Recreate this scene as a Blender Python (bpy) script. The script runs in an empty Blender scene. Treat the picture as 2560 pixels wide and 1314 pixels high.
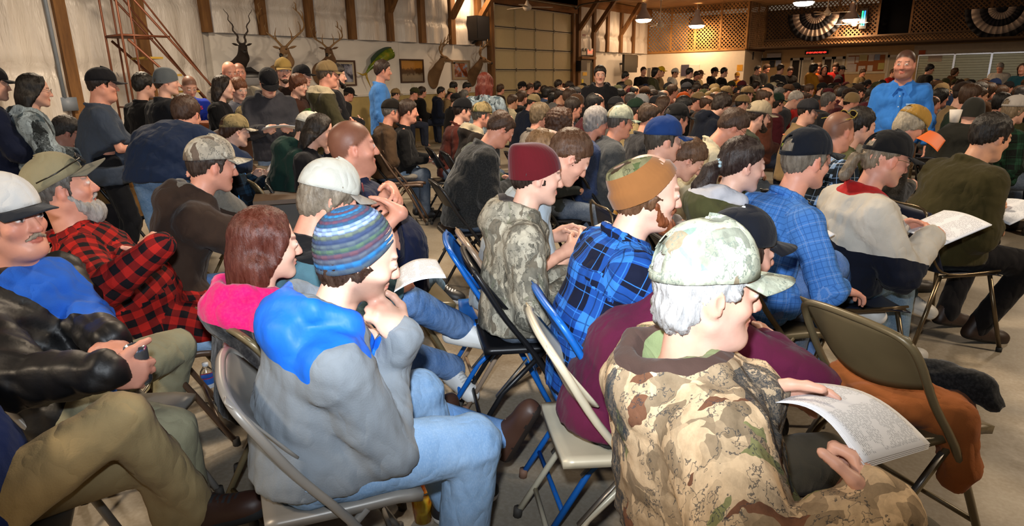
import bpy, math, random
import numpy as np
import openvdb as vdb
from math import sin, cos, tan, pi, radians, atan2, sqrt, atan
random.seed(7); RNG = np.random.default_rng(11)
V = lambda *a: np.array(a, float)
def nrm(v):
    v = np.asarray(v, float); return v / max(1e-9, np.linalg.norm(v))
C = bpy.context.scene.collection
S = bpy.context.scene

# ------------------------------------------------------------------ camera
FOC = 1600.0; CH = 1.5; PITCH = atan(456/1600); ROLL = 0.0175; YAW = radians(36.7)
_f = V(-sin(YAW)*cos(PITCH), cos(YAW)*cos(PITCH), -sin(PITCH))
_r0 = V(cos(YAW), sin(YAW), 0); _u0 = np.cross(_r0, _f)
_r = cos(ROLL)*_r0 - sin(ROLL)*_u0; _u = cos(ROLL)*_u0 + sin(ROLL)*_r0
CAM = V(0, 0, CH)
def ray(x, y): return _f + _r*(x-1280)/FOC + _u*(657-y)/FOC
def at_z(x, y, z=0.0):
    d = ray(x, y); return CAM + d*((z-CH)/d[2])
def at_d(x, y, dep): return CAM + ray(x, y)*dep
def at_x(x, y, X):
    d = ray(x, y); return CAM + d*((X-CAM[0])/d[0])
def at_y(x, y, Y):
    d = ray(x, y); return CAM + d*((Y-CAM[1])/d[1])
def proj(p):
    q = np.asarray(p)-CAM; Z = q@_f; return 1280+FOC*(q@_r)/Z, 657-FOC*(q@_u)/Z, Z
cam = bpy.data.objects.new('camera', bpy.data.cameras.new('camera')); C.objects.link(cam)
from mathutils import Matrix, Vector
cam.matrix_world = Matrix(((_r[0], _u[0], -_f[0], 0), (_r[1], _u[1], -_f[1], 0), (_r[2], _u[2], -_f[2], CH), (0, 0, 0, 1)))
cam.data.sensor_width = 36; cam.data.lens = FOC/2560*36; cam.data.clip_start = .05; cam.data.clip_end = 200
S.camera = cam

# ------------------------------------------------------------------ world, lamps, exposure
S.view_settings.view_transform = 'Standard'; S.view_settings.look = 'None'
S.view_settings.exposure = 0.0; S.view_settings.gamma = 1.0; S.view_settings.use_curve_mapping = False
w = bpy.data.worlds.new('world'); S.world = w; w.use_nodes = True
w.node_tree.nodes['Background'].inputs[0].default_value = (1.0, .80, .58, 1)
w.node_tree.nodes['Background'].inputs[1].default_value = 0.14
def lamp(name, kind, loc, energy, col, size=None, rot=None, **kw):
    l = bpy.data.lights.new(name, kind); l.energy = energy; l.color = col
    for k, v in kw.items(): setattr(l, k, v)
    if kind == 'AREA' and size:
        l.shape = 'RECTANGLE' if isinstance(size, tuple) else 'SQUARE'
        l.size = size[0] if isinstance(size, tuple) else size
        if isinstance(size, tuple): l.size_y = size[1]
    o = bpy.data.objects.new(name, l); C.objects.link(o); o.location = loc
    if rot: o.rotation_euler = rot
    return o
# the photographer's flash, just above the lens: a real lamp at the camera
fl = lamp('camera_flash', 'SPOT', CAM + _u*.15 - _r*.04 + _f*.02, 500, (.86, .93, 1.0), spot_size=radians(118), spot_blend=1.0, shadow_soft_size=.028)
# aimed at the horizon, so that the nearest laps and the floor catch only the edge of its beam
fdir = Vector((-sin(YAW), cos(YAW), .14)); fl.rotation_euler = fdir.to_track_quat('-Z', 'Y').to_euler()
WARM = (1.0, .80, .58)
LAMPS = [(1609, 45, 23.5), (1742, 60, 24.6), (2128, 45, 23.6), (2010, 1, 19.0), (1195, -24, 17.0)]
LAMP_POS = [at_d(*a) for a in LAMPS]
# hall lamps overhead; those out of the picture light the crowd too
HALL = [(-8.5, 4.0), (-3.0, 4.5), (3.5, 4.5), (-3.0, -2.5), (2.0, 13.0), (-5.5, 11.5)]
for x, y in HALL:
    lamp('hall_lamp', 'AREA', (x, y, 4.0), 250, WARM, size=.6)
LAMP_E = [55, 130, 210, 200, 45]   # the glowing lenses of the fixtures light the far end themselves

# ------------------------------------------------------------------ mesh helpers
def link(name, me, parent=None):
    o = bpy.data.objects.new(name, me); C.objects.link(o)
    if parent is not None: o.parent = parent
    return o
def mk(name, v, f, mats, parent=None, mi=None, uv=None, col=None, smooth=True, link_it=True):
    me = bpy.data.meshes.new(name)
    v = np.asarray(v, np.float32)
    if isinstance(f, (np.ndarray, tuple)):
        idx, start = (f.ravel(), np.arange(0, f.size, f.shape[1])) if isinstance(f, np.ndarray) else f
        me.vertices.add(len(v)); me.vertices.foreach_set('co', v.ravel())
        me.loops.add(len(idx)); me.loops.foreach_set('vertex_index', np.asarray(idx, np.int32))
        me.polygons.add(len(start)); me.polygons.foreach_set('loop_start', np.asarray(start, np.int32))
        me.update(calc_edges=True)
    else:
        me.from_pydata(v.tolist(), [], f); me.update()
    if smooth: me.polygons.foreach_set('use_smooth', np.ones(len(me.polygons), bool))
    if not isinstance(mats, (list, tuple)): mats = [mats]
    for m in mats: me.materials.append(m)
    if mi is not None: me.polygons.foreach_set('material_index', np.asarray(mi, np.int32))
    if uv is not None:
        l = me.uv_layers.new(name='uv'); l.uv.foreach_set('vector', np.asarray(uv, np.float32).ravel())
    if col is not None:
        a = me.color_attributes.new('col', 'FLOAT_COLOR', 'POINT')
        c4 = np.ones((len(v), 4), np.float32); c4[:, :3] = col; a.data.foreach_set('color', c4.ravel())
    me.update()
    if not link_it: return me
    return link(name, me, parent)
def tag(o, label=None, cat=None, group=None, kind=None, color=None):
    if label: o['label'] = label
    if cat: o['category'] = cat
    if group: o['group'] = group
    if kind: o['kind'] = kind
    if color is not None: o.color = (*color[:3], 1)
    return o
def empty(name, loc, rz=0, **kw):
    o = bpy.data.objects.new(name, None); C.objects.link(o); o.location = loc; o.rotation_euler = (0, 0, rz); o.empty_display_size = .1
    return tag(o, **kw)
class MB:
    def __init__(s): s.v = []; s.f = []; s.m = []; s.mi = 0
    def add(s, v, f):
        n = len(s.v); s.v += [tuple(map(float, p)) for p in v]; s.f += [tuple(i+n for i in q) for q in f]; s.m += [s.mi]*len(f)
    def box(s, lo, hi, R=None, o=None):
        x0, y0, z0 = lo; x1, y1, z1 = hi
        v = [V(x, y, z) for z in (z0, z1) for y in (y0, y1) for x in (x0, x1)]
        if R is not None: v = [R@p for p in v]
        if o is not None: v = [p+o for p in v]
        s.add(v, [(0, 2, 3, 1), (4, 5, 7, 6), (0, 1, 5, 4), (2, 6, 7, 3), (0, 4, 6, 2), (1, 3, 7, 5)])
    def beam(s, a, b, w, h, up=(0, 0, 1)):
        a = V(*a); b = V(*b); d = nrm(b-a); x = np.cross(d, up)
        if np.linalg.norm(x) < 1e-3: x = np.cross(d, (1, 0, 0))
        x = nrm(x); y = np.cross(x, d)
        v = [p+x*i*w/2+y*j*h/2 for p in (a, b) for i, j in ((-1, -1), (1, -1), (1, 1), (-1, 1))]
        s.add(v, [(3, 2, 1, 0), (4, 5, 6, 7), (0, 1, 5, 4), (1, 2, 6, 5), (2, 3, 7, 6), (3, 0, 4, 7)])
    def tube(s, pts, r, n=8, caps=True, flat=1.0):
        pts = [V(*p) for p in pts]; k = len(pts); rs = r if isinstance(r, (list, tuple, np.ndarray)) else [r]*k
        up = None; vv = []
        for i, p in enumerate(pts):
            d = nrm(pts[min(i+1, k-1)]-pts[max(i-1, 0)])
            if up is None:
                up = V(0, 0, 1) if abs(d[2]) < .9 else V(1, 0, 0)
            x = nrm(np.cross(d, up)); up = nrm(np.cross(x, d))
            vv += [p+rs[i]*(cos(2*pi*j/n)*x+sin(2*pi*j/n)*flat*up) for j in range(n)]
        f = [(i*n+j, i*n+(j+1) % n, (i+1)*n+(j+1) % n, (i+1)*n+j) for i in range(k-1) for j in range(n)]
        if caps: f += [tuple(range(n-1, -1, -1)), tuple((k-1)*n+j for j in range(n))]
        s.add(vv, f)
    def lathe(s, prof, o=(0, 0, 0), n=20, R=None):
        o = V(*o); vv = []
        for r, z in prof:
            for j in range(n):
                p = V(r*cos(2*pi*j/n), r*sin(2*pi*j/n), z)
                vv.append((R@p if R is not None else p)+o)
        k = len(prof)
        f = [(i*n+j, i*n+(j+1) % n, (i+1)*n+(j+1) % n, (i+1)*n+j) for i in range(k-1) for j in range(n)]
        s.add(vv, f)
    def grid(s, fn, nu, nv, th=0):
        g = [[V(*fn(i/nu, j/nv)) for i in range(nu+1)] for j in range(nv+1)]
        v = [p for row in g for p in row]; W = nu+1
        f = [(j*W+i, j*W+i+1, (j+1)*W+i+1, (j+1)*W+i) for j in range(nv) for i in range(nu)]
        if th:
            G = np.array(g); du = np.gradient(G, axis=1); dv = np.gradient(G, axis=0); nn = np.cross(du, dv)
            nn /= np.maximum(1e-9, np.linalg.norm(nn, axis=2, keepdims=True)); b = (G-nn*th).reshape(-1, 3); n0 = len(v)
            v += list(b); f += [tuple(n0+i for i in q[::-1]) for q in f[:]]
            rim = [i for i in range(W)] + [j*W+nu for j in range(1, nv+1)] + [nv*W+i for i in range(nu-1, -1, -1)] + [j*W for j in range(nv-1, 0, -1)]
            for a, c in zip(rim, rim[1:]+rim[:1]): f.append((c, a, a+n0, c+n0))
        s.add(v, f)
    def out(s, name, mats, parent=None, smooth=False, color=None, **kw):
        o = mk(name, s.v, s.f, mats, parent, mi=s.m, smooth=smooth)
        if color is not None: o.color = (*color, 1)
        if kw: tag(o, **kw)
        return o
def arc(fn, n): return [fn(i/n) for i in range(n+1)]
def bez(pts, n=8):
    """smooth path through points (Catmull-Rom)"""
    P = [V(*p) for p in pts]; P = [2*P[0]-P[1]]+P+[2*P[-1]-P[-2]]; out = []
    for i in range(1, len(P)-2):
        for j in range(n):
            t = j/n; a, b, c, d = P[i-1:i+3]
            out.append(.5*((2*b)+(-a+c)*t+(2*a-5*b+4*c-d)*t*t+(-a+3*b-3*c+d)*t**3))
    out.append(P[-2]); return out

# ------------------------------------------------------------------ materials
MATS = {}
class NT:
    def __init__(s, name):
        s.m = bpy.data.materials.new(name); s.m.use_nodes = True; s.t = s.m.node_tree; s.t.nodes.clear()
        s.b = s.n('ShaderNodeBsdfPrincipled'); o = s.n('ShaderNodeOutputMaterial'); s.l(s.b.outputs[0], o.inputs[0])
    def n(s, k, **kw):
        x = s.t.nodes.new(k)
        for a, v in kw.items(): setattr(x, a, v)
        return x
    def l(s, a, b): s.t.links.new(a, b)
    def noise(s, scale, detail=3, src='Object', stretch=None, rough=.5, out='Fac'):
        n = s.n('ShaderNodeTexNoise'); n.inputs['Scale'].default_value = scale; n.inputs['Detail'].default_value = detail; n.inputs['Roughness'].default_value = rough
        s.l(s.coord(src, stretch), n.inputs['Vector']); return n.outputs[out]
    def coord(s, src='Object', stretch=None, loc=None, rot=None):
        c = s.n('ShaderNodeTexCoord'); o = c.outputs[src]
        if stretch or loc or rot:
            m = s.n('ShaderNodeMapping'); m.inputs['Scale'].default_value = stretch or (1, 1, 1)
            if loc: m.inputs['Location'].default_value = loc
            if rot: m.inputs['Rotation'].default_value = rot
            s.l(o, m.inputs[0]); o = m.outputs[0]
        return o
    def math(s, op, a, b=None, clamp=False):
        m = s.n('ShaderNodeMath', operation=op); m.use_clamp = clamp
        for i, x in enumerate((a, b)):
            if x is None: continue
            if isinstance(x, (int, float)): m.inputs[i].default_value = x
            else: s.l(x, m.inputs[i])
        return m.outputs[0]
    def ramp(s, fac, stops, interp='LINEAR'):
        r = s.n('ShaderNodeValToRGB'); r.color_ramp.interpolation = interp; e = r.color_ramp.elements
        while len(e) < len(stops): e.new(.5)
        for k, (p, c) in enumerate(stops):
            e[k].position = p; e[k].color = (*c, 1) if isinstance(c, (tuple, list)) else (c, c, c, 1)
        s.l(fac, r.inputs[0]); return r.outputs[0]
    def mix(s, fac, a, b, mode='MIX'):
        m = s.n('ShaderNodeMix', data_type='RGBA', blend_type=mode)
        for i, x in ((0, fac), (6, a), (7, b)):
            if isinstance(x, (int, float)): m.inputs[i].default_value = x
            elif isinstance(x, (tuple, list)): m.inputs[i].default_value = (*x[:3], 1)
            else: s.l(x, m.inputs[i])
        return m.outputs[2]
    def col(s, c): 
        if isinstance(c, (tuple, list)): s.b.inputs['Base Color'].default_value = (*c[:3], 1)
        else: s.l(c, s.b.inputs['Base Color'])
        return s
    def objcol(s): return s.n('ShaderNodeObjectInfo').outputs['Color']
    def attr(s, name='col'): return s.n('ShaderNodeAttribute', attribute_name=name).outputs['Color']
    def rough(s, r, spec=None, metal=None):
        s.b.inputs['Roughness'].default_value = r
        if spec is not None: s.b.inputs['Specular IOR Level'].default_value = spec
        if metal is not None: s.b.inputs['Metallic'].default_value = metal
        return s
    def bump(s, h, strength=.3, dist=.01):
        b = s.n('ShaderNodeBump'); b.inputs['Strength'].default_value = strength; b.inputs['Distance'].default_value = dist
        s.l(h, b.inputs['Height']); s.l(b.outputs[0], s.b.inputs['Normal']); return s
def folds_bump(t, fine=200, fs=.06, strength=.55, dist=.018, sc=10):
    # soft creases in woven cloth plus its grain
    a = t.noise(sc, 2, rough=.5, stretch=(1, 1, .55)); r = t.math('ABSOLUTE', t.math('ADD', a, -.5)); r = t.math('MINIMUM', t.math('MULTIPLY', r, 6.), 1.)
    h = t.math('ADD', t.math('MULTIPLY', r, .5), t.math('MULTIPLY', t.noise(fine, 3), fs)); t.bump(t.math('ADD', h, t.math('MULTIPLY', t.noise(sc*.5, 3), .8)), strength, dist)
def srgb(h):
    h = h.lstrip('#'); c = [int(h[i:i+2], 16)/255 for i in (0, 2, 4)]
    return tuple(x/12.92 if x <= .04045 else ((x+.055)/1.055)**2.4 for x in c)
def M(key, fn):
    if key not in MATS: MATS[key] = fn()
    return MATS[key]
def plain(c, rough=.6, metal=0, spec=.5, var=.12, scale=9, bump=0.0):
    c = srgb(c) if isinstance(c, str) else c
    def f():
        t = NT('paint'); n = t.noise(scale, 4)
        t.col(t.mix(var, c, t.ramp(n, [(.3, tuple(x*.45 for x in c)), (.7, tuple(min(1, x*1.5) for x in c))])))
        t.rough(rough, spec, metal)
        if bump: t.bump(t.noise(scale*12, 3), bump, .004)
        return t.m
    return M(('plain', c, rough, metal, var, scale, bump), f)
def glow(c, e):
    def f():
        t = NT('lit'); t.col(c); t.b.inputs['Emission Color'].default_value = (*c, 1); t.b.inputs['Emission Strength'].default_value = e; return t.m
    return M(('glow', c, e), f)
def m_objpaint(rough=.4, metal=0, wear=None):
    def f():
        t = NT('object_paint'); c = t.objcol()
        if wear: c = t.mix(t.ramp(t.noise(26, 5, rough=.7), [(.60, 0.), (.68, wear)]), c, srgb('6b5848'))
        t.col(t.mix(.14, c, t.ramp(t.noise(8, 3), [(.3, .1), (.7, 1.)]), 'MULTIPLY')); t.rough(rough, .5, metal); return t.m
    return M(('objpaint', rough, metal, wear), f)
def m_cloth(kind='plain', a=None, b=None, c=None, d=None):
    key = ('cloth', kind, a, b, c, d)
    def f():
        t = NT('cloth_'+kind); rg = .9; oc = t.objcol()
        A = srgb(a) if a else None; B = srgb(b) if b else None; Cc = srgb(c) if c else None; D = srgb(d) if d else None
        if kind in ('plain', 'fleece', 'knit'):
            base = A if A else oc
            v = t.ramp(t.noise(6, 4), [(.25, .72), (.75, 1.)])
            colr = t.mix(1., base, v, 'MULTIPLY')
            if kind == 'fleece': colr = t.mix(t.ramp(t.noise(120, 2), [(.4, 0.), (.9, .05)]), colr, (.5, .5, .5))
            t.col(colr)
            if kind == 'knit':
                wv = t.n('ShaderNodeTexWave', wave_type='BANDS', bands_direction='X'); wv.inputs['Scale'].default_value = 60
                t.l(t.coord('UV'), wv.inputs['Vector']); t.bump(wv.outputs['Fac'], .5, .003)
            else: folds_bump(t, 220 if kind == 'plain' else 120, .08 if kind == 'plain' else .12)
            t.b.inputs['Sheen Weight'].default_value = .15 if kind != 'plain' else .05
        elif kind == 'denim':
            base = A if A else oc
            n = t.noise(3.5, 5, rough=.65); n2 = t.noise(320, 3, stretch=(1, 1, .4))
            colr = t.mix(t.ramp(n, [(.35, 0.), (.72, .42)]), t.mix(1., base, (.62, .66, .72), 'MULTIPLY'), t.mix(.35, base, (.75, .85, .95)))
            colr = t.mix(t.ramp(n2, [(.45, 0.), (.75, .18)]), colr, t.mix(.6, base, (.8, .88, .95)))
            t.col(colr); folds_bump(t, 300, .06, .5, .014, 13)
        elif kind == 'leather':
            n = t.noise(7, 5, rough=.6); t.col(t.ramp(t.noise(14, 5), [(.4, A), (.9, tuple(x*1.6+.006 for x in A))]))
            t.bump(n, .35, .010); t.rough(.50, .45); return t.m
        elif kind == 'satin':
            base = A if A else oc; t.col(base); t.bump(t.noise(20, 3, stretch=(1, 1, .35)), .45, .010); t.rough(.56, .35); return t.m
        elif kind in ('plaid', 'buffalo', 'windowpane'):
            uv = t.coord('UV'); sp = t.n('ShaderNodeSeparateXYZ'); t.l(uv, sp.inputs[0])
            wp = t.noise(5, 2)
            def wave(o, period, duty, ph=0):
                x = t.math('ADD', t.math('DIVIDE', o, period), t.math('MULTIPLY', t.math('ADD', wp, -.5), .35))
                x = t.math('FRACT', t.math('ADD', x, ph)); return t.math('LESS_THAN', x, duty)
            U, W = sp.outputs[0], sp.outputs[1]
            if kind == 'buffalo':
                P = .062; s1 = wave(U, P, .5); s2 = wave(W, P, .5); k = t.math('MULTIPLY', t.math('ADD', s1, s2), .5)
                t.col(t.ramp(k, [(0., A), (.25, A), (.5, tuple((x+y)*.42 for x, y in zip(A, B))), (.99, B)], 'CONSTANT'))
            elif kind == 'plaid':
                s1 = wave(U, .135, .42); s2 = wave(W, .135, .42); k = t.math('MULTIPLY', t.math('ADD', s1, s2), .5)
                base = t.ramp(k, [(0., A), (.3, B), (.9, Cc)], 'CONSTANT')
                l1 = t.math('MAXIMUM', wave(U, .0675, .045, .3), wave(W, .0675, .045, .3))
                l2 = t.math('MAXIMUM', wave(U, .135, .03, .82), wave(W, .135, .03, .82))
                t.col(t.mix(t.math('MULTIPLY', l2, .6), t.mix(t.math('MULTIPLY', l1, .8), base, Cc), D or A))
            else:
                l1 = t.math('MAXIMUM', wave(U, .024, .14), wave(W, .024, .14)); l2 = t.math('MAXIMUM', wave(U, .072, .05, .5), wave(W, .072, .05, .5))
                base = t.mix(t.ramp(t.noise(5, 3), [(.3, 0.), (.8, .4)]), A, B)
                t.col(t.mix(t.math('MULTIPLY', l2, .12), t.mix(t.math('MULTIPLY', l1, .5), base, Cc), (.6, .7, .85)))
            folds_bump(t)
        elif kind in ('camo', 'camofine'):
            # a: pale ground, b: brown, c: dark, d: green
            cr = t.coord('Object', (1.9, 1.9, 1.5) if kind == 'camofine' else None); nz = t.n('ShaderNodeTexNoise'); nz.inputs['Scale'].default_value = 9; nz.inputs['Detail'].default_value = 3; t.l(cr, nz.inputs['Vector'])
            mx = t.mix(.10, cr, nz.outputs['Color'])
            def vor(sc, st, k):
                m = t.n('ShaderNodeMapping'); m.inputs['Scale'].default_value = st; m.inputs['Rotation'].default_value = (.5*k, .9+.7*k, .4*k); t.l(mx, m.inputs[0])
                q = t.n('ShaderNodeTexVoronoi'); q.inputs['Scale'].default_value = sc; t.l(m.outputs[0], q.inputs['Vector']); sp = t.n('ShaderNodeSeparateColor'); t.l(q.outputs['Color'], sp.inputs[0]); return sp.outputs, q.outputs['Distance']
            (a1, dd1), (a2, dd2), (a3, dd3) = vor(14, (1, 1.7, .8), 0), vor(18, (2.4, 1, .7), 1), vor(6.5, (1.7, 1, .55), 2)
            tone = lambda k: tuple(min(1, x*k) for x in A)
            base = t.ramp(a1[0], [(0, tone(.62)), (.22, tone(1.)), (.5, tone(1.18)), (.72, tone(.8)), (.95, D)], 'CONSTANT')
            base = t.mix(t.ramp(a2[1], [(.66, 0.), (.68, 1.)]), base, t.ramp(a2[0], [(0, B), (.22, tone(1.3)), (.6, tone(.5)), (.92, D)], 'CONSTANT'))
            vein = t.ramp(t.noise(30, 5, stretch=(1.5, 1, .5), rough=.75), [(.40, .25), (.47, 1.), (.56, .6), (.6, 1.)])
            base = t.mix(t.math('MULTIPLY', t.ramp(a3[0], [(.74, 0.), (.755, 1.)]), vein), base, Cc)
            nt = t.noise(7, 5, rough=.7, stretch=(1.3, 1, .7)); tw = t.math('LESS_THAN', t.math('ABSOLUTE', t.math('ADD', nt, -.5)), .006)
            base = t.mix(t.math('MULTIPLY', tw, .75), base, Cc)
            base = t.mix(.35, base, t.ramp(t.noise(48, 4, rough=.7, stretch=(1, 1, .6)), [(.35, .35), (.6, 1.)]), 'MULTIPLY')
            t.col(base); folds_bump(t)
        t.rough(rg, .2); return t.m
    return M(key, f)
def m_skin():
    def f():
        t = NT('skin'); c = t.attr()
        t.col(t.mix(.22, c, t.ramp(t.noise(26, 4), [(.35, (.62, .36, .28)), (.65, (1., .86, .76))]), 'MULTIPLY'))
        t.b.inputs['Subsurface Weight'].default_value = 0.0
        t.rough(.48, .35); t.bump(t.noise(140, 3), .12, .002); return t.m
    return M('skin', f)
def m_hair():
    def f():
        t = NT('hair_strands'); c = t.objcol(); n = t.noise(70, 4, stretch=(1, 1, .18), rough=.7)
        t.col(t.mix(t.ramp(n, [(.35, 0.), (.7, .55)]), t.mix(1., c, (.45, .42, .40), 'MULTIPLY'), t.mix(.05, t.mix(1., c, (1.25, 1.2, 1.15), 'MULTIPLY'), (.9, .8, .7))))
        t.rough(.50, .3); t.bump(n, .8, .006); t.b.inputs['Anisotropic'].default_value = .6; return t.m
    return M('hair', f)
def m_col(rough=.85, bump=0):
    def f():
        t = NT('coloured'); t.col(t.attr()); t.rough(rough, .3)
        if bump: t.bump(t.noise(160, 3), bump, .003)
        return t.m
    return M(('vcol', rough, bump), f)
# ------------------------------------------------------------------ sculpting with distance fields
def smin(a, b, k):
    h = np.clip(.5+.5*(b-a)/k, 0, 1); return b+(a-b)*h-k*h*(1-h)
class Cone:
    """tapered capsule from a to b; wf widens it along the side axis"""
    def __init__(s, a, b, ra, rb, wf=1.0, side=None):
        s.a = V(*a); s.b = V(*b); s.ra = ra; s.rb = rb; s.wf = wf; s.side = nrm(side) if side is not None else None
        R = max(ra, rb)*max(wf, 1); s.lo = np.minimum(s.a, s.b)-R; s.hi = np.maximum(s.a, s.b)+R
    def __call__(s, X, Y, Z):
        ax, ay, az = s.a; x = X-ax; y = Y-ay; z = Z-az; d = s.b-s.a
        if s.side is not None:
            sx, sy, sz = s.side; t = (x*sx+y*sy+z*sz)*(1/s.wf-1); x = x+t*sx; y = y+t*sy; z = z+t*sz
            d = d+s.side*(d@s.side)*(1/s.wf-1)
        L = max(1e-9, d@d); t = np.clip((x*d[0]+y*d[1]+z*d[2])/L, 0, 1)
        return np.sqrt((x-t*d[0])**2+(y-t*d[1])**2+(z-t*d[2])**2)-(s.ra+(s.rb-s.ra)*t)
class Ell:
    def __init__(s, c, r, R=None):
        s.c = V(*c); s.r = V(*r); s.R = np.eye(3) if R is None else R
        e = np.abs(s.R)@s.r; s.lo = s.c-e; s.hi = s.c+e
    def __call__(s, X, Y, Z):
        x = X-s.c[0]; y = Y-s.c[1]; z = Z-s.c[2]; k0 = 0; k1 = 0
        for i in range(3):
            q = x*s.R[0, i]+y*s.R[1, i]+z*s.R[2, i]; k0 = k0+(q/s.r[i])**2; k1 = k1+(q/s.r[i]**2)**2
        k0 = np.sqrt(k0); return k0*(k0-1)/np.sqrt(np.maximum(k1, 1e-9))
class Half:
    """half space: inside where (p-c).n < 0, limited to a box"""
    def __init__(s, c, n, ext=.3): s.c = V(*c); s.n = nrm(n); s.lo = s.c-ext; s.hi = s.c+ext
    def __call__(s, X, Y, Z): return (X-s.c[0])*s.n[0]+(Y-s.c[1])*s.n[1]+(Z-s.c[2])*s.n[2]
class Field:
    def __init__(s): s.ops = []
    def add(s, p, k=.02): s.ops.append(('a', p, k)); return s
    def sub(s, p, k=.008): s.ops.append(('s', p, k)); return s
    def prims(s): return [o[1] for o in s.ops if o[0] == 'a']
    def mesh(s, axes, bg=.3):
        F = np.full([len(a) for a in axes], bg, np.float32); mv = max(float(np.diff(a).max()) for a in axes)
        for op, p, k in s.ops:
            m = k+2.6*mv; sl = []
            for i in range(3):
                lo = np.searchsorted(axes[i], p.lo[i]-m); hi = np.searchsorted(axes[i], p.hi[i]+m); sl.append(slice(lo, hi))
            if any(q.stop <= q.start for q in sl): continue
            X = axes[0][sl[0]][:, None, None]; Y = axes[1][sl[1]][None, :, None]; Z = axes[2][sl[2]][None, None, :]
            d = p(X, Y, Z); sub = F[tuple(sl)]
            F[tuple(sl)] = smin(sub, d, k) if op == 'a' else -smin(-sub, d, k)
        g = vdb.FloatGrid(bg); g.copyFromArray(F); pts, quads = g.convertToQuads(0.0)
        P = np.stack([np.interp(pts[:, i], np.arange(len(axes[i])), axes[i]) for i in range(3)], 1)
        return P, np.asarray(quads)[:, ::-1].copy()
def axes_for(lo, hi, step, fine=()):
    """three coordinate axes, finer wherever a (lo, hi, step) box of fine reaches"""
    out = []
    for i in range(3):
        x = lo[i]; a = [x]
        while x < hi[i]:
            st = step
            for b in fine:
                if b[0][i]-step < x < b[1][i]: st = min(st, b[2])
            x += st; a.append(x)
        out.append(np.array(a))
    return out
def bounds(f, pad):
    P = f.prims(); return np.min([p.lo for p in P], 0)-pad, np.max([p.hi for p in P], 0)+pad
def vnormals(v, f):
    n = np.cross(v[f[:, 2]]-v[f[:, 0]], v[f[:, 3]]-v[f[:, 1]]); N = np.zeros_like(v)
    for i in range(4): np.add.at(N, f[:, i], n)
    return N/np.maximum(1e-12, np.linalg.norm(N, axis=1, keepdims=True))
def relax(v, f, n=1, w=.5):
    for _ in range(n):
        A = np.zeros_like(v); c = np.zeros(len(v))
        for i in range(4):
            np.add.at(A, f[:, i], v[f[:, (i+1) % 4]]); np.add.at(c, f[:, i], 1)
            np.add.at(A, f[:, i], v[f[:, (i+3) % 4]]); np.add.at(c, f[:, i], 1)
        v = v*(1-w)+w*A/np.maximum(1, c)[:, None]
    return v
def wrinkle(v, seed, freq=1.0):
    r = np.random.default_rng(seed); o = 0
    x, y, z = v.T*freq
    w1 = .55*np.sin(9*x+4*z+r.random()*6)+.5*np.sin(7*y-6*z+r.random()*6); w2 = np.sin(13*x-5*y+r.random()*6)*.5+np.sin(11*z+6*y+r.random()*6)*.5
    for k in range(4):
        d = nrm(r.normal(size=3)*V(1, 1, 1.5)); q = (28+14*r.random())*(v@d)*freq+3.0*w1+2.2*w2*(k-1.5)
        o = o+(1-np.abs(np.sin(q)))**1.5*(.6 if k % 2 else -.6)
    return o
def uv_map(v, f, prims):
    """unrolled coordinates per face corner from whichever tapered limb is nearest"""
    P = [p for p in prims if isinstance(p, Cone)]; c = v[f].mean(1)
    D = np.stack([p(c[:, 0], c[:, 1], c[:, 2]) for p in P]); b = D.argmin(0); uv = np.zeros((len(f), 4, 2), np.float32)
    for i, p in enumerate(P):
        k = np.where(b == i)[0]
        if not len(k): continue
        d = nrm(p.b-p.a); ref = V(0, -1, .02) if abs(d[1]) < .8 else V(0, 0, 1); x = nrm(np.cross(d, ref)); y = np.cross(x, d); R = .5*(p.ra+p.rb)*(1+(p.wf-1)*.5)
        q = v[f[k]]-p.a; qa = c[k]-p.a; a0 = np.arctan2(qa@x, qa@y); a1 = np.arctan2(q@x, q@y); dd = (a1-a0[:, None]+pi) % (2*pi)-pi
        uv[k, :, 0] = (a0[:, None]+dd)*R; uv[k, :, 1] = q@d+i*.013
    return uv, b, P

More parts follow.
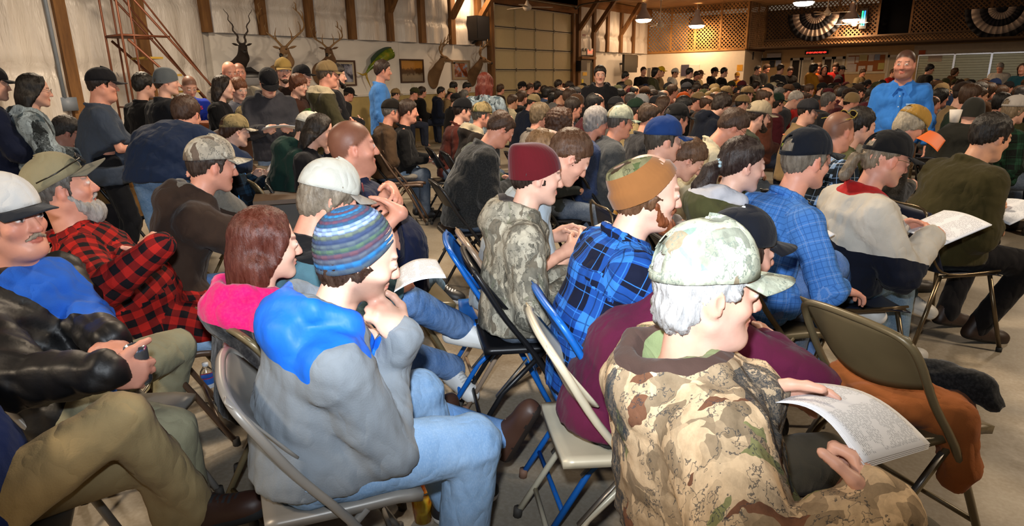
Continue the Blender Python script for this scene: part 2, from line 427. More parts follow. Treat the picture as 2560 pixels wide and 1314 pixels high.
def zone_cut(v, f, uv, zf, lo_q=None):
    """cut the surface along the borders of its colour zones, so that seams run clean"""
    z = np.asarray(zf(v)); ks = [k for k in (1, 2) if (z == k).any()]; masks = []
    def smooth(m):
        for _ in range(3):
            A = np.zeros(len(v)); c = np.zeros(len(v))
            for i in range(4):
                for j in (1, 3): np.add.at(A, f[:, i], m[f[:, (i+j) % 4]]); np.add.at(c, f[:, i], 1)
            m = .4*m+.6*A/np.maximum(1, c)
        return m-.5
    masks = {k: smooth((z == k).astype(float)) for k in ks}; V_ = [v]; nv = len(v); newv = []
    M_ = {k: list(m) for k, m in masks.items()}; polys = None; cross = np.zeros(len(f), bool)
    for k in ks: s_ = masks[k][f] > 0; cross |= s_.any(1) & ~s_.all(1)
    keep = ~cross; lab = np.zeros(len(f), int)
    for k in ks: lab[(masks[k][f] > 0).all(1)] = k
    idx = [f[keep].ravel()]; cnt = [np.full(keep.sum(), 4)]; lb = [lab[keep]]; UV = [uv[keep].reshape(-1, 2)] if uv is not None else None
    cache = {}; ci, cc, cl, cu = [], [], [], []
    for fi in np.where(cross)[0]:
        P = [([int(a) for a in f[fi]], [tuple(t) for t in (uv[fi] if uv is not None else np.zeros((4, 2)))], 0)]
        for k in ks:
            out = []
            mk_ = M_[k]
            for vs, us, L in P:
                s_ = [mk_[a] > 0 for a in vs]
                if all(s_): out.append((vs, us, k)); continue
                if not any(s_): out.append((vs, us, L)); continue
                A, B = ([], []), ([], [])
                for i in range(len(vs)):
                    a, b = vs[i], vs[(i+1) % len(vs)]; (A if s_[i] else B)[0].append(a); (A if s_[i] else B)[1].append(us[i])
                    if s_[i] != s_[(i+1) % len(vs)]:
                        key = (min(a, b), max(a, b), k); t = mk_[a]/(mk_[a]-mk_[b]); t = min(.97, max(.03, t))
                        if key not in cache:
                            pa = v[a] if a < nv else newv[a-nv]; pb = v[b] if b < nv else newv[b-nv]; cache[key] = nv+len(newv); newv.append(pa+(pb-pa)*t)
                            for q in ks: M_[q].append(0.0 if q == k else M_[q][a]+(M_[q][b]-M_[q][a])*t)
                        n_ = cache[key]; ub = us[(i+1) % len(vs)]; un = (us[i][0]+(ub[0]-us[i][0])*t, us[i][1]+(ub[1]-us[i][1])*t)
                        for Z in (A, B): Z[0].append(n_); Z[1].append(un)
                if len(A[0]) > 2: out.append((A[0], A[1], k))
                if len(B[0]) > 2: out.append((B[0], B[1], L))
            P = out
        for vs, us, L in P: ci += vs; cc.append(len(vs)); cl.append(L); cu += us
    idx.append(np.array(ci, int)); cnt.append(np.array(cc, int)); lb.append(np.array(cl, int)); cnt = np.concatenate(cnt); start = np.concatenate([[0], np.cumsum(cnt)[:-1]])
    vv = np.vstack([v, np.array(newv).reshape(-1, 3)]) if newv else v
    if uv is not None: UV.append(np.array(cu, float).reshape(-1, 2))
    return vv, (np.concatenate(idx), start), (np.vstack(UV) if uv is not None else None), np.concatenate(lb)

# ------------------------------------------------------------------ the figure
def rotm(yaw, pitch=0, roll=0):
    """x right, y forward, z up; yaw turns to the right, pitch nods down"""
    a, b, c = radians(-yaw), radians(-pitch), radians(roll)
    Rz = np.array([[cos(a), -sin(a), 0], [sin(a), cos(a), 0], [0, 0, 1]]); Rx = np.array([[1, 0, 0], [0, cos(b), -sin(b)], [0, sin(b), cos(b)]])
    Ry = np.array([[cos(c), 0, sin(c)], [0, 1, 0], [-sin(c), 0, cos(c)]]); return Rz@Rx@Ry
def ik(a, b, l1, l2, pole):
    a = V(*a); b = V(*b); d = b-a; L = np.linalg.norm(d); Lm = (l1+l2)*.995
    if L > Lm: b = a+d/L*Lm; L = Lm; d = b-a
    L = max(L, abs(l1-l2)+.03); u = nrm(d); t = (l1*l1-l2*l2+L*L)/(2*L); h = sqrt(max(1e-6, l1*l1-t*t)); p = V(*pole); p = nrm(p-u*(p@u)); return a+u*t+p*h, b
ARM = {  # wrist relative to the pelvis (x outward), hand direction, palm normal, pole, curl
 'lap': ((.07, .27, .12), (-.55, .8, -.15), (0, -.2, -1), (.55, -.7, -.7), .5),
 'thigh': ((.15, .33, .13), (-.1, 1, -.25), (0, -.2, -1), (.5, -.6, -.5), .35),
 'paper': ((.13, .33, .27), (-.45, .75, .25), (-.8, -.1, -.5), (.5, -.4, -1), 1.0, {'thumb': .9}),
 'crossed': ((-.03, .20, .32), (-1, -.25, .0), (.05, -1, 0), (.8, .0, -.9), .5, {'spread': .0}),
 'crossed_over': ((.03, .25, .35), (-1, -.45, -.1), (.05, -1, 0), (.8, .1, -.9), .5, {'spread': .0}),
 'crossed_low': ((-.03, .10, .30), (-1, -.25, .0), (.05, -1, 0), (.8, .0, -.9), .5, {'spread': .0}),
 'crossed_low_over': ((.03, .15, .33), (-1, -.45, -.1), (.05, -1, 0), (.8, .1, -.9), .5, {'spread': .0}),
 'chin': ((.05, .27, .47), (-.25, -.35, .9), (-.2, -1, .3), (.7, .3, -1), .8),
 'knees': ((.07, .48, .18), (-.5, .7, -.4), (-.6, 0, -.5), (1, .1, -.1), .6),
 'hang': ((.27, .06, -.07), (-.05, .25, -1), (-1, 0, 0), (.3, -1, 0), .4),
 'belly': ((.10, .28, .17), (-.9, .5, .1), (0, -1, -.3), (1, -.6, -.6), .5),
 'read': ((.13, .34, .22), (-.45, .8, .1), (-.7, -.1, -.6), (.5, -.4, -1), 1.0, {'thumb': .9}),
}
SKIN = {'fair': (.68, .39, .29), 'ruddy': (.64, .31, .22), 'pale': (.70, .44, .34), 'tan': (.60, .32, .20), 'dark': (.25, .13, .08)}
LOD = {'near': (.0060, .024, .0115, .0075), 'semi': (.0080, .030, .0145, .009), 'mid': (.0108, .036, .019, .0115), 'far': (.0165, .045, .034, .02)}
def head_field(F, X, lod, nose=1.0, jaw=1.0, chub=0.0):
    T, R, s = X  # centre, rotation, scale
    def p(x, y, z): return T+R@(V(x, y, z)*s)
    def e(c, r, k=.012, rr=None): F.add(Ell(p(*c), V(*r)*s, R if rr is None else R@rr), k*s)
    def c(a, b, ra, rb, k=.012): F.add(Cone(p(*a), p(*b), ra*s, rb*s), k*s)
    e((0, -.014, .033), (.076, .096, .087)); e((0, .026, -.030), (.060, .060, .076), .03); e((0, -.045, -.010), (.060, .055, .060), .03)
    for q in (-1, 1):
        c((q*.050, -.004, -.055), (q*.020, .062, -.098), (.020+chub*.012)*jaw, .016*jaw, .035)
        e((q*.040, .056, -.030), (.022+chub*.01, .022, .020), .02)
        if lod != 'far':
            e((q*.077, -.010, -.010), (.0085, .020, .033), .006, rotm(q*22)); F.sub(Ell(p(q*.087, -.002, -.008), V(.007, .009, .018)*s, R@rotm(q*22)), .004)
        else: e((q*.078, -.010, -.010), (.011, .020, .033), .006)
    e((0, .068, -.100), (.020*jaw+chub*.006, .018, .017), .02)
    if chub: e((0, .028, -.104), (.045+chub*.02, .05, .026+chub*.012), .03)
    c((0, .084, .010), (0, .104*nose, -.033), .0085, .0125, .012)
    if lod != 'far':
        for q in (-1, 1): e((q*.0125, .094, -.036), (.009, .010, .008), .006)
        c((-.036, .078, .025), (.036, .078, .025), .0085, .0085, .012)
        for q in (-1, 1):
            F.sub(Ell(p(q*.031, .100, .004), V(.019, .017, .0125)*s, R), .010*s); F.add(Ell(p(q*.031, .0775, .002), V(.0155, .0155, .0155)*s), .004*s)
        e((0, .0845, -.0595), (.024, .0095, .0052), .006); e((0, .083, -.0705), (.020, .0095, .0060), .006)
        F.sub(Ell(p(0, .098, -.0655), V(.024, .010, .0018)*s, R), .003)
def paint_head(v, N, X, tone, hairc, o):
    T, R, s = X; q = (v-T)@R/s; x, y, z = q.T; c = np.tile(V(*tone), (len(v), 1)); ax = np.abs(x)
    def blend(m, colr, k): 
        m = np.clip(m, 0, 1)[:, None]*k; c[:] = c*(1-m)+np.array(colr)*m
    g = lambda cx, cy, cz, r: np.exp(-((ax-cx)**2+(y-cy)**2+(z-cz)**2)/r**2)
    red = V(tone[0]*.95, tone[1]*.62, tone[2]*.60)
    blend(g(.042, .065, -.03, .022), red, .55); blend(g(0, .105, -.035, .02), red, .6); blend(g(.078, -.01, -.01, .03), red, .5)
    blend(((ax < .024) & (y > .070) & (z > -.0775) & (z < -.054) & (np.abs(z+.0655) < .012*(1-(ax/.026)**2)+.001)).astype(float), V(tone[0]*.72, tone[1]*.42, tone[2]*.42), .9)
    blend(((ax > .013) & (ax < .046) & (y > .045) & (np.abs(z-.0245+.25*np.maximum(0, ax-.034)) < .0048)).astype(float), hairc, .75)
    if o.get('stubble'): blend((np.clip((-.030-z)/.02, 0, 1)*np.clip((y+.03)/.02, 0, 1)*np.clip((z+.135)/.02, 0, 1)+((ax < .03) & (z > -.055) & (z < -.043) & (y > .08)))*(~((ax < .024) & (np.abs(z+.0655) < .011))), hairc, o['stubble'])
    if o.get('buzz'):
        m = np.clip(-((y*.62-z*.786)-(.085*.62-.060*.786))/.012, 0, 1)*np.clip((z+.085)/.02, 0, 1)*(g(.078, -.01, -.01, .028) < .45); blend(m, hairc, o['buzz'])
    ey = np.zeros(len(v), bool)
    for sg in (-1, 1):
        e = V(sg*.031, .0775, .002); d = q-e; dist = np.linalg.norm(d, axis=1); dn = d/np.maximum(dist, 1e-6)[:, None]
        m = (dist < .0166) & (np.abs(d[:, 2]) < .0062*(1-(d[:, 0]/.017)**2)+.0008) & (d[:, 1] > .004)
        c[m] = (.74, .70, .66); gz = nrm(V(o.get('gaze', 0), 1, -.05)); a = dn@gz
        c[m & (a > .90)] = o.get('iris', (.10, .10, .09)); c[m & (a > .975)] = (.01, .01, .01)
        m2 = (dist < .0172) & (d[:, 1] > .003) & (np.abs(d[:, 2]-.0068*(1-(d[:, 0]/.017)**2)) < .0013); c[m2] = c[m2]*.45
    return c
def hair_mesh(style, X, vox, seed=0, vol=1.0, hat=False):
    T, R, s = X; F = Field()
    def p(x, y, z): return T+R@(V(x, y, z)*s)
    def e(c, r, k=.02): F.add(Ell(p(*c), V(*r)*s, R), k*s)
    def c(a, b, ra, rb, k=.02): F.add(Cone(p(*a), p(*b), ra*s, rb*s), k*s)
    def cut(pt, n): F.sub(Half(p(*pt), -(R@nrm(n)), .34), .006)   # removes the side n points to
    t = (.0065 if hat == 'cap' else .010)*vol; amp = .0045
    if style in ('short', 'balding', 'fringe', 'ring'):
        e((0, -.016, .036), (.0775+t, .0975+t, .089+t)); e((0, -.050, -.012), (.058+t, .053+t, .066), .02)
        cut((0, .080, .062), (0, .64, -.77)); cut((0, .0, -.088), (0, 0, -1))
        for q in (-1, 1): c((q*.077, .022, .015), (q*.074, .016, -.030), .009, .006, .01)
        if style == 'balding': F.sub(Ell(p(0, .035, .13), V(.06, .09, .062)*s, R), .006)
        if style == 'ring': F.sub(Ell(p(0, .03, .115), V(.072, .115, .075)*s, R), .012)
    elif style == 'mop':
        e((0, -.014, .038), (.087, .107, .096)); e((0, -.052, -.03), (.070, .060, .075), .03)
        for q in (-1, 1): c((q*.080, .008, .02), (q*.076, -.012, -.045), .014, .010, .02)
        cut((0, .088, .035), (0, .80, -.6)); amp = .006
    elif style == 'fringe_back':      # hair below a cap, worn over the collar
        e((0, -.016, .030), (.084, .103, .080)); e((0, -.060, -.045), (.070, .050, .055), .03)
        for q in (-1, 1): c((q*.078, .035, .01), (q*.074, .030, -.040), .011, .008, .012)
        cut((0, .050, .02), (0, .75, -.66)); amp = .009
    elif style == 'long':
        e((0, -.014, .036), (.090, .108, .096)); e((0, -.055, -.06), (.085, .062, .095), .04)
        for q in (-1, 1):
            c((q*.075, .028, .045), (q*.092, .018, -.10), .022, .030, .03); c((q*.07, -.05, -.06), (q*.085, -.045, -.20), .040, .028, .03)
        c((0, -.07, -.05), (0, -.085, -.21), .06, .045, .04); cut((0, .078, .070), (0, .86, -.5)); cut((0, .062, -.02), (0, 1, 0)); amp = .003
    elif style == 'ponytail':
        e((0, -.016, .036), (.087, .107, .098)); e((0, -.058, -.012), (.066, .055, .066), .02); cut((0, .078, .066), (0, .64, -.77))
        for a, b, ra, rb in (((0, -.115, -.01), (0, -.15, -.05), .022, .035), ((0, -.15, -.05), (.0, -.165, -.13), .038, .052), ((0, -.165, -.13), (.0, -.15, -.21), .052, .035)): c(a, b, ra, rb, .02)
        amp = .004
    elif style == 'tail':             # thin curly tail below a cap
        e((0, -.016, .030), (.082, .101, .070)); e((0, -.062, -.030), (.055, .045, .050), .03); cut((0, .0, .02), (0, .75, -.66))
        c((0, -.11, -.01), (.0, -.15, -.03), .013, .018); c((0, -.15, -.03), (0, -.165, -.12), .022, .030); amp = .007
    elif style == 'curly':
        e((0, -.02, .036), (.120, .125, .108)); e((0, -.05, -.05), (.105, .085, .085), .03); cut((0, .078, .055), (0, .85, -.5)); cut((0, .055, -.05), (0, 1, 0)); amp = .016
    elif style in ('beard', 'goatee', 'bigbeard', 'moustache'):
        if style != 'moustache':
            g = {'beard': 1.0, 'goatee': .8, 'bigbeard': 1.25}[style]
            for q in (-1, 1):
                if style != 'goatee': c((q*.066, .010, -.035), (q*.048, .038, -.085), .011, .017*g, .02)
                c((q*.040, .048, -.088), (q*.006, .074, -.104), .018*g, .022*g, .02)
            e((0, .070, -.112), (.036*g, .030*g, .030*g), .02)
            if style == 'bigbeard': e((0, .060, -.130), (.046, .038, .040), .03)
            F.sub(Ell(p(0, .097, -.066), V(.020, .020, .0085)*s, R), .006)
        if style != 'goatee' or True:
            for q in (-1, 1): c((0, .094, -.050), (q*.026, .082, -.062), .0075, .006, .008)
        amp = .003
    if hat == 'cap': cut((0, 0, .088), (0, 0, 1))
    elif hat: cut((0, .0, .0), (0, .35, 1))
    amp *= min(1, vol+.1)
    lo, hi = bounds(F, vox*2); P, f = F.mesh(axes_for(lo, hi, vox))
    if not len(f): return None
    N = vnormals(P, f); q = (P-T)@R; r = np.random.default_rng(seed); ph = r.random(6)*6
    ang = np.arctan2(q[:, 0], q[:, 1]+.02); wv = 1.4*np.sin(q[:, 2]*38+ph[2])+1.1*np.sin(q[:, 1]*33+ph[3]); st = np.sin(ang*30+ph[0]+wv)+.8*np.sin(ang*57+ph[1]-1.7*wv)+.5*np.sin(q[:, 2]*90+ang*11+ph[4])
    if style == 'curly': st = np.sin(q[:, 0]*140+ph[2])*np.sin(q[:, 1]*150+ph[3])*np.sin(q[:, 2]*135+ph[4])*1.6
    if style in ('fringe_back', 'tail', 'mop'): st = st*.6+.8*np.sin(q[:, 2]*110+ang*9)*np.sin(ang*17+ph[3])
    return P+N*(st*amp*.5)[:, None], f
# caps, explicit shells in head space
def cap_parts(X, pitch=0, tall=1.0, brim=1.0, opening=True, yaw=0, mesh_back=False, n=36):
    T, R, s = X; RR = R@rotm(yaw, pitch); crown = MB(); z0 = .034; A, B, H = .0915, .1120, .103*tall
    def pt(u, t, off=0):
        a = u*2*pi; sx = sin(a); cy = cos(a); k = (1-t**2.3)**.5 if t < 1 else 0
        h = H*(1+.10*max(0, cy)); seam = 1-.012*abs(sin(3*a))**.3*0+.010*(abs(sin(3*a))**.5)
        return T+RR@(V((A+off)*sx*k*seam, -.014+(B+off)*cy*k*seam, z0+h*t-.012*max(0, -cy)*(1-t))*s)
    W = n; NV = 10; v = []; f = []
    for j in range(NV+1):
        t = sin(j/NV*pi/2)
        for i in range(W): v.append(pt(i/W, min(t, .9999)))
    for j in range(NV):
        for i in range(W):
            u = (i+.5)/W; t = (j+.5)/NV; dx = sin(u*2*pi)
            if opening and cos(u*2*pi) < 0 and (dx/.44)**2+((t-.10)/.36)**2 < 1 and t > .10: continue
            f.append((j*W+i, j*W+(i+1) % W, (j+1)*W+(i+1) % W, (j+1)*W+i))
    crown.add(v, f); mi = [1 if (mesh_back and cos(((k[0] % W)+.5)/W*2*pi) < .25) else 0 for k in f]
    crown.m = mi
    b = MB(); L = .074*brim
    def bf(u, w):
        a = (u-.5)*2*1.02; x = sin(a); y = cos(a); ex = A*1.02*x; ey = -.014+B*1.02*y
        x2 = ex*(1+.02*w); y2 = ey+w*L*(1-.42*abs(x/.86)**2.4); drop = -.020*(x/.86)**2*(.35+.65*w)-.010*w
        return T+RR@(V(x2, y2, z0+.004+drop)*s)
    b.grid(bf, 18, 6, .0035*s)
    btn = MB(); bb = T+RR@(V(0, -.014, z0+H*1.0)*s)
    btn.lathe([(0, .004*s), (.005*s, .003*s), (.007*s, 0), (.007*s, -.003*s)], bb, 10, RR)
    return crown, b, btn, RR
def beanie_mesh(X, vox, slouch=0., low=0., rows=0, tall=1.0, n=96, cuff=0, pitch=0, yaw=0):
    """knitted cap; rows > 0 models each crocheted row"""
    T, R, s = X; RR = R@rotm(yaw, pitch); nv = max(16, rows*4); v = []; rid = []
    for j in range(nv+1):
        t = j/nv; ph = t*pi/2
        for i in range(n):
            a = i/n*2*pi; k = cos(ph)**.74 if j < nv else 0.001; zb = -.004-low+.034*max(0, cos(a))
            rr = 1+0.; 
            if rows:
                fr = (t*rows) % 1; bump = sin(fr*pi)**.6; st = .5+.5*sin(a*n/4+(int(t*rows) % 2)*pi)
                rr += (.045*bump*(.72+.28*st)-.02)
            elif cuff: rr += .10*min(1, max(0, (cuff-t)/.02))+.012*sin(a*40)
            else: rr += .012*sin(a*36)+.010*sin(a*3+t*7)
            x = .088*sin(a)*k*rr; y = -.014+.109*cos(a)*k*rr; z = zb+(.128*tall-zb)*sin(ph)**.92*1.0
            y -= slouch*t**1.5; z -= slouch*.45*t**2
            v.append(T+RR@(V(x, y, z)*s)); rid.append(t)
    f = np.array([(j*n+i, j*n+(i+1) % n, (j+1)*n+(i+1) % n, (j+1)*n+i) for j in range(nv) for i in range(n)])
    return np.array(v), f, np.array(rid)

TOPW = {'shirt': .006, 'jacket': .020, 'hoodie': .017, 'tee': .006, 'coat': .028}
def figure(o):
    """Joints of a person in its own frame: x right, y forward, z up, standing on the floor below the pelvis"""
    s = o.get('s', 1.0); J = {}; sit = o.get('pose', 'sit') == 'sit'
    lean = radians(o.get('lean', 8)); tw = radians(-o.get('twist', 0)); tz = o.get('tors', 1.0)
    pz = o.get('pz', .545 if sit else .94*s); P = V(0, 0, pz); J['pelvis'] = P
    d1 = V(0, sin(lean*.7), cos(lean*.7)); d2 = V(0, sin(lean*1.25), cos(lean*1.25)); tilt = o.get('tilt', 0)
    d1 = nrm(d1+V(tilt*.5, 0, 0)); d2 = nrm(d2+V(tilt, 0, 0))
    W = P+d1*.20*s*tz; K = W+d2*.20*s*tz; N = K+d2*.12*s*tz; J['waist'] = W; J['chest'] = K; J['neck'] = N
    sd = V(cos(tw), sin(tw), 0); J['side'] = sd; J['up'] = d2; fw = np.cross(d2, sd); J['fw'] = fw
    shw = o.get('shw', .178)*s; hn = o.get('hunch', 0.)
    J['sh'] = {q: N+sd*q*shw-d2*.072*s+V(0, 1, 0)*(hn-.01) for q in (-1, 1)}
    hy, hp, hr = o.get('head', (0, 5, 0)); R = rotm(hy+degrees_(tw)*-1, hp+o.get('lean', 8)*.3, hr); hs = o.get('hs', 1.0)*(.98 if s > .97 else .95)
    J['headR'] = R; J['headC'] = N+d2*.058*s+V(0, .024, 0)+R@(V(0, .012, .118)*hs)+fw*o.get('hf', .01); J['hs'] = hs
    al = .285*s, .255*s
    arms = o.get('arms', ('lap', 'lap')); J['el'] = {}; J['wr'] = {}; J['hand'] = {}
    for q, A in zip((-1, 1), arms):
        if isinstance(A, str): A = ARM[A]
        ab = A[0] == 'abs' if isinstance(A[0], str) else False
        if ab: A = A[1:]
        w_, d, n, pole, curl = A[:5]; mir = V(q, 1, 1); w_ = V(*w_) if ab else V(*w_)*mir*s+P
        e, w_ = ik(J['sh'][q], w_, *al, V(*pole)*mir); J['el'][q] = e; J['wr'][q] = w_
        if ab: mir = V(1, 1, 1)
        d = nrm(V(*d)*mir); n = V(*n)*mir; n = nrm(n-d*(n@d)); J['hand'][q] = (d, n, curl, A[5] if len(A) > 5 else {})
    J['hip'] = {q: P+V(q*.088*s, .01, -.01) for q in (-1, 1)}; J['kn'] = {}; J['an'] = {}; J['ft'] = {}
    legs = o.get('legs', 'sit' if sit else 'stand')
    for q in (-1, 1):
        L = legs if not isinstance(legs, dict) else legs[q]
        if isinstance(L, str):
            L = {'sit': ((.12, .44, .085), (.12, 1, 0)), 'out': ((.12, .66, .085), (.15, 1, .1)), 'back': ((.12, .26, .10), (.1, 1, -.2)), 'stand': ((.11, .0, .085), (.22, 1, 0)), 'wide': ((.24, .44, .085), (.4, 1, 0)), 'knee': ((-.20, .50, .56), (-.2, .9, -.5))}[L]
        a, fd = L[:2]; pole = L[2] if len(L) > 2 else ((.25, .6, 1) if sit else (.1, 1, 0))
        an = V(*a)*V(q, 1, 1)*V(s, s, 1)+V(0, 0, 0)
        kn, an = ik(J['hip'][q], an, .435*s, .425*s, V(*pole)*V(q, 1, 1)); J['kn'][q] = kn; J['an'][q] = an; J['ft'][q] = nrm(V(*fd)*V(q, 1, 1))
    return J
def degrees_(a): return a*180/pi
def hand_field(F, J, q, s, k=.010, fat=1.0, rmin=.0075):
    w_, (d, n, curl, ex) = J['wr'][q], J['hand'][q]; sd = np.cross(d, n)*q  # toward the thumb
    if (ex.get('flip')): sd = -sd
    hs = s*1.02; Rm = np.stack([sd, d, n], 1)
    F.add(Ell(w_+d*.052*hs, V(.041, .052, .0165)*hs*fat, Rm), .016)
    F.add(Cone(w_-d*.01, w_+d*.03*hs, .026*s, .024*s, 1.25, sd), .02)
    spread = ex.get('spread', .12)
    for i, (off, L) in enumerate(((.029, .072), (.010, .080), (-.010, .074), (-.028, .058))):
        b = w_+(d*.094+sd*off-d*abs(i-1.2)*.005)*hs; dr = nrm(d+sd*(spread*(1.3-i))); c = curl*(1+.10*i); n2 = n
        for j, (fr, r) in enumerate(((.44, .0098), (.31, .0090), (.25, .0082))):
            a = c*(.55 if j == 0 else .95); od = dr; dr = nrm(od*cos(a)+n2*sin(a)); n2 = nrm(n2*cos(a)-od*sin(a)); e = b+dr*L*fr*hs
            F.add(Cone(b, e, max(rmin, r*fat*1.02), max(rmin, r*fat*.94)), .005 if j else .009); b = e
    b = w_+(d*.022+sd*.030)*hs; tc = ex.get('thumb', .5); dr = nrm(d*.75+sd*.75+n*.25)
    for j, (L, r) in enumerate(((.042, .0145), (.034, .0112), (.028, .0100))):
        e = b+dr*L*hs; F.add(Cone(b, e, max(rmin, r*fat), max(rmin, r*fat*.9)), .010 if j == 0 else .005); b = e; dr = nrm(dr*cos(tc*.6)+(n*.6+d*.5-sd*.35)*sin(tc*.6))
def body_of(o, J, lod):
    s = o.get('s', 1.0); g = o.get('girth', 0.0); fine, coarse, _, _ = LOD[lod]; F = Field(); sd = J['side']
    X = (J['headC'], J['headR'], J['hs']); u = J['up']
    P, W, K, N = J['pelvis'], J['waist'], J['chest'], J['neck']
    F.add(Cone(P+V(0, 0, -.02), W, .088*s, .080*s, 1.45, sd), .03); F.add(Cone(W, K, .078*s, .085*s, 1.5, sd), .04); F.add(Cone(K, N-u*.06, .082*s, .060*s, 1.7, sd), .04)
    nk = .056+.010*g+o.get('neck', 0); hb = J['headC']+J['headR']@(V(0, -.022, -.055)*J['hs'])
    F.add(Cone(N-u*.035, hb, nk*1.04*s, nk*.94*s), .035)
    for q in (-1, 1):
        F.add(Cone(N-u*.03+sd*q*.03, J['sh'][q], .045*s, .050*s), .03); F.add(Cone(J['sh'][q], J['el'][q], .048*s, .037*s), .02); F.add(Cone(J['el'][q], J['wr'][q], .038*s, .026*s), .01)
        F.add(Cone(J['hip'][q], J['kn'][q], .072*s, .050*s), .03); F.add(Cone(J['kn'][q], J['an'][q], .048*s, .034*s), .01); F.add(Cone(J['an'][q], J['an'][q]+J['ft'][q]*.10-V(0, 0, .03), .032*s, .028*s), .01)
    head_field(F, X, lod, o.get('nose', 1.), o.get('jaw', 1.), o.get('chub', .3*g))
    rm = .0075 if lod in ('near', 'semi') else (.0085 if lod == 'mid' else .016)
    for q in (-1, 1): hand_field(F, J, q, s, fat=o.get('hfat', 1.05), rmin=rm)
    lo, hi = bounds(F, coarse*1.5); T = J['headC']; fb = [(T-V(.105, .115, .135), T+V(.105, .125, .13), fine)]
    if lod != 'far':
        for q in (-1, 1):
            h = J['wr'][q]+J['hand'][q][0]*.09; fb.append((h-.085, h+.085, fine*(1.0 if lod == 'near' else 1.1)))
    v, f = F.mesh(axes_for(lo, hi, coarse, fb)); tone = SKIN[o.get('skin', 'fair')]
    hc = srgb(o.get('hairc', '4a3626')); c = paint_head(v, None, X, tone, hc, o)
    for q in (-1, 1):
        for r_ in (.10, .13): m = np.exp(-(((v-(J['wr'][q]+J['hand'][q][0]*r_))**2).sum(1))/.02**2)[:, None]*.25; c = c*(1-m)+V(tone[0], tone[1]*.65, tone[2]*.6)*m
    return v, f, c
def top_of(o, J, lod, spec):
    s = o.get('s', 1.0); g = o.get('girth', 0.); kind = spec.get('kind', 'jacket'); t = TOPW[kind]+spec.get('thick', 0); vox = LOD[lod][2]; F = Field(); sd = J['side']; u = J['up']; fw = J['fw']
    P, W, K, N = J['pelvis'], J['waist'], J['chest'], J['neck']; sit = o.get('pose', 'sit') == 'sit'
    hz0 = spec.get('hem', -.055 if sit else -.10); hem = P+V(0, 0, hz0); r0 = .113+t+g*.03; r1 = .098+t+g*.05; r2 = .100+t+g*.02
    F.add(Cone(hem, W, r0*s, r1*s, 1.42-g*.1, sd), .03); F.add(Cone(W, K, r1*s, r2*s, 1.45-g*.1, sd), .04); F.add(Cone(K, N-u*.075, r2*s, (.070+t)*s, 1.62, sd), .05)
    if g > .3: F.add(Ell(W+V(0, .06+.03*g, -.03), V(.13+.03*g, .10+.03*g, .14)*s), .06)
    sl = spec.get('sleeve', 'long'); cr = spec.get('cuff', 0)
    for q in (-1, 1):
        sh, el, wr = J['sh'][q], J['el'][q], J['wr'][q]
        F.add(Cone(N-u*.050+sd*q*.03, sh+sd*q*.002, (.046+t*.7)*s, (.050+t)*s), .04)
        if sl == 'long': F.add(Cone(sh, el, (.053+t*1.1)*s, (.047+t*1.15)*s), .03); F.add(Cone(el, wr-(wr-el)*(.0+.02), (.048+t*1.15)*s, (.034+t*.9+cr)*s), .012)
        elif sl == 'short': F.add(Cone(sh, sh+(el-sh)*.82, (.056+t)*s, (.058+t)*s), .03); F.sub(Half(sh+(el-sh)*.86, -(el-sh), .12), .004)
    if sit and kind in ('jacket', 'hoodie', 'coat', 'shirt') and spec.get('drape', 1):
        for q in (-1, 1): F.add(Cone(P+V(q*.06, .02, .02), J['hip'][q]+(J['kn'][q]-J['hip'][q])*spec.get('lap', .18), (.098+t)*s, (.088+t)*s), .03)
    F.sub(Half(P+V(0, 0, hz0), (0, 0, 1), .45), .012)
    hc, HR, hs = J['headC'], J['headR'], J['hs']
    if kind in ('hoodie',) or spec.get('hood'):
        hz = spec.get('hood', 1.0) if spec.get('hood') else 1.0
        if hz is True: hz = 1.
        pts = [N+sd*a*s+fw*b*s+u*c*s for a, b, c in ((.055, .085, -.035), (.105, .02, .022), (.085, -.075, .040), (0, -.115, .030), (-.085, -.075, .040), (-.105, .02, .022), (-.055, .085, -.035))]
        for a, b in zip(pts, pts[1:]): F.add(Cone(a, b, .030*hz, .030*hz), .015)
        bk = N-fw*.115*s-u*.035; F.add(Ell(bk, V(.125*hz, .060*hz, .075*hz)*s, np.stack([sd, fw, u], 1)), .03)
        F.sub(Ell(N+u*.085*s-fw*.022, V(.078, .080, .09)*s, np.stack([sd, fw, u], 1)), .012)
    elif spec.get('collar', 1):
        nk = .062+.010*g; pts = [N+u*(.018+.012*(-cos(a)))*s+sd*sin(a)*(nk+.010)*s+fw*(cos(a)*(nk+.012)-.002)*s for a in np.linspace(.5, 2*pi-.5, 12)]
        h = .014 if kind != 'tee' else .006
        for a, b in zip(pts, pts[1:]): F.add(Cone(a, b, h*spec.get('collar', 1), h*spec.get('collar', 1)), .010)
        F.sub(Ell(N+u*.075*s+fw*.01, V(nk, nk*1.05, .072)*s, np.stack([sd, fw, u], 1)), .006)
    if spec.get('vcut'): F.sub(Cone(N+fw*.12-u*.02, K+fw*.16-u*.10, .055, .01), .01)
    lo, hi = bounds(F, vox*2); v, f = F.mesh(axes_for(lo, hi, vox)); N_ = vnormals(v, f)
    if lod != 'far':
        amp = np.full(len(v), .0022+t*.10)
        for q in (-1, 1):
            for c, r, k in ((J['el'][q], .11, .0105), (J['sh'][q], .10, .0050), (J['wr'][q], .07, .0060)): amp += k*np.exp(-((v-c)**2).sum(1)/r**2)
        amp += .0085*np.exp(-((v-(P+V(0, .05, .07)))**2).sum(1)/.16**2)
        v = v+N_*(wrinkle(v, o.get('seed', 1))*amp*spec.get('fold', 1.))[:, None]
        N_ = vnormals(v, f)
    uv, b, PP = uv_map(v, f, F.prims()) if lod != 'far' else (None, None, None)
    return v, f, uv
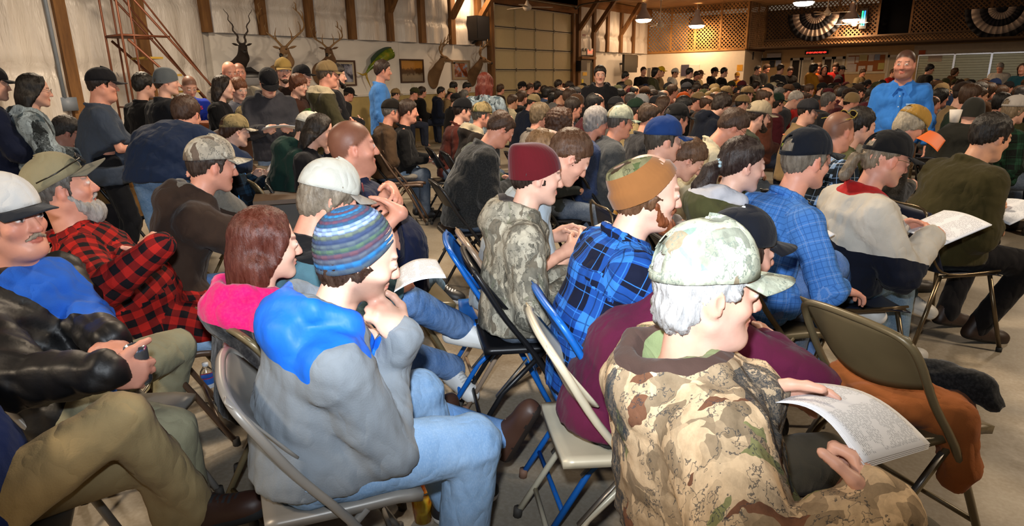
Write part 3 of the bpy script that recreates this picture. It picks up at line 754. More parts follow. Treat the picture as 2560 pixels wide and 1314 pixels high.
def pants_of(o, J, lod, spec):
    s = o.get('s', 1.0); g = o.get('girth', 0.); vox = LOD[lod][2]; F = Field(); t = spec.get('thick', .010); P = J['pelvis']; sd = V(1, 0, 0)
    sit = o.get('pose', 'sit') == 'sit'
    F.add(Cone(P+V(0, 0, -.015), P+V(0, 0, .06), (.080+t+g*.02)*s, (.062+t+g*.03)*s, 1.40, sd), .03)
    for q in (-1, 1):
        h, k, a = J['hip'][q], J['kn'][q], J['an'][q]; 
        F.add(Cone(h, k, (.086+t)*s, (.062+t)*s), .03); F.add(Cone(k, a+(a-k)*.02, (.060+t)*s, (.048+t*1.3)*s), .014)
    lo, hi = bounds(F, vox*2); v, f = F.mesh(axes_for(lo, hi, max(vox, .014))); N_ = vnormals(v, f)
    if lod != 'far':
        amp = np.full(len(v), .0020)
        for q in (-1, 1):
            for c, r, k in ((J['kn'][q], .12, .0055), (J['hip'][q], .14, .0050), (J['an'][q], .12, .0060)): amp += k*np.exp(-((v-c)**2).sum(1)/r**2)
        v = v+N_*(wrinkle(v, o.get('seed', 1)+50, .9)*amp)[:, None]
    uv, _, _ = uv_map(v, f, F.prims()) if lod != 'far' else (None, None, None)
    return v, f, uv
SHOE = {}
def shoe_mesh(kind):
    if kind in SHOE: return SHOE[kind]
    F = Field(); vox = .0085
    F.add(Cone((0, -.045, -.058), (0, .165, -.062), .030, .026, 1.35, (1, 0, 0)), .01)
    F.add(Ell((0, .125, -.040), (.046, .075, .040)), .02); F.add(Ell((0, .02, -.028), (.040, .085, .050)), .03)
    F.add(Cone((0, -.030, -.03), (0, -.012, .035 if kind == 'boot' else .012), .040, .042 if kind == 'boot' else .036), .02)
    F.sub(Half((0, 0, -.085), (0, 0, 1), .3), .004)
    if kind != 'boot': F.sub(Ell((0, -.008, .040), (.030, .045, .034)), .006)
    if kind == 'lace':
        for i in range(5): F.add(Cone((-.022, .045+.017*i, .012-.011*i), (.022, .048+.017*i, .012-.011*i), .005, .005), .003)
    lo, hi = bounds(F, .02); v, f = F.mesh(axes_for(lo, hi, vox)); fc = v[f].mean(1); mi = (fc[:, 2] < -.064).astype(int)
    if kind == 'lace': mi[(fc[:, 2] < -.050)] = 1; mi[(np.abs(fc[:, 0]) < .024) & (fc[:, 1] > .035) & (fc[:, 1] < .125) & (np.abs((fc[:, 1] % .017)-.0085) < .0045) & (fc[:, 2] > -.04)] = 2
    SHOE[kind] = (v, f, mi); return SHOE[kind]
SHOE_ME = {}
def put_shoe(parent, J, q, kind, color, sole, lace):
    key = (kind, sole, lace)
    if key not in SHOE_ME:
        v, f, mi = shoe_mesh(kind)
        SHOE_ME[key] = mk('shoe', v, f, [m_objpaint(.5), plain(sole, .7), plain(lace, .7)], mi=mi, link_it=False)
    o = link('shoe', SHOE_ME[key], parent); d = J['ft'][q]; x = nrm(np.cross(d, (0, 0, 1))); z = np.cross(x, d); p = J['an'][q]
    o.matrix_local = Matrix(((x[0], d[0], z[0], p[0]), (x[1], d[1], z[1], p[1]), (x[2], d[2], z[2], p[2]), (0, 0, 0, 1))); o.color = (*srgb(color), 1); return o
def glasses(parent, X, col='202020', n=12):
    T, R, s = X; b = MB(); p = lambda x, y, z: T+R@(V(x, y, z)*s)
    for q in (-1, 1):
        b.tube([p(q*.034+.021*cos(a), .104-.006*abs(cos(a)), .002+.016*sin(a)) for a in np.linspace(0, 2*pi, n+1)], .0013*s, 5, False)
        b.tube([p(q*.055, .098, .006), p(q*.078, .03, .010), p(q*.080, -.012, .004)], .0015*s, 5)
    b.tube([p(-.013, .106, .006), p(.013, .106, .006)], .0013*s, 5)
    return b.out('eyeglasses', plain(col, .3, .3), parent)
def headgear(root, X, h, lod):
    """cap (with brim and button) or beanie"""
    k = h['kind']; n = 40 if lod in ('near', 'semi') else (28 if lod == 'mid' else 16)
    if k == 'cap':
        cr, br, bt, RR = cap_parts(X, h.get('pitch', 0), h.get('tall', 1.), h.get('brim', 1.), h.get('open', True) and lod != 'far', h.get('yaw', 0), h.get('mesh', False), n)
        m = h.get('mat') or m_cloth('plain'); m2 = h.get('mat2') or plain('15130f', .9)
        o = cr.out('cap', [m, m2], root, True); o.color = (*srgb(h.get('c', '222222')), 1)
        sd = o.modifiers.new('cloth', 'SOLIDIFY'); sd.thickness = .002; sd.offset = 1
        bo = br.out('brim', [h.get('brimmat') or m], o, True); bo.color = (*srgb(h.get('brimc', h.get('c', '222222'))), 1)
        if lod in ('near', 'semi'):
            b = bt.out('button', [m], o, True); b.color = (*srgb(h.get('btnc', h.get('c', '222222'))), 1)
        if h.get('open', True) and lod != 'far':
            T, R, s = X; st = MB(); st.tube([T+RR@(V(.086*sin(a), -.014+.107*cos(a), .036)*s) for a in np.linspace(pi-.5, pi+.5, 7)], .007*s, 6, True, .4)
            so = st.out('strap', [m], o, True); so.color = (*srgb(h.get('strapc', h.get('c', '222222'))), 1)
        return o
    v, f, t = beanie_mesh(X, .01, h.get('slouch', 0), h.get('low', 0), h.get('rows', 0), h.get('tall', 1.), h.get('n', 96 if lod in ('near', 'semi') else (44 if lod == 'mid' else 20)), h.get('cuff', 0), h.get('pitch', 0), h.get('yaw', 0))
    col = None; mats = h.get('mat') or m_cloth('knit'); mi = None; mats = mats if isinstance(mats, list) else [mats]
    if h.get('palette'):
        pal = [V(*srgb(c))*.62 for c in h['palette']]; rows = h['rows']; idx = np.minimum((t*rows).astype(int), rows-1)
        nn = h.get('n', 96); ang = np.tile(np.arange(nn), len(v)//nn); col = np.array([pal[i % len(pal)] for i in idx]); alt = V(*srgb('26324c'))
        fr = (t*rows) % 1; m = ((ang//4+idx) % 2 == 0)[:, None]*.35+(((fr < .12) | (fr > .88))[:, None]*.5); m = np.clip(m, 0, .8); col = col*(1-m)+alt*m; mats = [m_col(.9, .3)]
    if h.get('patch'):
        fc = v[f].mean(1); q = (fc-X[0])@X[1]; mi = h['patch'](q, t[f[:, 0]])
    o = mk('knit_cap', v, f, mats, root, mi=mi, col=col); o.color = (*srgb(h.get('c', '333333')), 1); return o
PEOPLE = []
def build_person(o, loc=None, heading=0.0, link_root=True):
    """person > body, hair, beard, cap (> brim, button, strap), jacket, trousers, shoe, shoe"""
    lod = o.get('lod', 'mid'); J = figure(o); X = (J['headC'], J['headR'], J['hs'])
    root = empty('person', loc if loc is not None else (0, 0, 0), heading); root['category'] = 'person'; root['label'] = o['label']
    if o.get('group'): root['group'] = o['group']
    v, f, c = body_of(o, J, lod); mk('body', v, f, m_skin(), root, col=c)
    vox = LOD[lod][3]; hc = srgb(o.get('hairc', '4a3626'))
    if o.get('hair'):
        r = hair_mesh(o['hair'], X, vox, o.get('seed', 0), o.get('hvol', 1.), (o.get('hat') or {}).get('kind'))
        if r: mk('hair', r[0], r[1], m_hair(), root).color = (*hc, 1)
    if o.get('beard'):
        r = hair_mesh(o['beard'], X, vox*.8, 3)
        if r: mk('beard', r[0], r[1], m_hair(), root).color = (*srgb(o.get('beardc', o.get('hairc', '4a3626'))), 1)
    if o.get('hat'): headgear(root, X, o['hat'], lod)
    if o.get('glasses'): glasses(root, X, o['glasses'])
    sp = o.get('top', {}); v, f, uv = top_of(o, J, lod, sp); mi = None; mats = sp.get('mat') or m_cloth('plain'); mats = mats if isinstance(mats, list) else [mats]
    if sp.get('zone') and lod != 'far': v, f, uv, mi = zone_cut(v, f, uv, lambda c: sp['zone'](c, J))
    to = mk(sp.get('name', {'shirt': 'shirt', 'tee': 'shirt', 'hoodie': 'hoodie'}.get(sp.get('kind', 'jacket'), 'jacket')), v, f, mats, root, mi=mi, uv=uv); to.color = (*srgb(sp.get('c', '303030')), 1)
    bt = o.get('bottom', {}); v, f, uv = pants_of(o, J, lod, bt); po = mk('trousers', v, f, bt.get('mat') or m_cloth('denim'), root, uv=uv); po.color = (*srgb(bt.get('c', '4a6a94')), 1)
    sh = o.get('shoes', ('lace', '2a2420', '181614', '3a3430'))
    if sh and lod != 'far':
        for q in (-1, 1): put_shoe(root, J, q, *sh)
    root['_j'] = 0; del root['_j']
    return root, J
def heading_for(pos, alpha):
    """turn about z so that the figure's front (+y) points alpha degrees to the right of the line of sight"""
    b = atan2(pos[1]-CAM[1], pos[0]-CAM[0])-radians(alpha); return b-pi/2
def person(o):
    """place by the pixel of the head centre and its depth along the view"""
    px, py, dep = o['at']; T = at_d(px, py, dep); sit = o.get('pose', 'sit') == 'sit'
    for _ in range(6):
        J = figure(o); dz = T[2]-J['headC'][2]
        if sit or o.get('fixz'):
            o['tors'] = min(1.14, max(.64, o.get('tors', 1.)+dz/.52/max(.4, cos(radians(o.get('lean', 8)))))) 
        else: o['s'] = min(1.12, max(.6, o.get('s', 1.)*(1+dz/J['headC'][2])))
    hd = heading_for(T, o.get('face', 90)); J = figure(o); c, s_ = cos(hd), sin(hd); h = J['headC']
    loc = V(T[0]-(c*h[0]-s_*h[1]), T[1]-(s_*h[0]+c*h[1]), 0)
    if o.get('px'):
        ar = list(o.get('arms', ('lap', 'lap'))); iv = lambda w_: V(c*(w_[0]-loc[0])+s_*(w_[1]-loc[1]), -s_*(w_[0]-loc[0])+c*(w_[1]-loc[1]), w_[2]); iw = lambda w_: V(c*w_[0]+s_*w_[1], -s_*w_[0]+c*w_[1], w_[2])
        for k, q in (('L', 0), ('R', 1)):
            if k in o['px']:
                a, b, nn, curl = o['px'][k][:4]; A_, B_ = at_d(*a), at_d(*b); ex = o['px'][k][4] if len(o['px'][k]) > 4 else {}
                ar[q] = ('abs', iv(A_), iw(nrm(B_-A_)), iw(nn[0]*_r+nn[1]*_u-nn[2]*_f), ex.get('pole', (.6, -.5, -.8)), curl, ex)
        o['arms'] = tuple(ar)
    if o.get('lpx'):
        iv = lambda w_: V(c*(w_[0]-loc[0])+s_*(w_[1]-loc[1]), -s_*(w_[0]-loc[0])+c*(w_[1]-loc[1]), w_[2]); lg = o.get('legs', 'sit'); lg = dict(lg) if isinstance(lg, dict) else {-1: lg, 1: lg}
        for k, q in (('L', -1), ('R', 1)):
            if k in o['lpx']:
                A_, B_ = iv(at_z(*o['lpx'][k][0])), iv(at_z(*o['lpx'][k][1])); ss = o.get('s', 1.0); d_ = nrm(B_-A_); pole = o['lpx'][k][2] if len(o['lpx'][k]) > 2 else (.1, .4, 1)
                lg[q] = ((A_[0]*q/ss, A_[1]/ss, A_[2]), (d_[0]*q, d_[1], d_[2]), pole)
        o['legs'] = lg
    root, J = build_person(o, loc, hd); pp = proj(V(*(loc+V(c*h[0]-s_*h[1], s_*h[0]+c*h[1], h[2]))))
    if abs(pp[1]-py) > 12: print('HEAD OFF', o['label'][:40], 'py', py, 'got', round(pp[1]), 'tors', o.get('tors'), 's', o.get('s'))
    PEOPLE.append((o, root, J, loc, hd))
    return root, J, loc, hd
# ------------------------------------------------------------------ the hall
WX = -12.2; CZ = 4.2; YB = 26.0; YR = 28.3; XC = at_y(1862, 140, YB)[0]; XR = 16.0
def struct(mb, name, mat, parent=None, smooth=False, **kw):
    o = mb.out(name, mat, parent, smooth)
    if parent is None: o['kind'] = 'structure'
    return tag(o, **kw)
def m_floor():
    t = NT('worn_concrete'); n = t.noise(.55, 6, rough=.65); n2 = t.noise(7, 5, rough=.7)
    c = t.ramp(n, [(.30, srgb('786a56')), (.5, srgb('8c8272')), (.72, srgb('9a9488'))])
    c = t.mix(t.ramp(n2, [(.35, 0.), (.75, .25)]), c, srgb('7c7060'))
    dk = t.noise(1.1, 5, stretch=(1, 1, 1), rough=.6); c = t.mix(t.ramp(dk, [(.62, 0.), (.8, .35)]), c, srgb('5e5347'))
    c = t.mix(t.ramp(t.noise(60, 3), [(.4, 0.), (.8, .25)]), c, srgb('c0baae'))
    t.col(c); t.rough(.42, .4); t.bump(n2, .08, .01); r = t.ramp(n2, [(.3, .30), (.7, .55)]); t.l(r, t.b.inputs['Roughness']); return t.m
mb = MB(); mb.box((WX, -7, -.1), (XR, YR, 0)); struct(mb, 'floor', m_floor())
# board ceiling with recessed joints and exposed purlins
def m_wood(a, b, sc=2.0, st=(1, 6, 6), rough=.7):
    def f():
        t = NT('wood'); n = t.noise(sc, 5, stretch=st, rough=.6); t.col(t.ramp(n, [(.3, srgb(a)), (.7, srgb(b))])); t.rough(rough, .3); t.bump(n, .2, .004); return t.m
    return M(('wood', a, b, sc, st), f)
mb = MB(); mb.box((WX, -7, CZ+.03), (XR, YR, CZ+.12)); ceil = struct(mb, 'ceiling', plain('4c3a28', .9))
pl = None; W_ = 1.12
for i in range(int((XR-WX)/W_)+1):
    for j in range(9):
        x0 = WX+i*W_; y0 = 6+j*2.5
        if y0 < 8: continue
        if pl is None:
            m = MB(); m.box((.01, .01, 0), (W_-.01, 2.49, .025)); pl = mk('panel', m.v, m.f, m_wood('8c6c4a', 'ad8b63', 1.6, (1, 1, 1)), smooth=False, link_it=False)
        o = link('panel', pl, ceil); o.location = (x0, y0, CZ+.005)
# insulation sheeting on the long wall: pleats gathered at tuft rows
def sheet(y0, y1, z0, z1, name='insulation_sheet'):
    ny = max(6, int((y1-y0)/.04)); nz = 44; ph = random.random()*9; m = MB()
    def fn(u, w):
        y = y0+(y1-y0)*u; z = z0+(z1-z0)*w; d = .12*sin(pi*u)**.5
        for k, (fr, am) in enumerate(((9, .034), (17, .034), (33, .018))): d += am*sin(fr*y+ph+1.2*sin(z*1.3+k*2+ph))*(.5+.5*sin(z*.9+k))
        tz = ((z-.55) % 1.22)/1.22; tuft = math.exp(-((min(tz, 1-tz))/.07)**2); d -= tuft*(.05+.03*abs(sin(y*4.2)))
        return (WX+.04+max(0, d), y, z)
    m.grid(fn, ny, nz); o = struct(m, name, M('sheet', m_sheet), smooth=True, kind='structure'); return o
def m_sheet():
    t = NT('white_sheeting'); n = t.noise(2.5, 5, stretch=(1, 1, .25), rough=.6); t.col(t.ramp(n, [(.3, srgb('c6bdb4')), (.7, srgb('ddd6cd'))])); t.rough(.36, .5); t.bump(t.noise(6, 4, stretch=(1, 1, .16), rough=.6), .9, .06); return t.m
PANEL_B, PANEL_T = 1.22, 2.46
def yw(px, py): return at_x(px, py, WX+.05)[1]
pY0 = yw(523, 94); door0, door1 = yw(1224, 120), yw(1428, 130)
mb = MB(); mb.box((WX-.12, -7, 0), (WX, YB, CZ)); struct(mb, 'wall_left', plain('b9b2a8', .9))
posts = [yw(165, 130), yw(352, 90), yw(516, 90), yw(650, 45), yw(770, 50), yw(875, 55), yw(970, 55), yw(1051, 60), yw(1126, 60), yw(1192, 60), yw(1217, 60)]
posts2 = [yw(1443, 90), yw(1481, 90), yw(1515, 90), yw(1549, 90), yw(1580, 90)]
beam = m_wood('5e3f24', '8a6238', 3, (4, 4, .5)); allp = [posts[0]-1.15, posts[0]-2.3, posts[0]-3.5]+posts
prev = -6.5
for i, y in enumerate(sorted(allp)):
    z0 = PANEL_T if y > pY0-.3 else 0
    m = MB(); m.box((WX, y-.085, z0), (WX+.16, y+.085, CZ)); tag(m.out('wall_post', beam), kind='structure')
    if y-prev > .4: sheet(prev+.085, y-.085, PANEL_T if (prev > pY0-.5) else .0, CZ)
    prev = y
prev = door1+.1
for y in posts2:
    m = MB(); m.box((WX, y-.08, PANEL_T if y > posts2[1]+.1 else 0), (WX+.16, y+.08, CZ)); tag(m.out('wall_post', beam), kind='structure')
    if y-prev > .3: sheet(prev+.05, y-.08, PANEL_T if y > posts2[0]+.1 else 2.2, CZ)
    prev = y
sheet(posts2[-1]+.08, YB-.02, PANEL_T, CZ)
for kb, (y, L) in enumerate(((posts[6], 1.0), (posts[8], 1.1), (posts[9], 1.2), (posts[3], .9), (posts2[0], 1.15), (posts2[1], 1.15), (posts2[3], 1.0))):
    m = MB(); m.beam((WX+.13, y, 3.15), (WX+.13+L*.75, y, CZ), .13, .14, (0, 1, 0)); tag(m.out('knee_brace', beam), 'brown timber knee brace, '+['third one along the sheeted wall', 'fourth one, nearest the loudspeaker', 'just before the garage door', 'second one, above the widest antlers', 'just past the garage door', 'second one past the garage door', 'nearest the lattice corner'][kb], 'beam', 'timber knee braces along the sheeted wall')
# white boards and ochre wainscot below
def m_board():
    t = NT('white_board'); n = t.noise(1.2, 3); t.col(t.ramp(n, [(.3, srgb('d3cdc4')), (.7, srgb('dfd9d0'))])); t.rough(.6, .3); return t.m
wb = M('board', m_board); y = pY0; wl = None
while y < door0-.15:
    y2 = min(y+2.44, door0-.12); m = MB(); m.box((WX+.01, y+.003, PANEL_B), (WX+.045, y2-.003, PANEL_T))
    m.out('panel', wb, bpy.data.objects['wall_left']); y = y2
y = posts2[1]+.08
while y < YB-.05:
    y2 = min(y+2.44, YB); m = MB(); m.box((WX+.01, y+.003, 0), (WX+.045, y2-.003, PANEL_T)); m.out('panel', wb, bpy.data.objects['wall_left']); y = y2
mb = MB(); mb.box((WX+.01, pY0, 0), (WX+.04, door0-.12, PANEL_B)); struct(mb, 'wall_left_wainscot', plain('b09a62', .7))
mb = MB(); mb.box((WX+.02, pY0, PANEL_B-.03), (WX+.06, door0-.12, PANEL_B+.02)); struct(mb, 'trim_1', plain('cfc9bf', .7))
# grey conduit beside the first post
mb = MB(); yy = posts[0]-.2; mb.tube([(WX+.2, yy, 1.35), (WX+.2, yy, CZ)], .028); mb.box((WX+.12, yy-.06, 1.15), (WX+.22, yy+.16, 1.36)); tag(mb.out('conduit', plain('7d8794', .5), smooth=True), 'grey electrical conduit with outlet box beside the wall post', 'conduit')
# sectional garage door
gd = empty('door_1', (WX, 0, 0)); gd['kind'] = 'structure'
DH = 3.62; ns = 6
for i in range(ns):
    m = MB(); z0 = DH*i/ns; m.box((.06, door0+.12, z0+.012), (.10, door1-.12, z0+DH/ns-.012)); sec = m.out('panel', plain('b5a67c', .55, var=.06), gd)
    m = MB()
    for zz in (z0+.03, z0+DH/ns-.03): m.box((.10, door0+.13, zz-.012), (.125, door1-.13, zz+.012))
    for k in range(1, 4): yk = door0+.12+(door1-door0-.24)*k/4; m.box((.10, yk-.025, z0+.02), (.12, yk+.025, z0+DH/ns-.02))
    m.out('rail', plain('a5987a', .5), sec)
    m = MB()
    for k in range(0, 5): yk = door0+.14+(door1-door0-.28)*k/4; m.box((.12, yk-.02, z0-.05), (.14, yk+.02, z0+.05)); m.tube([(.14, yk-.05, z0), (.14, yk+.05, z0)], .012, 6)
    m.out('hinge', plain('5a554a', .4, .6), sec)
m = MB()
for yk in (door0+.06, door1-.06): m.tube(bez([(.18, yk, 0), (.18, yk, 3.45), (.30, yk, 3.78), (.75, yk, 3.92), (3.2, yk, 3.95)], 5), .025, 6)
m.tube([(.25, door0, 3.85), (.25, door1, 3.85)], .03, 8); m.out('track', plain('6a665c', .4, .7), gd)
m = MB(); m.box((WX+.02, door0-.12, DH+.02), (WX+.22, door1+.12, CZ-.02)); struct(m, 'trim_2', m_wood('5a3a1e', '8c5c2c', 1.5, (1, 1, 4)))
for k, yk in enumerate((door0, door1)):
    m = MB(); m.box((WX, yk-.10, 0), (WX+.2, yk+.05, CZ)); struct(m, 'trim_%d' % (3+k), beam)
# long timber plate along the top of the wall
m = MB(); m.box((WX+.15, 4, CZ-.3), (WX+.22, YB, CZ-.02)); struct(m, 'trim_5', m_wood('6a4626', '9a6c3c', 1.5, (1, .5, 4)))
# personnel door
yd0, yd1 = yw(1446, 200), yw(1476, 200); dr = empty('door_2', (WX, 0, 0)); dr['kind'] = 'structure'
m = MB(); m.box((.05, yd0+.06, 0), (.10, yd1-.06, 2.08)); m.out('door_leaf', plain('8f8c80', .5), dr)
m = MB(); m.box((.03, yd0, 0), (.13, yd0+.06, 2.16)); m.box((.03, yd1-.06, 0), (.13, yd1, 2.16)); m.box((.03, yd0, 2.08), (.13, yd1, 2.16)); m.out('door_frame', plain('6f6a5c', .5), dr)
m = MB(); m.box((.105, yd0+.2, 1.62), (.11, yd0+.5, 1.74)); m.out('notice', plain('d8a92e', .6), dr)
m = MB(); m.box((.105, yd0+.12, 1.0), (.11, yd0+.26, 1.5)); m.out('notice', plain('d9c22c', .6), dr)
m = MB(); m.box((WX+.02, yd0-.1, 2.18), (WX+.25, yd1+.05, 2.27)); struct(m, 'trim_6', m_wood('6a4626', '9a6c3c', 1.5, (1, .5, 4)))
def textobj(txt, size, mat, parent, M4, name='lettering', bold=0.0, extr=.003, align='CENTER'):
    cu = bpy.data.curves.new(name, 'FONT'); cu.body = txt; cu.size = size; cu.extrude = extr; cu.align_x = align; cu.align_y = 'CENTER'; cu.offset = bold
    o = bpy.data.objects.new(name, cu); C.objects.link(o); dg = bpy.context.evaluated_depsgraph_get(); me = bpy.data.meshes.new_from_object(o.evaluated_get(dg)); bpy.data.objects.remove(o)
    me.materials.clear(); me.materials.append(mat); o = link(name, me, parent); o.matrix_local = M4; return o
def wallM(pos, n=(1, 0, 0)):
    """matrix for flat lettering on a wall with outward normal n"""
    n = nrm(n); up = V(0, 0, 1); x = np.cross(up, n); return Matrix(((x[0], up[0], n[0], pos[0]), (x[1], up[1], n[1], pos[1]), (x[2], up[2], n[2], pos[2]), (0, 0, 0, 1)))
es = MB(); es.box((WX+.06, yd0+.45, 2.32), (WX+.14, yd0+.85, 2.56)); eo = es.out('exit_sign', plain('d8cfc4', .5)); tag(eo, 'lit red lettered exit sign above the personnel door', 'sign')
textobj('EXIT', .17, glow((1., .10, .05), 2.5), eo, wallM((WX+.145, yd0+.65, 2.44)), bold=.006)
m = MB(); m.box((WX+.06, yd0+.05, 2.32), (WX+.14, yd0+.35, 2.45)); e = m.out('emergency_light', plain('bdb6a8', .5)); tag(e, 'small twin headed emergency light beside the exit sign', 'light')
m = MB(); [m.lathe([(.0, .0), (.05, .01), (.06, .06), (0, .07)], (WX+.15, yd0+k, 2.5), 10, np.array([[0, 0, 1], [0, 1, 0], [-1, 0, 0]])) for k in (.1, .3)]; m.out('lamp_head', plain('8a8478', .4), e)
m = MB(); m.box((WX+.05, yw(1459, 129)-.13, 2.86), (WX+.08, yw(1459, 129)+.13, 3.12)); tag(m.out('red_notice', plain('6e1c1a', .6)), 'small dark red square notice high above the exit sign', 'sign')
m = MB(); yy = yw(1441, 170); m.box((WX+.16, yy-.2, 1.78), (WX+.36, yy+.2, 2.12)); m.tube([(WX, yy, 1.95), (WX+.2, yy, 1.95)], .03); tag(m.out('wall_monitor', plain('17161a', .4)), 'black boxed device on bracket by garage door track', 'device')
m = MB(); c_ = at_x(1576, 166, WX+.5); m.box((WX+.42, c_[1]-.55, 1.72), (WX+.52, c_[1]+.55, 2.38)); tv = m.out('television', plain('141210', .3)); tag(tv, 'dark flat television mounted near the corner', 'television'); m = MB(); m.tube([(WX, c_[1], 2.05), (WX+.36, c_[1], 2.05)], .04); m.out('bracket', plain('202020', .4), tv)
# ---- end walls
EX0 = at_y(1470, 100, YB)[0]
mb = MB(); mb.box((WX, YB, 0), (XC, YB+.12, 2.5)); struct(mb, 'wall_back', plain('ddd0bd', .7, var=.06))
mb = MB(); mb.box((XC-.12, YB+.125, 0), (XC-.005, YR, 2.5)); struct(mb, 'wall_recess', plain('cfc2ae', .7, var=.06))
mb = MB(); mb.box((XC, YR, 0), (XR, YR+.12, 2.62)); struct(mb, 'wall_far', plain('c3a070', .75, var=.06))
mb = MB(); mb.box((WX, YR+2.2, 2.4), (XR, YR+2.3, CZ)); struct(mb, 'wall_loft', plain('2a2018', .9))
mb = MB(); mb.box((WX, YB+.1, 2.5), (XR, YR+2.2, 2.56)); struct(mb, 'loft_floor', plain('4a3826', .9))
mb = MB(); mb.box((XR, -7, 0), (XR+.12, YR+2, CZ)); struct(mb, 'wall_right', plain('b9ad9a', .9))
mb = MB(); mb.box((WX, -7.1, 0), (XR, -7, CZ)); struct(mb, 'wall_behind', plain('b9ad9a', .9))
# diagonal lattice, real strips on two layers
def lattice(a, b, z0, z1, name, label, sp=.145, wdt=.038, mat=None, frames=()):
    a = V(*a); b = V(*b); L = np.linalg.norm(b-a); d = (b-a)/L; n = np.cross(d, (0, 0, 1)); H_ = z1-z0; m = MB()
    for s_, off in ((1, .0), (-1, .012)):
        k = -H_
        while k < L+H_:
            # line from (k, z0) to (k+s H, z1) clipped to 0..L
            x0, x1 = (k, k+H_) if s_ > 0 else (k+H_, k); t0, t1 = 0., 1.; dx = x1-x0
            ta, tb = sorted(((0-x0)/dx, (L-x0)/dx)); t0 = max(t0, ta); t1 = min(t1, tb)
            if t1-t0 > .01:
                p = a+d*(x0+dx*t0)+V(0, 0, z0+H_*t0-a[2])+n*off; q = a+d*(x0+dx*t1)+V(0, 0, z0+H_*t1-a[2])+n*off; m.beam(p, q, .010, wdt, n) if False else m.beam(p, q, wdt, .010, n)
            k += sp
    o = m.out(name, mat or m_wood('9a7040', 'c0915a', 2, (1, 1, 1))); tag(o, label, 'lattice'); return o
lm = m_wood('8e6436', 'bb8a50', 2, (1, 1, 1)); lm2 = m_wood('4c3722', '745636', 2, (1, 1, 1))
def framed(a, b, z0, z1, label, mat, nb, fmat=None):
    t = empty('lattice_screen', (0, 0, 0)); tag(t, label, 'lattice'); o = lattice((*a, 0), (*b, 0), z0, z1, 'slat_mesh', None, mat=mat); o.parent = t
    del o['category']; o['kind'] = 'stuff'
    a = V(*a, 0); b = V(*b, 0)
    for i in range(nb+1):
        p = a+(b-a)*i/nb; m = MB(); m.beam(p+V(0, 0, z0), p+V(0, 0, z1), .07, .05, (0, 1, 0)); m.out('upright', fmat or mat, t)
    m = MB(); m.beam(a+V(0, 0, z0), b+V(0, 0, z0), .09, .05, (0, 0, 1)); m.beam(a+V(0, 0, z0), b+V(0, 0, z0), .05, .10); m.out('bottom_rail', fmat or mat, t)
    return t
framed((WX+.05, YB+.02), (XC, YB+.02), 2.5, CZ, 'tan lattice screen in lamp light above the white back wall', lm, 4)
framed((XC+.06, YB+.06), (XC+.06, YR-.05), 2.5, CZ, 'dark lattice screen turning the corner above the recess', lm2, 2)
xs = [XC, at_y(2190, 90, YR)[0], at_y(2272, 90, YR)[0], XR-.5]
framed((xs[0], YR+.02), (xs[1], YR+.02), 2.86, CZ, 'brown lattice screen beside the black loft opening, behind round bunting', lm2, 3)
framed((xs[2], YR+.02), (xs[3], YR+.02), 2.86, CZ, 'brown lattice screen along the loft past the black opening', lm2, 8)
m = MB(); m.box((xs[1], YR+.3, 2.86), (xs[2], YR+.35, CZ)); tag(m.out('loft_dark_sheet', plain('030304', .95, spec=.1)), 'black sheet standing for the dark loft opening between lattice screens', 'panel')  # darkness of the loft opening, put in as a black sheet
# patterned ledge under the loft
t = empty('ledge', (0, 0, 0)); tag(t, 'long brown ledge with small lattice facing below the loft', 'ledge')
m = MB(); m.box((XC, YR-.25, 2.84), (XR, YR+.1, 2.9)); m.box((XC, YR-.12, 2.56), (XR, YR-.06, 2.86)); m.out('ledge_board', plain('4e3a26', .8), t)
o = lattice((XC+.02, YR-.14, 0), (XR-.5, YR-.14, 0), 2.6, 2.84, 'slat_mesh', None, sp=.12, wdt=.028, mat=m_wood('7c5c3c', 'a07c54', 2, (1, 1, 1))); o.parent = t; del o['category']; o['kind'] = 'stuff'
m = MB(); m.box((XC, YR-.04, 2.5), (XR, YR, 2.6)); struct(m, 'trim_7', plain('9a6c3a', .7))
# round pleated buntings
def bunting(px, py, label):
    c = at_y(px, py, YR-.3); t = empty('bunting', c); tag(t, label, 'bunting', None); R_ = 1.02
    for r0, r1, cc in ((.0, .17, '1c1c26'), (.17, .38, 'a89a90'), (.38, .60, '15151e'), (.60, .84, 'b0a298'), (.84, 1.02, '13131b')):
        m = MB(); m.grid(lambda u, w: ((r0+(r1-r0)*w)*cos(pi+pi*u), .03*sin(u*90)*(.2+(r0+(r1-r0)*w)), (r0+(r1-r0)*w)*sin(pi+pi*u)), 90, 2, .004); m.out('pleated_band', plain(cc, .85), t, True)
    return t
bunting(2040, 33, 'round dark and cream bunting hung on loft lattice above the red message sign'); bunting(2506, 18, 'round dark and cream bunting past the black loft opening')
# red dot matrix sign
c_ = at_y(2041, 131, YR-.2); m = MB(); m.box((c_[0]-.42, YR-.22, c_[2]-.07), (c_[0]+.42, YR-.10, c_[2]+.07)); sg = m.out('message_sign', plain('0a0606', .4)); tag(sg, 'black message sign with glowing red lettering under the ledge', 'sign')
for k in range(17):
    m = MB(); m.box((c_[0]-.36+k*.043, YR-.226, c_[2]-.028-.012*(k % 3 == 0)), (c_[0]-.36+k*.043+.034-.012*(k % 4 == 1), YR-.221, c_[2]+.026+.008*(k % 2))); m.out('lit_dot', glow((1., .05, .03), 1.3), sg)
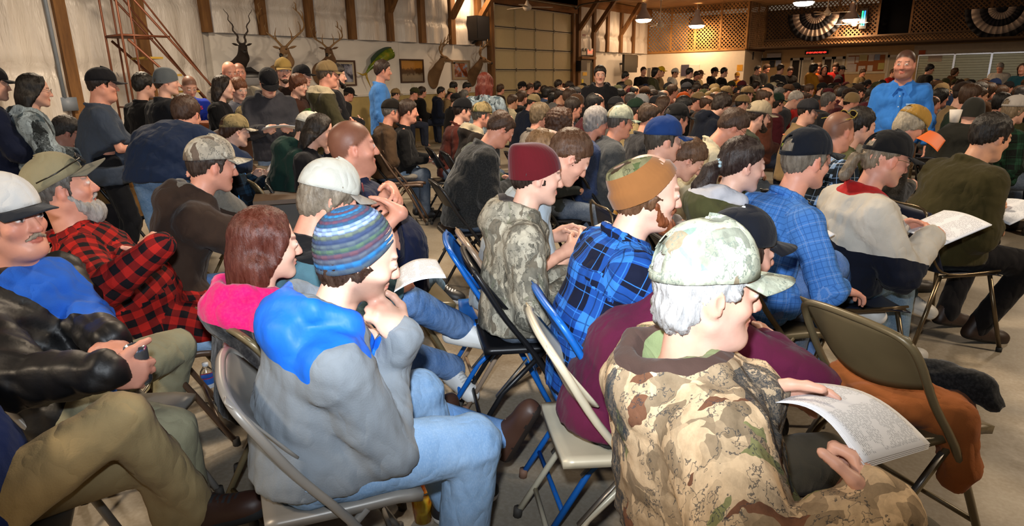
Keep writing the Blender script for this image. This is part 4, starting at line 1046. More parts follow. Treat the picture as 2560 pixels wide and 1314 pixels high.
# doors in the far wall
def fdoor(px0, px1, k, dark, notice=False):
    a = at_y(px0, 165, YR)[0]; b = at_y(px1, 165, YR)[0]; t = empty('door_%d' % k, (0, YR, 0)); t['kind'] = 'structure'
    m = MB(); m.box((a-.09, -.04, 0), (a, 0, 2.17)); m.box((b, -.04, 0), (b+.09, 0, 2.17)); m.box((a-.09, -.04, 2.08), (b+.09, 0, 2.17)); m.out('door_frame', plain('cfc4b0', .6), t)
    m = MB(); m.box((a, -.02, 0), (b, -.005, 2.08)); m.out('door_leaf', plain(dark, .7), t)
    return t
fdoor(1981, 2002, 3, '1c130c'); fdoor(2004, 2026, 4, 'b3a68e'); fdoor(2061, 2082, 5, '3a2a1c'); fdoor(2084, 2105, 6, 'b3a68e'); fdoor(2222, 2252, 7, 'bdae92')
def flat(px0, py0, px1, py1, name, col, label, cat, Y=None, th=.03, mat=None, wall='y'):
    Y = YR-.02 if Y is None else Y; a = at_y(px0, py0, Y); b = at_y(px1, py1, Y); m = MB(); m.box((a[0], Y-th, b[2]), (b[0], Y, a[2])); o = m.out(name, mat or plain(col, .7)); tag(o, label, cat); return o, a, b
bb, a, b = flat(2117, 134, 2214, 183, 'bulletin_board', 'cfc0a4', 'large cork bulletin board with pinned papers in white frame', 'board')
m = MB(); m.box((a[0]+.08, YR-.065, b[2]+.08), (b[0]-.08, YR-.05, a[2]-.08)); m.out('cork', plain('9a5c30', .9, bump=.3), bb)
wd, ht = b[0]-a[0], a[2]-b[2]
for (u0, v0, u1, v1, cc) in ((.04, .16, .22, .5, 'cbbfb6'), (.24, .16, .32, .45, 'c8bcb0'), (.33, .08, .52, .38, 'bcae7a'), (.55, .08, .68, .40, 'c9bfb8'), (.69, .08, .82, .36, '8f97a8'), (.04, .52, .28, .9, 'c6bab2'), (.33, .62, .50, .9, 'cbc0b6'), (.55, .60, .68, .88, 'cfc4ba'), (.80, .50, .95, .82, 'b8ac62')):
    m = MB(); m.box((a[0]+wd*u0, YR-.072, a[2]-ht*v1), (a[0]+wd*u1, YR-.066, a[2]-ht*v0)); m.out('paper', plain(cc, .7), bb)
flat(1918, 134, 1952, 148, 'banner_sign', 'b8b0ac', 'pale sign board over dark strip in the recess corner', 'sign', YR-.1); flat(1904, 145, 1953, 150, 'name_strip', '101016', 'black narrow sign strip below the pale board', 'sign', YR-.1)
flat(1925, 152, 1936, 168, 'framed_photo', '2a2c30', 'dark framed picture below the black strip in recess', 'picture', YR-.05); flat(1940, 151, 1952, 166, 'notice_sheet', 'a8b0c4', 'bluish white notice sheet below the black strip', 'paper', YR-.05)
flat(1843, 162, 1856, 177, 'yellow_notice', 'd79a22', 'orange yellow paper notice near end of white wall', 'paper', YB, .01)
flat(1704, 162, 1722, 190, 'poster_board', '3a3444', 'dark poster board on the white back wall', 'board', YB, .03); flat(1723, 162, 1748, 188, 'white_board', 'cfc6ba', 'framed whiteboard beside dark poster on back wall', 'board', YB, .03)
flat(1619, 170, 1626, 196, 'grey_poster', '6e6a66', 'narrow grey poster on white wall past the corner', 'poster', YB, .01); flat(1630, 168, 1638, 190, 'brown_poster', '51443a', 'narrow brown poster on white wall past the corner', 'poster', YB, .01)
yn = yw(1586, 168); m = MB(); m.box((WX+.05, yn-.25, 1.92), (WX+.08, yn+.25, 2.38)); ng = m.out('gold_sign', plain('5c4526', .6)); tag(ng, 'brown sign with gold lettering beside the television', 'sign')
for k in range(3): m = MB(); m.box((WX+.08, yn-.18, 2.02+k*.12), (WX+.085, yn+.18, 2.07+k*.12)); m.out('lettering', plain('b08a36', .5), ng)
flat(1872, 130, 1884, 149, 'dark_sign', '2a2628', 'small dark sign board hung at the recess corner', 'sign', YB+1.0)
flat(1885, 152, 1899, 190, 'doorway_glow', 'e0a040', 'warm glowing sheet standing for the lit doorway in the recess', 'doorway', YR, .02, glow((.9, .42, .10), .55))  # light from beyond the doorway, put into a sheet that glows itself
# serving hatches with roller shutters
h0 = at_y(2290, 150, YR); h1 = at_y(2640, 150, YR)
m = MB(); m.box((h0[0]-.1, YR-.06, 2.12), (h1[0], YR-.01, 2.46)); struct(m, 'trim_8', plain('bfb19a', .7))
ys = YR-.05; ed = [at_y(x, 160, ys)[0] for x in (2293, 2384, 2476, 2572)]
for k in range(3):
    t = empty('window_%d' % (k+1), (0, 0, 0)); t['kind'] = 'structure'; a_, b_ = ed[k]+.03, ed[k+1]-.03
    for j in range(13):
        m = MB(); z = .98+j*.086; m.box((a_, ys-.02, z), (b_, ys, z+.078)); m.out('slat', plain('8f8b72', .3, .5), t)
    m = MB()
    for x in (a_-.03, b_): m.box((x, ys-.07, .94), (x+.03, ys-.0, 2.13))
    m.box((a_, ys-.07, 2.10), (b_, ys, 2.14)); m.out('window_frame', plain('c8c8cc', .25, .8), t)
m = MB(); m.box((ed[0]-.2, ys-.45, .90), (ed[3]+.5, ys, .94)); tag(m.out('serving_counter', plain('8c8474', .4)), 'long serving counter below the shuttered hatches', 'counter')
flat(2322, 136, 2354, 154, 'taped_notice', 'b9a898', 'pale taped notice hung over the first serving hatch', 'paper', YR-.08, .01)
flat(2298, 126, 2313, 136, 'orange_notice', 'b8501c', 'small orange notice above the serving hatches', 'paper', YR-.08, .01)
t = at_y(2160, 42, YR-.1); m = MB(); m.box((t[0]-.12, YR-.2, t[2]-.42), (t[0]+.12, YR-.05, t[2]+.28)); nb = m.out('neon_sign', plain('0c0c10', .4)); tag(nb, 'small glowing green and blue sign on the loft lattice', 'sign')
for dx, cc in ((-.045, (.02, .9, .25)), (.03, (.02, .25, 1.))): m = MB(); m.box((t[0]+dx-.02, YR-.21, t[2]-.32), (t[0]+dx+.03, YR-.2, t[2]+.2)); m.out('lit_strip', glow(cc, 2.2), nb)
# ---- overhead fittings
for i, (p, lab) in enumerate(zip(LAMP_POS, ('hanging dome lamp by the corner of the lattice, with fan beside it', 'hanging dome lamp in front of the tan lit lattice', 'hanging dome lamp beside the small green and blue sign', 'hanging dome lamp cut by frame top above first bunting', 'hanging dome lamp cut by frame top above garage door'))):
    t = empty('pendant_lamp', p); tag(t, lab, 'lamp')
    m = MB(); m.lathe([(.06, .52), (.09, .50), (.10, .30), (.16, .20), (.30, -.04), (.31, -.06), (.29, -.05), (.15, .18)], n=24); m.out('shade', plain('a7a7b0', .35, .2), t, True)
    m = MB(); m.lathe([(.0, -.16), (.16, -.15), (.25, -.12), (.295, -.05)], n=24); m.out('lens', glow((1., .66, .38), float(LAMP_E[i])), t, True)
    m = MB(); m.tube([(0, 0, .5), (0, 0, CZ-p[2])], .012, 6); m.out('hanger', plain('55504a', .5), t)
def fan(px, py, dep, label, a0):
    p = at_d(px, py, dep); t = empty('ceiling_fan', p); tag(t, label, 'fan')
    m = MB(); m.lathe([(0, -.10), (.07, -.09), (.12, -.03), (.12, .03), (.05, .10), (.03, .16)], n=16); m.out('motor', plain('cfc4b4', .4), t, True)
    m = MB(); m.tube([(0, 0, .1), (0, 0, max(.2, CZ-p[2]-.05))], .015, 6); m.lathe([(0, 0), (.07, 0), (.05, -.10), (.02, -.12)], (0, 0, max(.25, CZ-p[2])), 12); m.out('rod', plain('cfc4b4', .4), t, True)
    for k in range(3):
        a = a0+k*2*pi/3; m = MB(); d = V(cos(a), sin(a), 0); m.beam(d*.1, d*.72, .13, .010); m.out('blade', plain('cfc4b4', .5), t)
fan(1650, 62, 22.5, 'white three blade ceiling fan before the lattice corner', .3); fan(1318, 18, 17.5, 'white three blade ceiling fan in front of garage door', .9); fan(2137, 60, 24, 'white three blade ceiling fan beside the green blue sign', 1.4); fan(2068, 32, 22.0, 'dim three blade ceiling fan before the first bunting', .2)
# wall speaker
c_ = at_x(1196, 70, WX+.35); m = MB(); m.box((WX+.18, c_[1]-.28, c_[2]-.32), (WX+.52, c_[1]+.28, c_[2]+.30)); sp = m.out('loudspeaker', plain('121013', .6)); tag(sp, 'black loudspeaker mounted high on wall beside garage door', 'speaker')
m = MB(); m.box((WX+.521, c_[1]-.25, c_[2]-.29), (WX+.53, c_[1]+.25, c_[2]+.27)); m.out('grille', plain('1c1a1e', .8), sp); m = MB(); m.tube([(WX+.1, c_[1], c_[2]-.40), (WX+.3, c_[1], c_[2]-.32)], .03); m.out('bracket', plain('202020'), sp)
# framed prints
def picture(x0, y0, x1, y1, label, fr, mat_c, img, kind):
    a = at_x(x0, y0, WX+.08); b = at_x(x1, y1, WX+.08); cz = (a[2]+b[2])/2; h = abs(a[2]-b[2])/2
    t = empty('framed_print', (WX+.045, (a[1]+b[1])/2, cz)); tag(t, label, 'picture'); w_ = abs(b[1]-a[1])/2; m = MB()
    for lo, hi in (((0, -w_, h-.035), (.035, w_, h)), ((0, -w_, -h), (.035, w_, -h+.035)), ((0, -w_, -h+.035), (.035, -w_+.035, h-.035)), ((0, w_-.035, -h+.035), (.035, w_, h-.035))): m.box(lo, hi)
    m.out('frame', plain(fr, .5), t); m = MB(); m.box((0, -w_+.035, -h+.035), (.012, w_-.035, h-.035)); m.out('mount', plain(mat_c, .7), t)
    k = .30 if kind != 'sunset' else .06; m = MB(); m.box((.012, -w_*(1-k), -h*(1-k)), (.016, w_*(1-k), h*(1-k))); m.out('image', img, t)
    m = MB(); m.box((0, -.05, -h-.12), (.01, .05, -h-.02)); m.out('name_card', plain('cfc9bc'), t)
def img(a, b, c, sc):
    t = NT('print'); n = t.noise(sc, 5, rough=.7); t.col(t.ramp(n, [(.42, srgb(a)), (.52, srgb(b)), (.62, srgb(c))])); t.rough(.35); return t.m
picture(838, 150, 893, 214, 'framed print of birds on pale ground, below the antlers', '4a2f22', 'b6a890', img('3a3c4c', '9a9cac', 'a4a6b8', 7), 'a')
def sunset():
    t = NT('sunset'); z = t.n('ShaderNodeSeparateXYZ'); t.l(t.coord(), z.inputs[0]); n = t.noise(14, 5, rough=.8)
    h = t.math('ADD', z.outputs[2], t.math('MULTIPLY', t.math('ADD', n, -.5), .28)); base = t.ramp(t.math('ADD', t.math('MULTIPLY', h, 1.4), .5), [(.2, srgb('7a6c5a')), (.34, srgb('8a7a62')), (.42, srgb('46301c')), (.56, srgb('5a3c1e')), (.62, srgb('b07a34')), (.9, srgb('a8762e'))]); t.col(base); t.rough(.35); return t.m
picture(1000, 147, 1062, 206, 'framed golden sunset print of trees over water', '3c2416', '3a2a1c', sunset(), 'sunset'); picture(1130, 150, 1177, 199, 'framed print of an autumn scene between two deer heads', '8a7258', '9a8a72', img('5a2c1c', '9a5a34', '7a94b0', 6), 'a')
# mounted fish
def fishmount():
    pts = [at_x(x, y, WX+.18) for x, y in ((915, 184), (925, 170), (938, 158), (952, 147), (966, 138), (980, 132))]
    t = empty('mounted_fish', pts[2]); tag(t, 'long green and yellow mounted fish with tall fin on white panel', 'fish'); o = pts[2]; P_ = [p-o for p in bez(pts, 5)]
    k = len(P_); rs = [.02+.115*sin(min(1, i/(k-1)*1.05)*pi*.55)**1.3 for i in range(k)]; rs[-1] = .07
    m = MB(); m.tube(P_, rs, 12, True, 1.0)
    def mf():
        q = NT('fish'); z = q.noise(5, 3); q.col(q.ramp(z, [(.35, srgb('2e5a22')), (.55, srgb('6a7a24')), (.75, srgb('a08c2a'))])); q.rough(.25); return q.m
    m.out('fish_body', mf(), t, True)
    m = MB(); top = [(p+V(.02, 0, rs[i]*.8), p+V(.02, 0, rs[i]+.14*sin(pi*(i/(k-1))**.6))) for i, p in enumerate(P_) if i > 5]
    for (a, b), (c, d) in zip(top, top[1:]): m.add([a, c, d, b], [(0, 1, 2, 3)])
    f_ = m.out('dorsal_fin', plain('1d3a2c', .4), t); f_.modifiers.new('s', 'SOLIDIFY').thickness = .01
    m = MB(); p0 = P_[0]; m.tube([p0, p0+V(0, -.10, -.03), p0+V(0, -.28, .03)], [.03, .022, .004], 8); m.tube([p0, p0+V(0, .02, -.10), p0+V(0, .13, -.34)], [.03, .022, .004], 8); m.out('tail_fin', plain('a88a2e', .4), t, True)
fishmount()
def darkfish():
    t = empty('mounted_fish', at_x(625, 196, WX+.2)); tag(t, 'dark backed silver mounted fish behind standing people', 'fish'); F = Field(); F.add(Ell((0, 0, 0), (.07, .42, .15))).add(Cone((0, -.38, 0), (0, -.55, .02), .05, .09), .05)
    v, f = F.mesh(axes_for(V(-.2, -.75, -.3), V(.2, .6, .3), .025)); z = v[f].mean(1)[:, 2]; mk('fish_body', v, f, [plain('17181c', .3), plain('8d8d90', .3)], t, mi=(z < .0).astype(int)); m = MB(); m.add([(0, -.15, .12), (0, .2, .12), (0, .05, .22), (0, -.1, .2)], [(0, 1, 2, 3)]); m.out('dorsal_fin', plain('17181c'), t).modifiers.new('s', 'SOLIDIFY').thickness = .01
darkfish()
# trophy heads
def deer(px, py, size, turn, label, coat, antler, style='deer', chest='6b4c30', down=0):
    c = at_x(px, py, WX+.45); c[0] = WX+.45; t = empty('mounted_antelope_head' if style == 'buck' else 'mounted_deer_head', c); tag(t, label, 'trophy')
    # front points out of the wall (+x) turned by degrees toward +y
    a = radians(turn); fw = V(cos(a), sin(a), 0); sd = V(-sin(a), cos(a), 0); up = V(0, 0, 1); R_ = np.stack([sd, fw, up], 1)*1.0; s = size
    def p(x, y, z): return R_@(V(x, y, z)*s)
    F = Field(); wall = V(-.40, 0, -.42*s)
    F.add(Cone(wall, p(0, -.12, -.16), .17*s, .11*s), .03).add(Cone(p(0, -.12, -.16), p(0, .0, .02), .11*s, .075*s), .03).add(Ell(p(0, .03, .02), V(.075, .11, .085)*s, R_), .03).add(Cone(p(0, .10, 0), p(0, .27, -.07), .050*s, .033*s), .03)
    F.add(Ell(wall+V(.02, 0, -.03), V(.07, .19*s, .24*s)), .04)
    for q in (-1, 1): F.sub(Ell(p(q*.055, .10, .04), V(.014, .014, .012)*s, R_), .01); F.sub(Ell(p(q*.018, .30, -.07), V(.008, .012, .008)*s, R_), .004)
    v, f = F.mesh(axes_for(*bounds(F, .05), .020*s)); L = (v[f].mean(1))@R_/s; mi = np.zeros(len(f), int); mi[(L[:, 1] > .255)] = 1
    if style == 'buck': mi[(L[:, 2] < -.38)] = 2; 
    else: mi[(L[:, 1] > .03) & (L[:, 1] < .2) & (L[:, 2] < -.045)] = 2
    mk('head', v, f, [plain(coat, .9, scale=20), plain('141010', .5), plain('c4b8a4', .9)], t, mi=mi)
    for q in (-1, 1):
        m = MB(); b = p(q*.07, .0, .06); e = p(q*(.21 if style == 'deer' else .18), -.03, .10); mid = (b+e)/2+V(0, 0, .01); m.tube([b, b*.6+e*.4, b*.3+e*.7, e], [.015*s, .042*s, .036*s, .004], 8, True, .5); m.out('ear', plain(coat, .9, scale=20), t, True)
        m = MB(); m.lathe([(0, .014*s), (.010*s, .010*s), (.014*s, 0), (0, -.012*s)], p(q*.058, .102, .04), 8); m.out('eye', plain('0c0806', .15), t, True)
        m = MB()
        if style == 'buck':
            pts = [p(q*(.035+.20*k/16+.020*sin(k*1.3)), -.02-.02*k/16+.02*cos(k*1.3), .09+.62*k/16) for k in range(17)]; m.tube(pts, [.022*s*(1-k/19) for k in range(17)], 8)
        else:
            w_, h_, tn = antler; main = bez([p(q*.035, .0, .09), p(q*w_*.45, -.05, .09+h_*.22), p(q*w_, -.04, .09+h_*.50), p(q*w_*1.0, .10, .09+h_*.80), p(q*w_*.72, .18, .09+h_)], 5); m.tube(main, list(np.linspace(.022, .006, len(main))*s), 8)
            for k in range(tn):
                i = int(4+(len(main)-7)*k/max(1, tn-1)); b = main[i]; m.tube([b, b+V(0, 0, .10*s)+R_@V(q*.01, .03, 0)*s, b+V(0, 0, .21*s*(1-.12*k))+R_@V(-q*.02, .03, 0)*s], [.013*s, .010*s, .003*s], 6)
        m.out('antler' if style != 'buck' else 'horn', plain('8d6c44' if style != 'buck' else '2c2018', .5, scale=12), t, True)
deer(607, 122, 1.0, -25, 'mounted antelope head with spiralled dark horns and white chest', '241a14', None, 'buck')
deer(712, 130, 1.15, -50, 'mounted deer head with tallest widest antlers, face turned away', '8a6a48', (.36, .62, 4)); deer(822, 130, 1.0, -48, 'mounted deer head facing the hall, above the bird print', '6a4e34', (.30, .42, 4))
deer(1108, 150, 1.05, 35, 'mounted deer head looking sideways beside the sunset print', '7a5c3c', (.26, .42, 5)); deer(1205, 152, 1.0, 35, 'mounted deer head nearest the garage door', '6b5034', (.22, .36, 4))
# rolling stair ladder against the sheeting
def ladder():
    t = empty('rolling_ladder', (WX+1.0, 0, 0)); tag(t, 'rust red steel rolling stair ladder against the white sheeting', 'ladder'); X0 = .0; X1 = .55
    def q(px, py, x=.3): v_ = at_x(px, py, WX+1.0+x); return V(x, v_[1], v_[2])
    y0 = q(286, 90)[1]; y1 = q(404, 92)[1]; zt = q(300, 90)[2]; m = MB(); P2 = lambda a, x: V(x, a[1], a[2]); up = lambda a, b, z: a+(b-a)*((z-a[2])/(b[2]-a[2]))
    h0, h1 = q(313, 0), q(522, 228); g0, g1 = q(335, 0), q(500, 205); s0, s1 = q(301, 100), q(400, 187); b1 = up(s0, s1, .12); hb = up(h0, h1, .9)
    for x in (X0, X1):
        m.tube([(x, y0, 0), (x, y0, CZ-.05)], .018, 6); m.tube([(x, y0+.17, 0), (x, y0+.17, CZ-.05)], .016, 6); m.tube([(x, y0, zt), (x, y1, zt)], .018, 6)
        m.tube([P2(s0, x), P2(b1, x)], .02, 6); m.tube([P2(up(h0, h1, CZ-.05), x), P2(hb, x), (x, hb[1], .1)], .018, 6); m.tube([P2(up(g0, g1, CZ-.05), x), P2(up(g0, g1, 1.1), x)], .014, 6)
    for z in (.3, 1.2, zt, CZ-.5): m.tube([(X0, y0, z), (X1, y0, z)], .014, 6)
    m.out('ladder_frame', plain('6a3c26', .5, .3), t, True); m = MB(); m.box((X0, y0, zt-.02), (X1, y0+(y1-y0)*.35, zt+.02)); m.out('platform', plain('4a2c1e', .6), t)
    n = 8
    for k in range(1, n):
        c = s0+(b1-s0)*(k/n); m = MB(); m.box((X0, c[1]-.02, c[2]-.015), (X1, c[1]+.22, c[2]+.015)); m.out('tread', plain('a0812e' if k < 4 else '5c3320', .6), t)
ladder()
# ------------------------------------------------------------------ chairs
CH_ME = {}
def chair_meshes(kind):
    if kind in CH_ME: return CH_ME[kind]
    parts = []; A = lambda nm, mb, mat, sm=True: parts.append((nm, mk(nm, mb.v, mb.f, mat, mi=mb.m, smooth=sm, link_it=False)))
    if kind.startswith('fold'):
        pm = m_objpaint(.38, .15, .6 if kind == 'fold_worn' else None); r = .0125
        m = MB()   # long tube: front foot up through the seat to the top of the back, bent over
        pts = [(-.225, .22, .02), (-.215, .05, .36), (-.205, -.10, .60), (-.20, -.19, .78), (-.17, -.225, .845), (-.09, -.24, .865), (0, -.243, .868), (.09, -.24, .865), (.17, -.225, .845), (.20, -.19, .78), (.205, -.10, .60), (.215, .05, .36), (.225, .22, .02)]
        m.tube(bez(pts, 4), r, 8); A('back_frame', m, pm)
        for q in (-1, 1): m = MB(); m.tube([(q*.195, -.27, .02), (q*.19, -.12, .26), (q*.185, .06, .43)], r*.92, 8); A('rear_leg', m, pm)
        m = MB(); m.tube(bez([(-.192, -.255, .05), (-.188, -.17, .19), (-.15, -.16, .205), (.15, -.16, .205), (.188, -.17, .19), (.192, -.255, .05)], 3)[3:-3] if False else [(-.192, -.21, .11), (.192, -.21, .11)], .009, 6); A('rear_crossbar', m, pm)
        m = MB(); m.tube([(-.222, .17, .12), (.222, .17, .12)], .009, 6); A('front_crossbar', m, pm)
        m = MB(); m.grid(lambda u, w: ((u-.5)*(.40-.05*(1-w)), -.19+.40*w, .452-.016*sin(pi*u)*sin(pi*w)-.012*max(0, w-.85)/.15), 12, 12, .026); A('seat', m, pm)
        m = MB(); m.grid(lambda u, w: ((u-.5)*.385, -.095-.142*w-.045*sin(pi*u)*(1-w)**.7, .60+.262*w+.05*(1-w)*(2*u-1)**2), 14, 8, .006); A('backrest', m, pm)
        for q in (-1, 1):
            m = MB(); m.beam((q*.20, -.02, .405), (q*.192, -.15, .245), .004, .018, (1, 0, 0)); A('hinge_bar', m, plain('8a8680', .35, .7))
            for y, x in ((.225, .2255), (-.274, .1955)): m = MB(); m.tube([(q*x, y, .0), (q*x, y-.003*np.sign(y), .035)], .0165, 8); A('foot_cap', m, plain('3a3632' if kind != 'fold_worn' else '7a5a48', .7))
    else:      # one piece shell on splayed steel legs
        pm = m_objpaint(.45, 0); st = plain('6a5c48', .3, .8)
        m = MB()
        def sh(u, w):
            x = (u-.5)*2
            if w < .5:
                t = w/.5; return (x*(.225-.01*(1-t)), .22-.38*t, .455-.028*(1-x*x)*sin(pi*min(1, t*.9))-(.03*(1-t)**3)+.0*t)
            t = (w-.5)/.5; return (x*(.225-.035*t**2), -.16-.055*sin(t*1.3)-.05*t+.030*x*x, .455+.40*t**1.15-.015*x*x*t)
        m.grid(sh, 16, 24, .006); A('seat_shell', m, pm)
        for q in (-1, 1):
            m = MB(); m.tube(bez([(q*.20, .20, .44), (q*.195, .0, .435), (q*.19, -.12, .43)], 3), .011, 8); A('seat_rail', m, st)
            for y0, y1, x in ((.17, .25, .26), (-.12, -.27, .25)):
                m = MB(); m.tube([(q*.19, y0, .435), (q*x, y1, .02)], .0115, 8); A('leg', m, st); m = MB(); m.tube([(q*x, y1, 0), (q*x, y1, .025)], .015, 8); A('foot_cap', m, plain('20201e', .7))
        m = MB(); m.tube(bez([(-.222, .20, .462), (-.224, -.10, .455), (-.222, -.2, .55), (-.205, -.245, .72), (-.17, -.262, .86), (0, -.285, .872), (.17, -.262, .86), (.205, -.245, .72), (.222, -.2, .55), (.224, -.10, .455), (.222, .20, .462)], 4), .007, 6); A('rim', m, st)
    for nm, me in parts:
        co = np.empty(len(me.vertices)*3, np.float32); me.vertices.foreach_get('co', co); co = co.reshape(-1, 3); k = co[:, 2] > .46; co[k, 2] = .46+(co[k, 2]-.46)*.86; me.vertices.foreach_set('co', co.ravel()); me.update()
    CH_ME[kind] = parts; return parts
CHCOL = {'black': '17171a', 'grey': '8a8680', 'tan': '6c6046', 'blue': '1769c4', 'cream': 'cfc6ae', 'beige': '9c8672', 'navy': '121a2e', 'brown': '5a4434'}
CN = {'black': 'black metal folding chair', 'grey': 'glossy grey metal folding chair', 'tan': 'olive tan metal folding chair', 'blue': 'bright blue metal folding chair', 'cream': 'cream painted metal folding chair', 'beige': 'beige brown metal folding chair', 'navy': 'navy shell chair on steel legs', 'brown': 'dark brown metal folding chair'}
def chair(loc, rz, col='black', label=None, kind=None, group='chairs set out in rows for the audience', sink=0):
    kind = kind or ('shell' if col == 'navy' else 'fold_worn' if col in ('blue', 'beige') else 'fold')
    t = empty('shell_chair' if kind == 'shell' else 'folding_chair', (loc[0], loc[1], 0), rz); tag(t, label or CN[col], 'chair', group)
    for nm, me in chair_meshes(kind):
        o = link(nm, me, t); c = CHCOL[col]
        if kind == 'fold_worn' and col == 'blue' and nm == 'back_frame': pass
        o.color = (*srgb(c), 1)
    return t
def under(P_, col, short, dy=-.02, turn=0, **kw):
    """the chair a seated person sits on"""
    o, root, J, loc, hd = P_; c, s_ = cos(hd), sin(hd); y = dy+.03
    return chair((loc[0]-s_*y, loc[1]+c*y), hd+radians(turn), col, CN[col]+' under '+short, **kw)
def sheet_paper(name, centre, n, up, w_, h, label, cat, bend=.02, pages=1, ink=True, fold=None, group=None, curl=0):
    n = nrm(n); up = V(*up); up = nrm(up-n*(up@n)); x = np.cross(up, n); t = empty(name, centre); tag(t, label, cat, group)
    def ink_m():
        q = NT('printed_page'); uv = q.coord('UV'); sp = q.n('ShaderNodeSeparateXYZ'); q.l(uv, sp.inputs[0]); U, W = sp.outputs[0], sp.outputs[1]
        line = q.math('LESS_THAN', q.math('FRACT', q.math('MULTIPLY', W, 46.)), .45); nz = q.n('ShaderNodeTexNoise'); nz.inputs['Scale'].default_value = 1; nz.inputs['Detail'].default_value = 2
        mp = q.n('ShaderNodeMapping'); mp.inputs['Scale'].default_value = (60, 46, 1); q.l(uv, mp.inputs[0]); q.l(mp.outputs[0], nz.inputs['Vector'])
        word = q.math('GREATER_THAN', nz.outputs['Fac'], .47); blk = q.n('ShaderNodeTexNoise'); blk.inputs['Scale'].default_value = 5; q.l(uv, blk.inputs['Vector']); b2 = q.math('GREATER_THAN', blk.outputs['Fac'], .43)
        cl = q.math('MULTIPLY', q.math('LESS_THAN', q.math('ABSOLUTE', q.math('ADD', q.math('FRACT', q.math('MULTIPLY', U, 2.)), -.5)), .42), q.math('LESS_THAN', q.math('ABSOLUTE', q.math('ADD', W, -.5)), .45))
        k = q.math('MULTIPLY', q.math('MULTIPLY', line, word), q.math('MULTIPLY', cl, b2)); q.col(q.mix(q.math('MULTIPLY', k, .55), srgb('dfe3ea'), srgb('4c5564'))); q.rough(.7, .2); return q.m
    mat = M('ink', ink_m) if ink else plain('dcd8d0', .7, var=.03)
    for k in range(pages):
        g = []; nu, nv = 14, 10; uv = []
        def fn(u, w): 
            a = (u-.5); b = (w-.5); return x*a*w_*(1-.02*k)+up*b*h+n*(bend*(cos(a*3)-.7)-k*.004-curl*max(0, a)**2*(1+k*.15)*4)
        vv = [fn(i/nu, j/nv) for j in range(nv+1) for i in range(nu+1)]; W = nu+1
        f = np.array([(j*W+i, j*W+i+1, (j+1)*W+i+1, (j+1)*W+i) for j in range(nv) for i in range(nu)]); uvs = np.array([(i/nu, j/nv) for j in range(nv+1) for i in range(nu+1)])[f]
        o = mk('page', np.array(vv), f, mat, t, uv=uvs); o.modifiers.new('s', 'SOLIDIFY').thickness = .0008
    return t
def jw(P_, p):
    """figure-space point to world"""
    o, root, J, loc, hd = P_; c, s_ = cos(hd), sin(hd); return V(loc[0]+c*p[0]-s_*p[1], loc[1]+s_*p[0]+c*p[1], p[2])
def jd(P_, d): hd = P_[4]; return V(cos(hd)*d[0]-sin(hd)*d[1], sin(hd)*d[0]+cos(hd)*d[1], d[2])
def papers_for(P_, label, w_=.28, h=.22, pages=2, fwd=.07, dz=.03, nrm_=(0, -.45, 1), **kw):
    o, root, J, loc, hd = P_; c = (J['wr'][1]+J['wr'][-1])/2+V(0, fwd+.06, dz); return sheet_paper('paper_sheets', jw(P_, c), jd(P_, V(*nrm_)), jd(P_, V(0, 1, .3)), w_, h, label, 'paper', pages=pages, **kw)
# ------------------------------------------------------------------ the people, nearest first
CAMO_TAN = m_cloth('camo', 'c0a888', '74503c', '3a3e42', '84845a'); CAMO_GREY = m_cloth('camofine', '9a9484', '6c6456', '4a4840', '7c7a68'); CAMO_CAP = m_cloth('camo', 'a8ac9a', '8a7d66', '6c766c', '7c9284')
CAMO_DK = m_cloth('camo', '8a7a56', '4c3c28', '26241c', '5a5a34'); CAMO_SNOW = m_cloth('camo', 'b0a898', '6a5c50', '4a4844', '8a8070'); CAMO_BLUE = m_cloth('camo', '8a98a0', '2c3438', '15191c', '4a5a64')
PLAIN = m_cloth('plain'); FLEECE = m_cloth('fleece'); KNIT = m_cloth('knit'); DENIM = m_cloth('denim'); LEATHER = m_cloth('leather', '0b0b0d'); SATIN = m_cloth('satin')
Q = {}
def add(key, **o):
    o.setdefault('seed', len(Q)+3); Q[key] = person(o); return Q[key]
# --- beanie and grey-blue hoodie
def z_blue(c, J):
    q = c-J['neck']; x = q@J['side']; y = q@J['fw']; z = q@J['up']; low = -.105-.10*np.maximum(0, 1-(np.abs(x)/.2))*(1-np.clip((y+.1)/.3, 0, 1))*0-.05*(y > .05)
    hoodlining = (np.abs(x) < .098) & (y > -.10) & (z > -.005)
    blue = (z > low) & (np.abs(x) < .21) & (y < .13) & ~hoodlining & ~((x > .09) & (y > .06)) & (z > -.24); return np.where(blue, 1, 0)
BLUE_S = m_cloth('satin', '1668dc'); GREYF = m_cloth('plain', '7e868e')
add('beanie', label='person in crocheted blue striped cap and grey and bright blue hooded top', lod='near', at=(905, 640, 1.68), face=72, lean=16, tilt=.05, head=(10, 14, 4), skin='pale', hair='mop', hairc='3a2416', stubble=.55,
    hat=dict(kind='beanie', rows=17, n=128, palette=['4a5a68', '2a7ab8', '5c6474', '6c4a58', '56705c', '5c6a74', '3c4c70', '6e7a68', 'a8c0ea', '9ab4e4', '2f5c80', '6a4458', '44607c', '2a86c4', '704a5a', '2c84c8', '2470a8'], low=.004, tall=1.10, pitch=-30),
    top=dict(kind='hoodie', mat=[GREYF, BLUE_S], zone=z_blue, thick=.006, name='hoodie'), bottom=dict(c='8cb4dc', thick=.020), arms=('lap', ((.02, .26, .20), (-.9, .3, .1), (0, -1, -.3), (.9, -.5, -.6), .5)), px={'L': ((1005, 838, 1.72), (950, 775, 1.68), (-.5, -.3, -.8), 1.35, {'pole': (-.3, .6, -1), 'thumb': 1.2})},
    legs={-1: ((.16, .52, .09), (.1, 1, 0)), 1: ((.14, .40, .09), (.1, 1, 0))}, shoes=('lace', '1c1c22', 'dedcd8', '2c2c30'), seed=5)
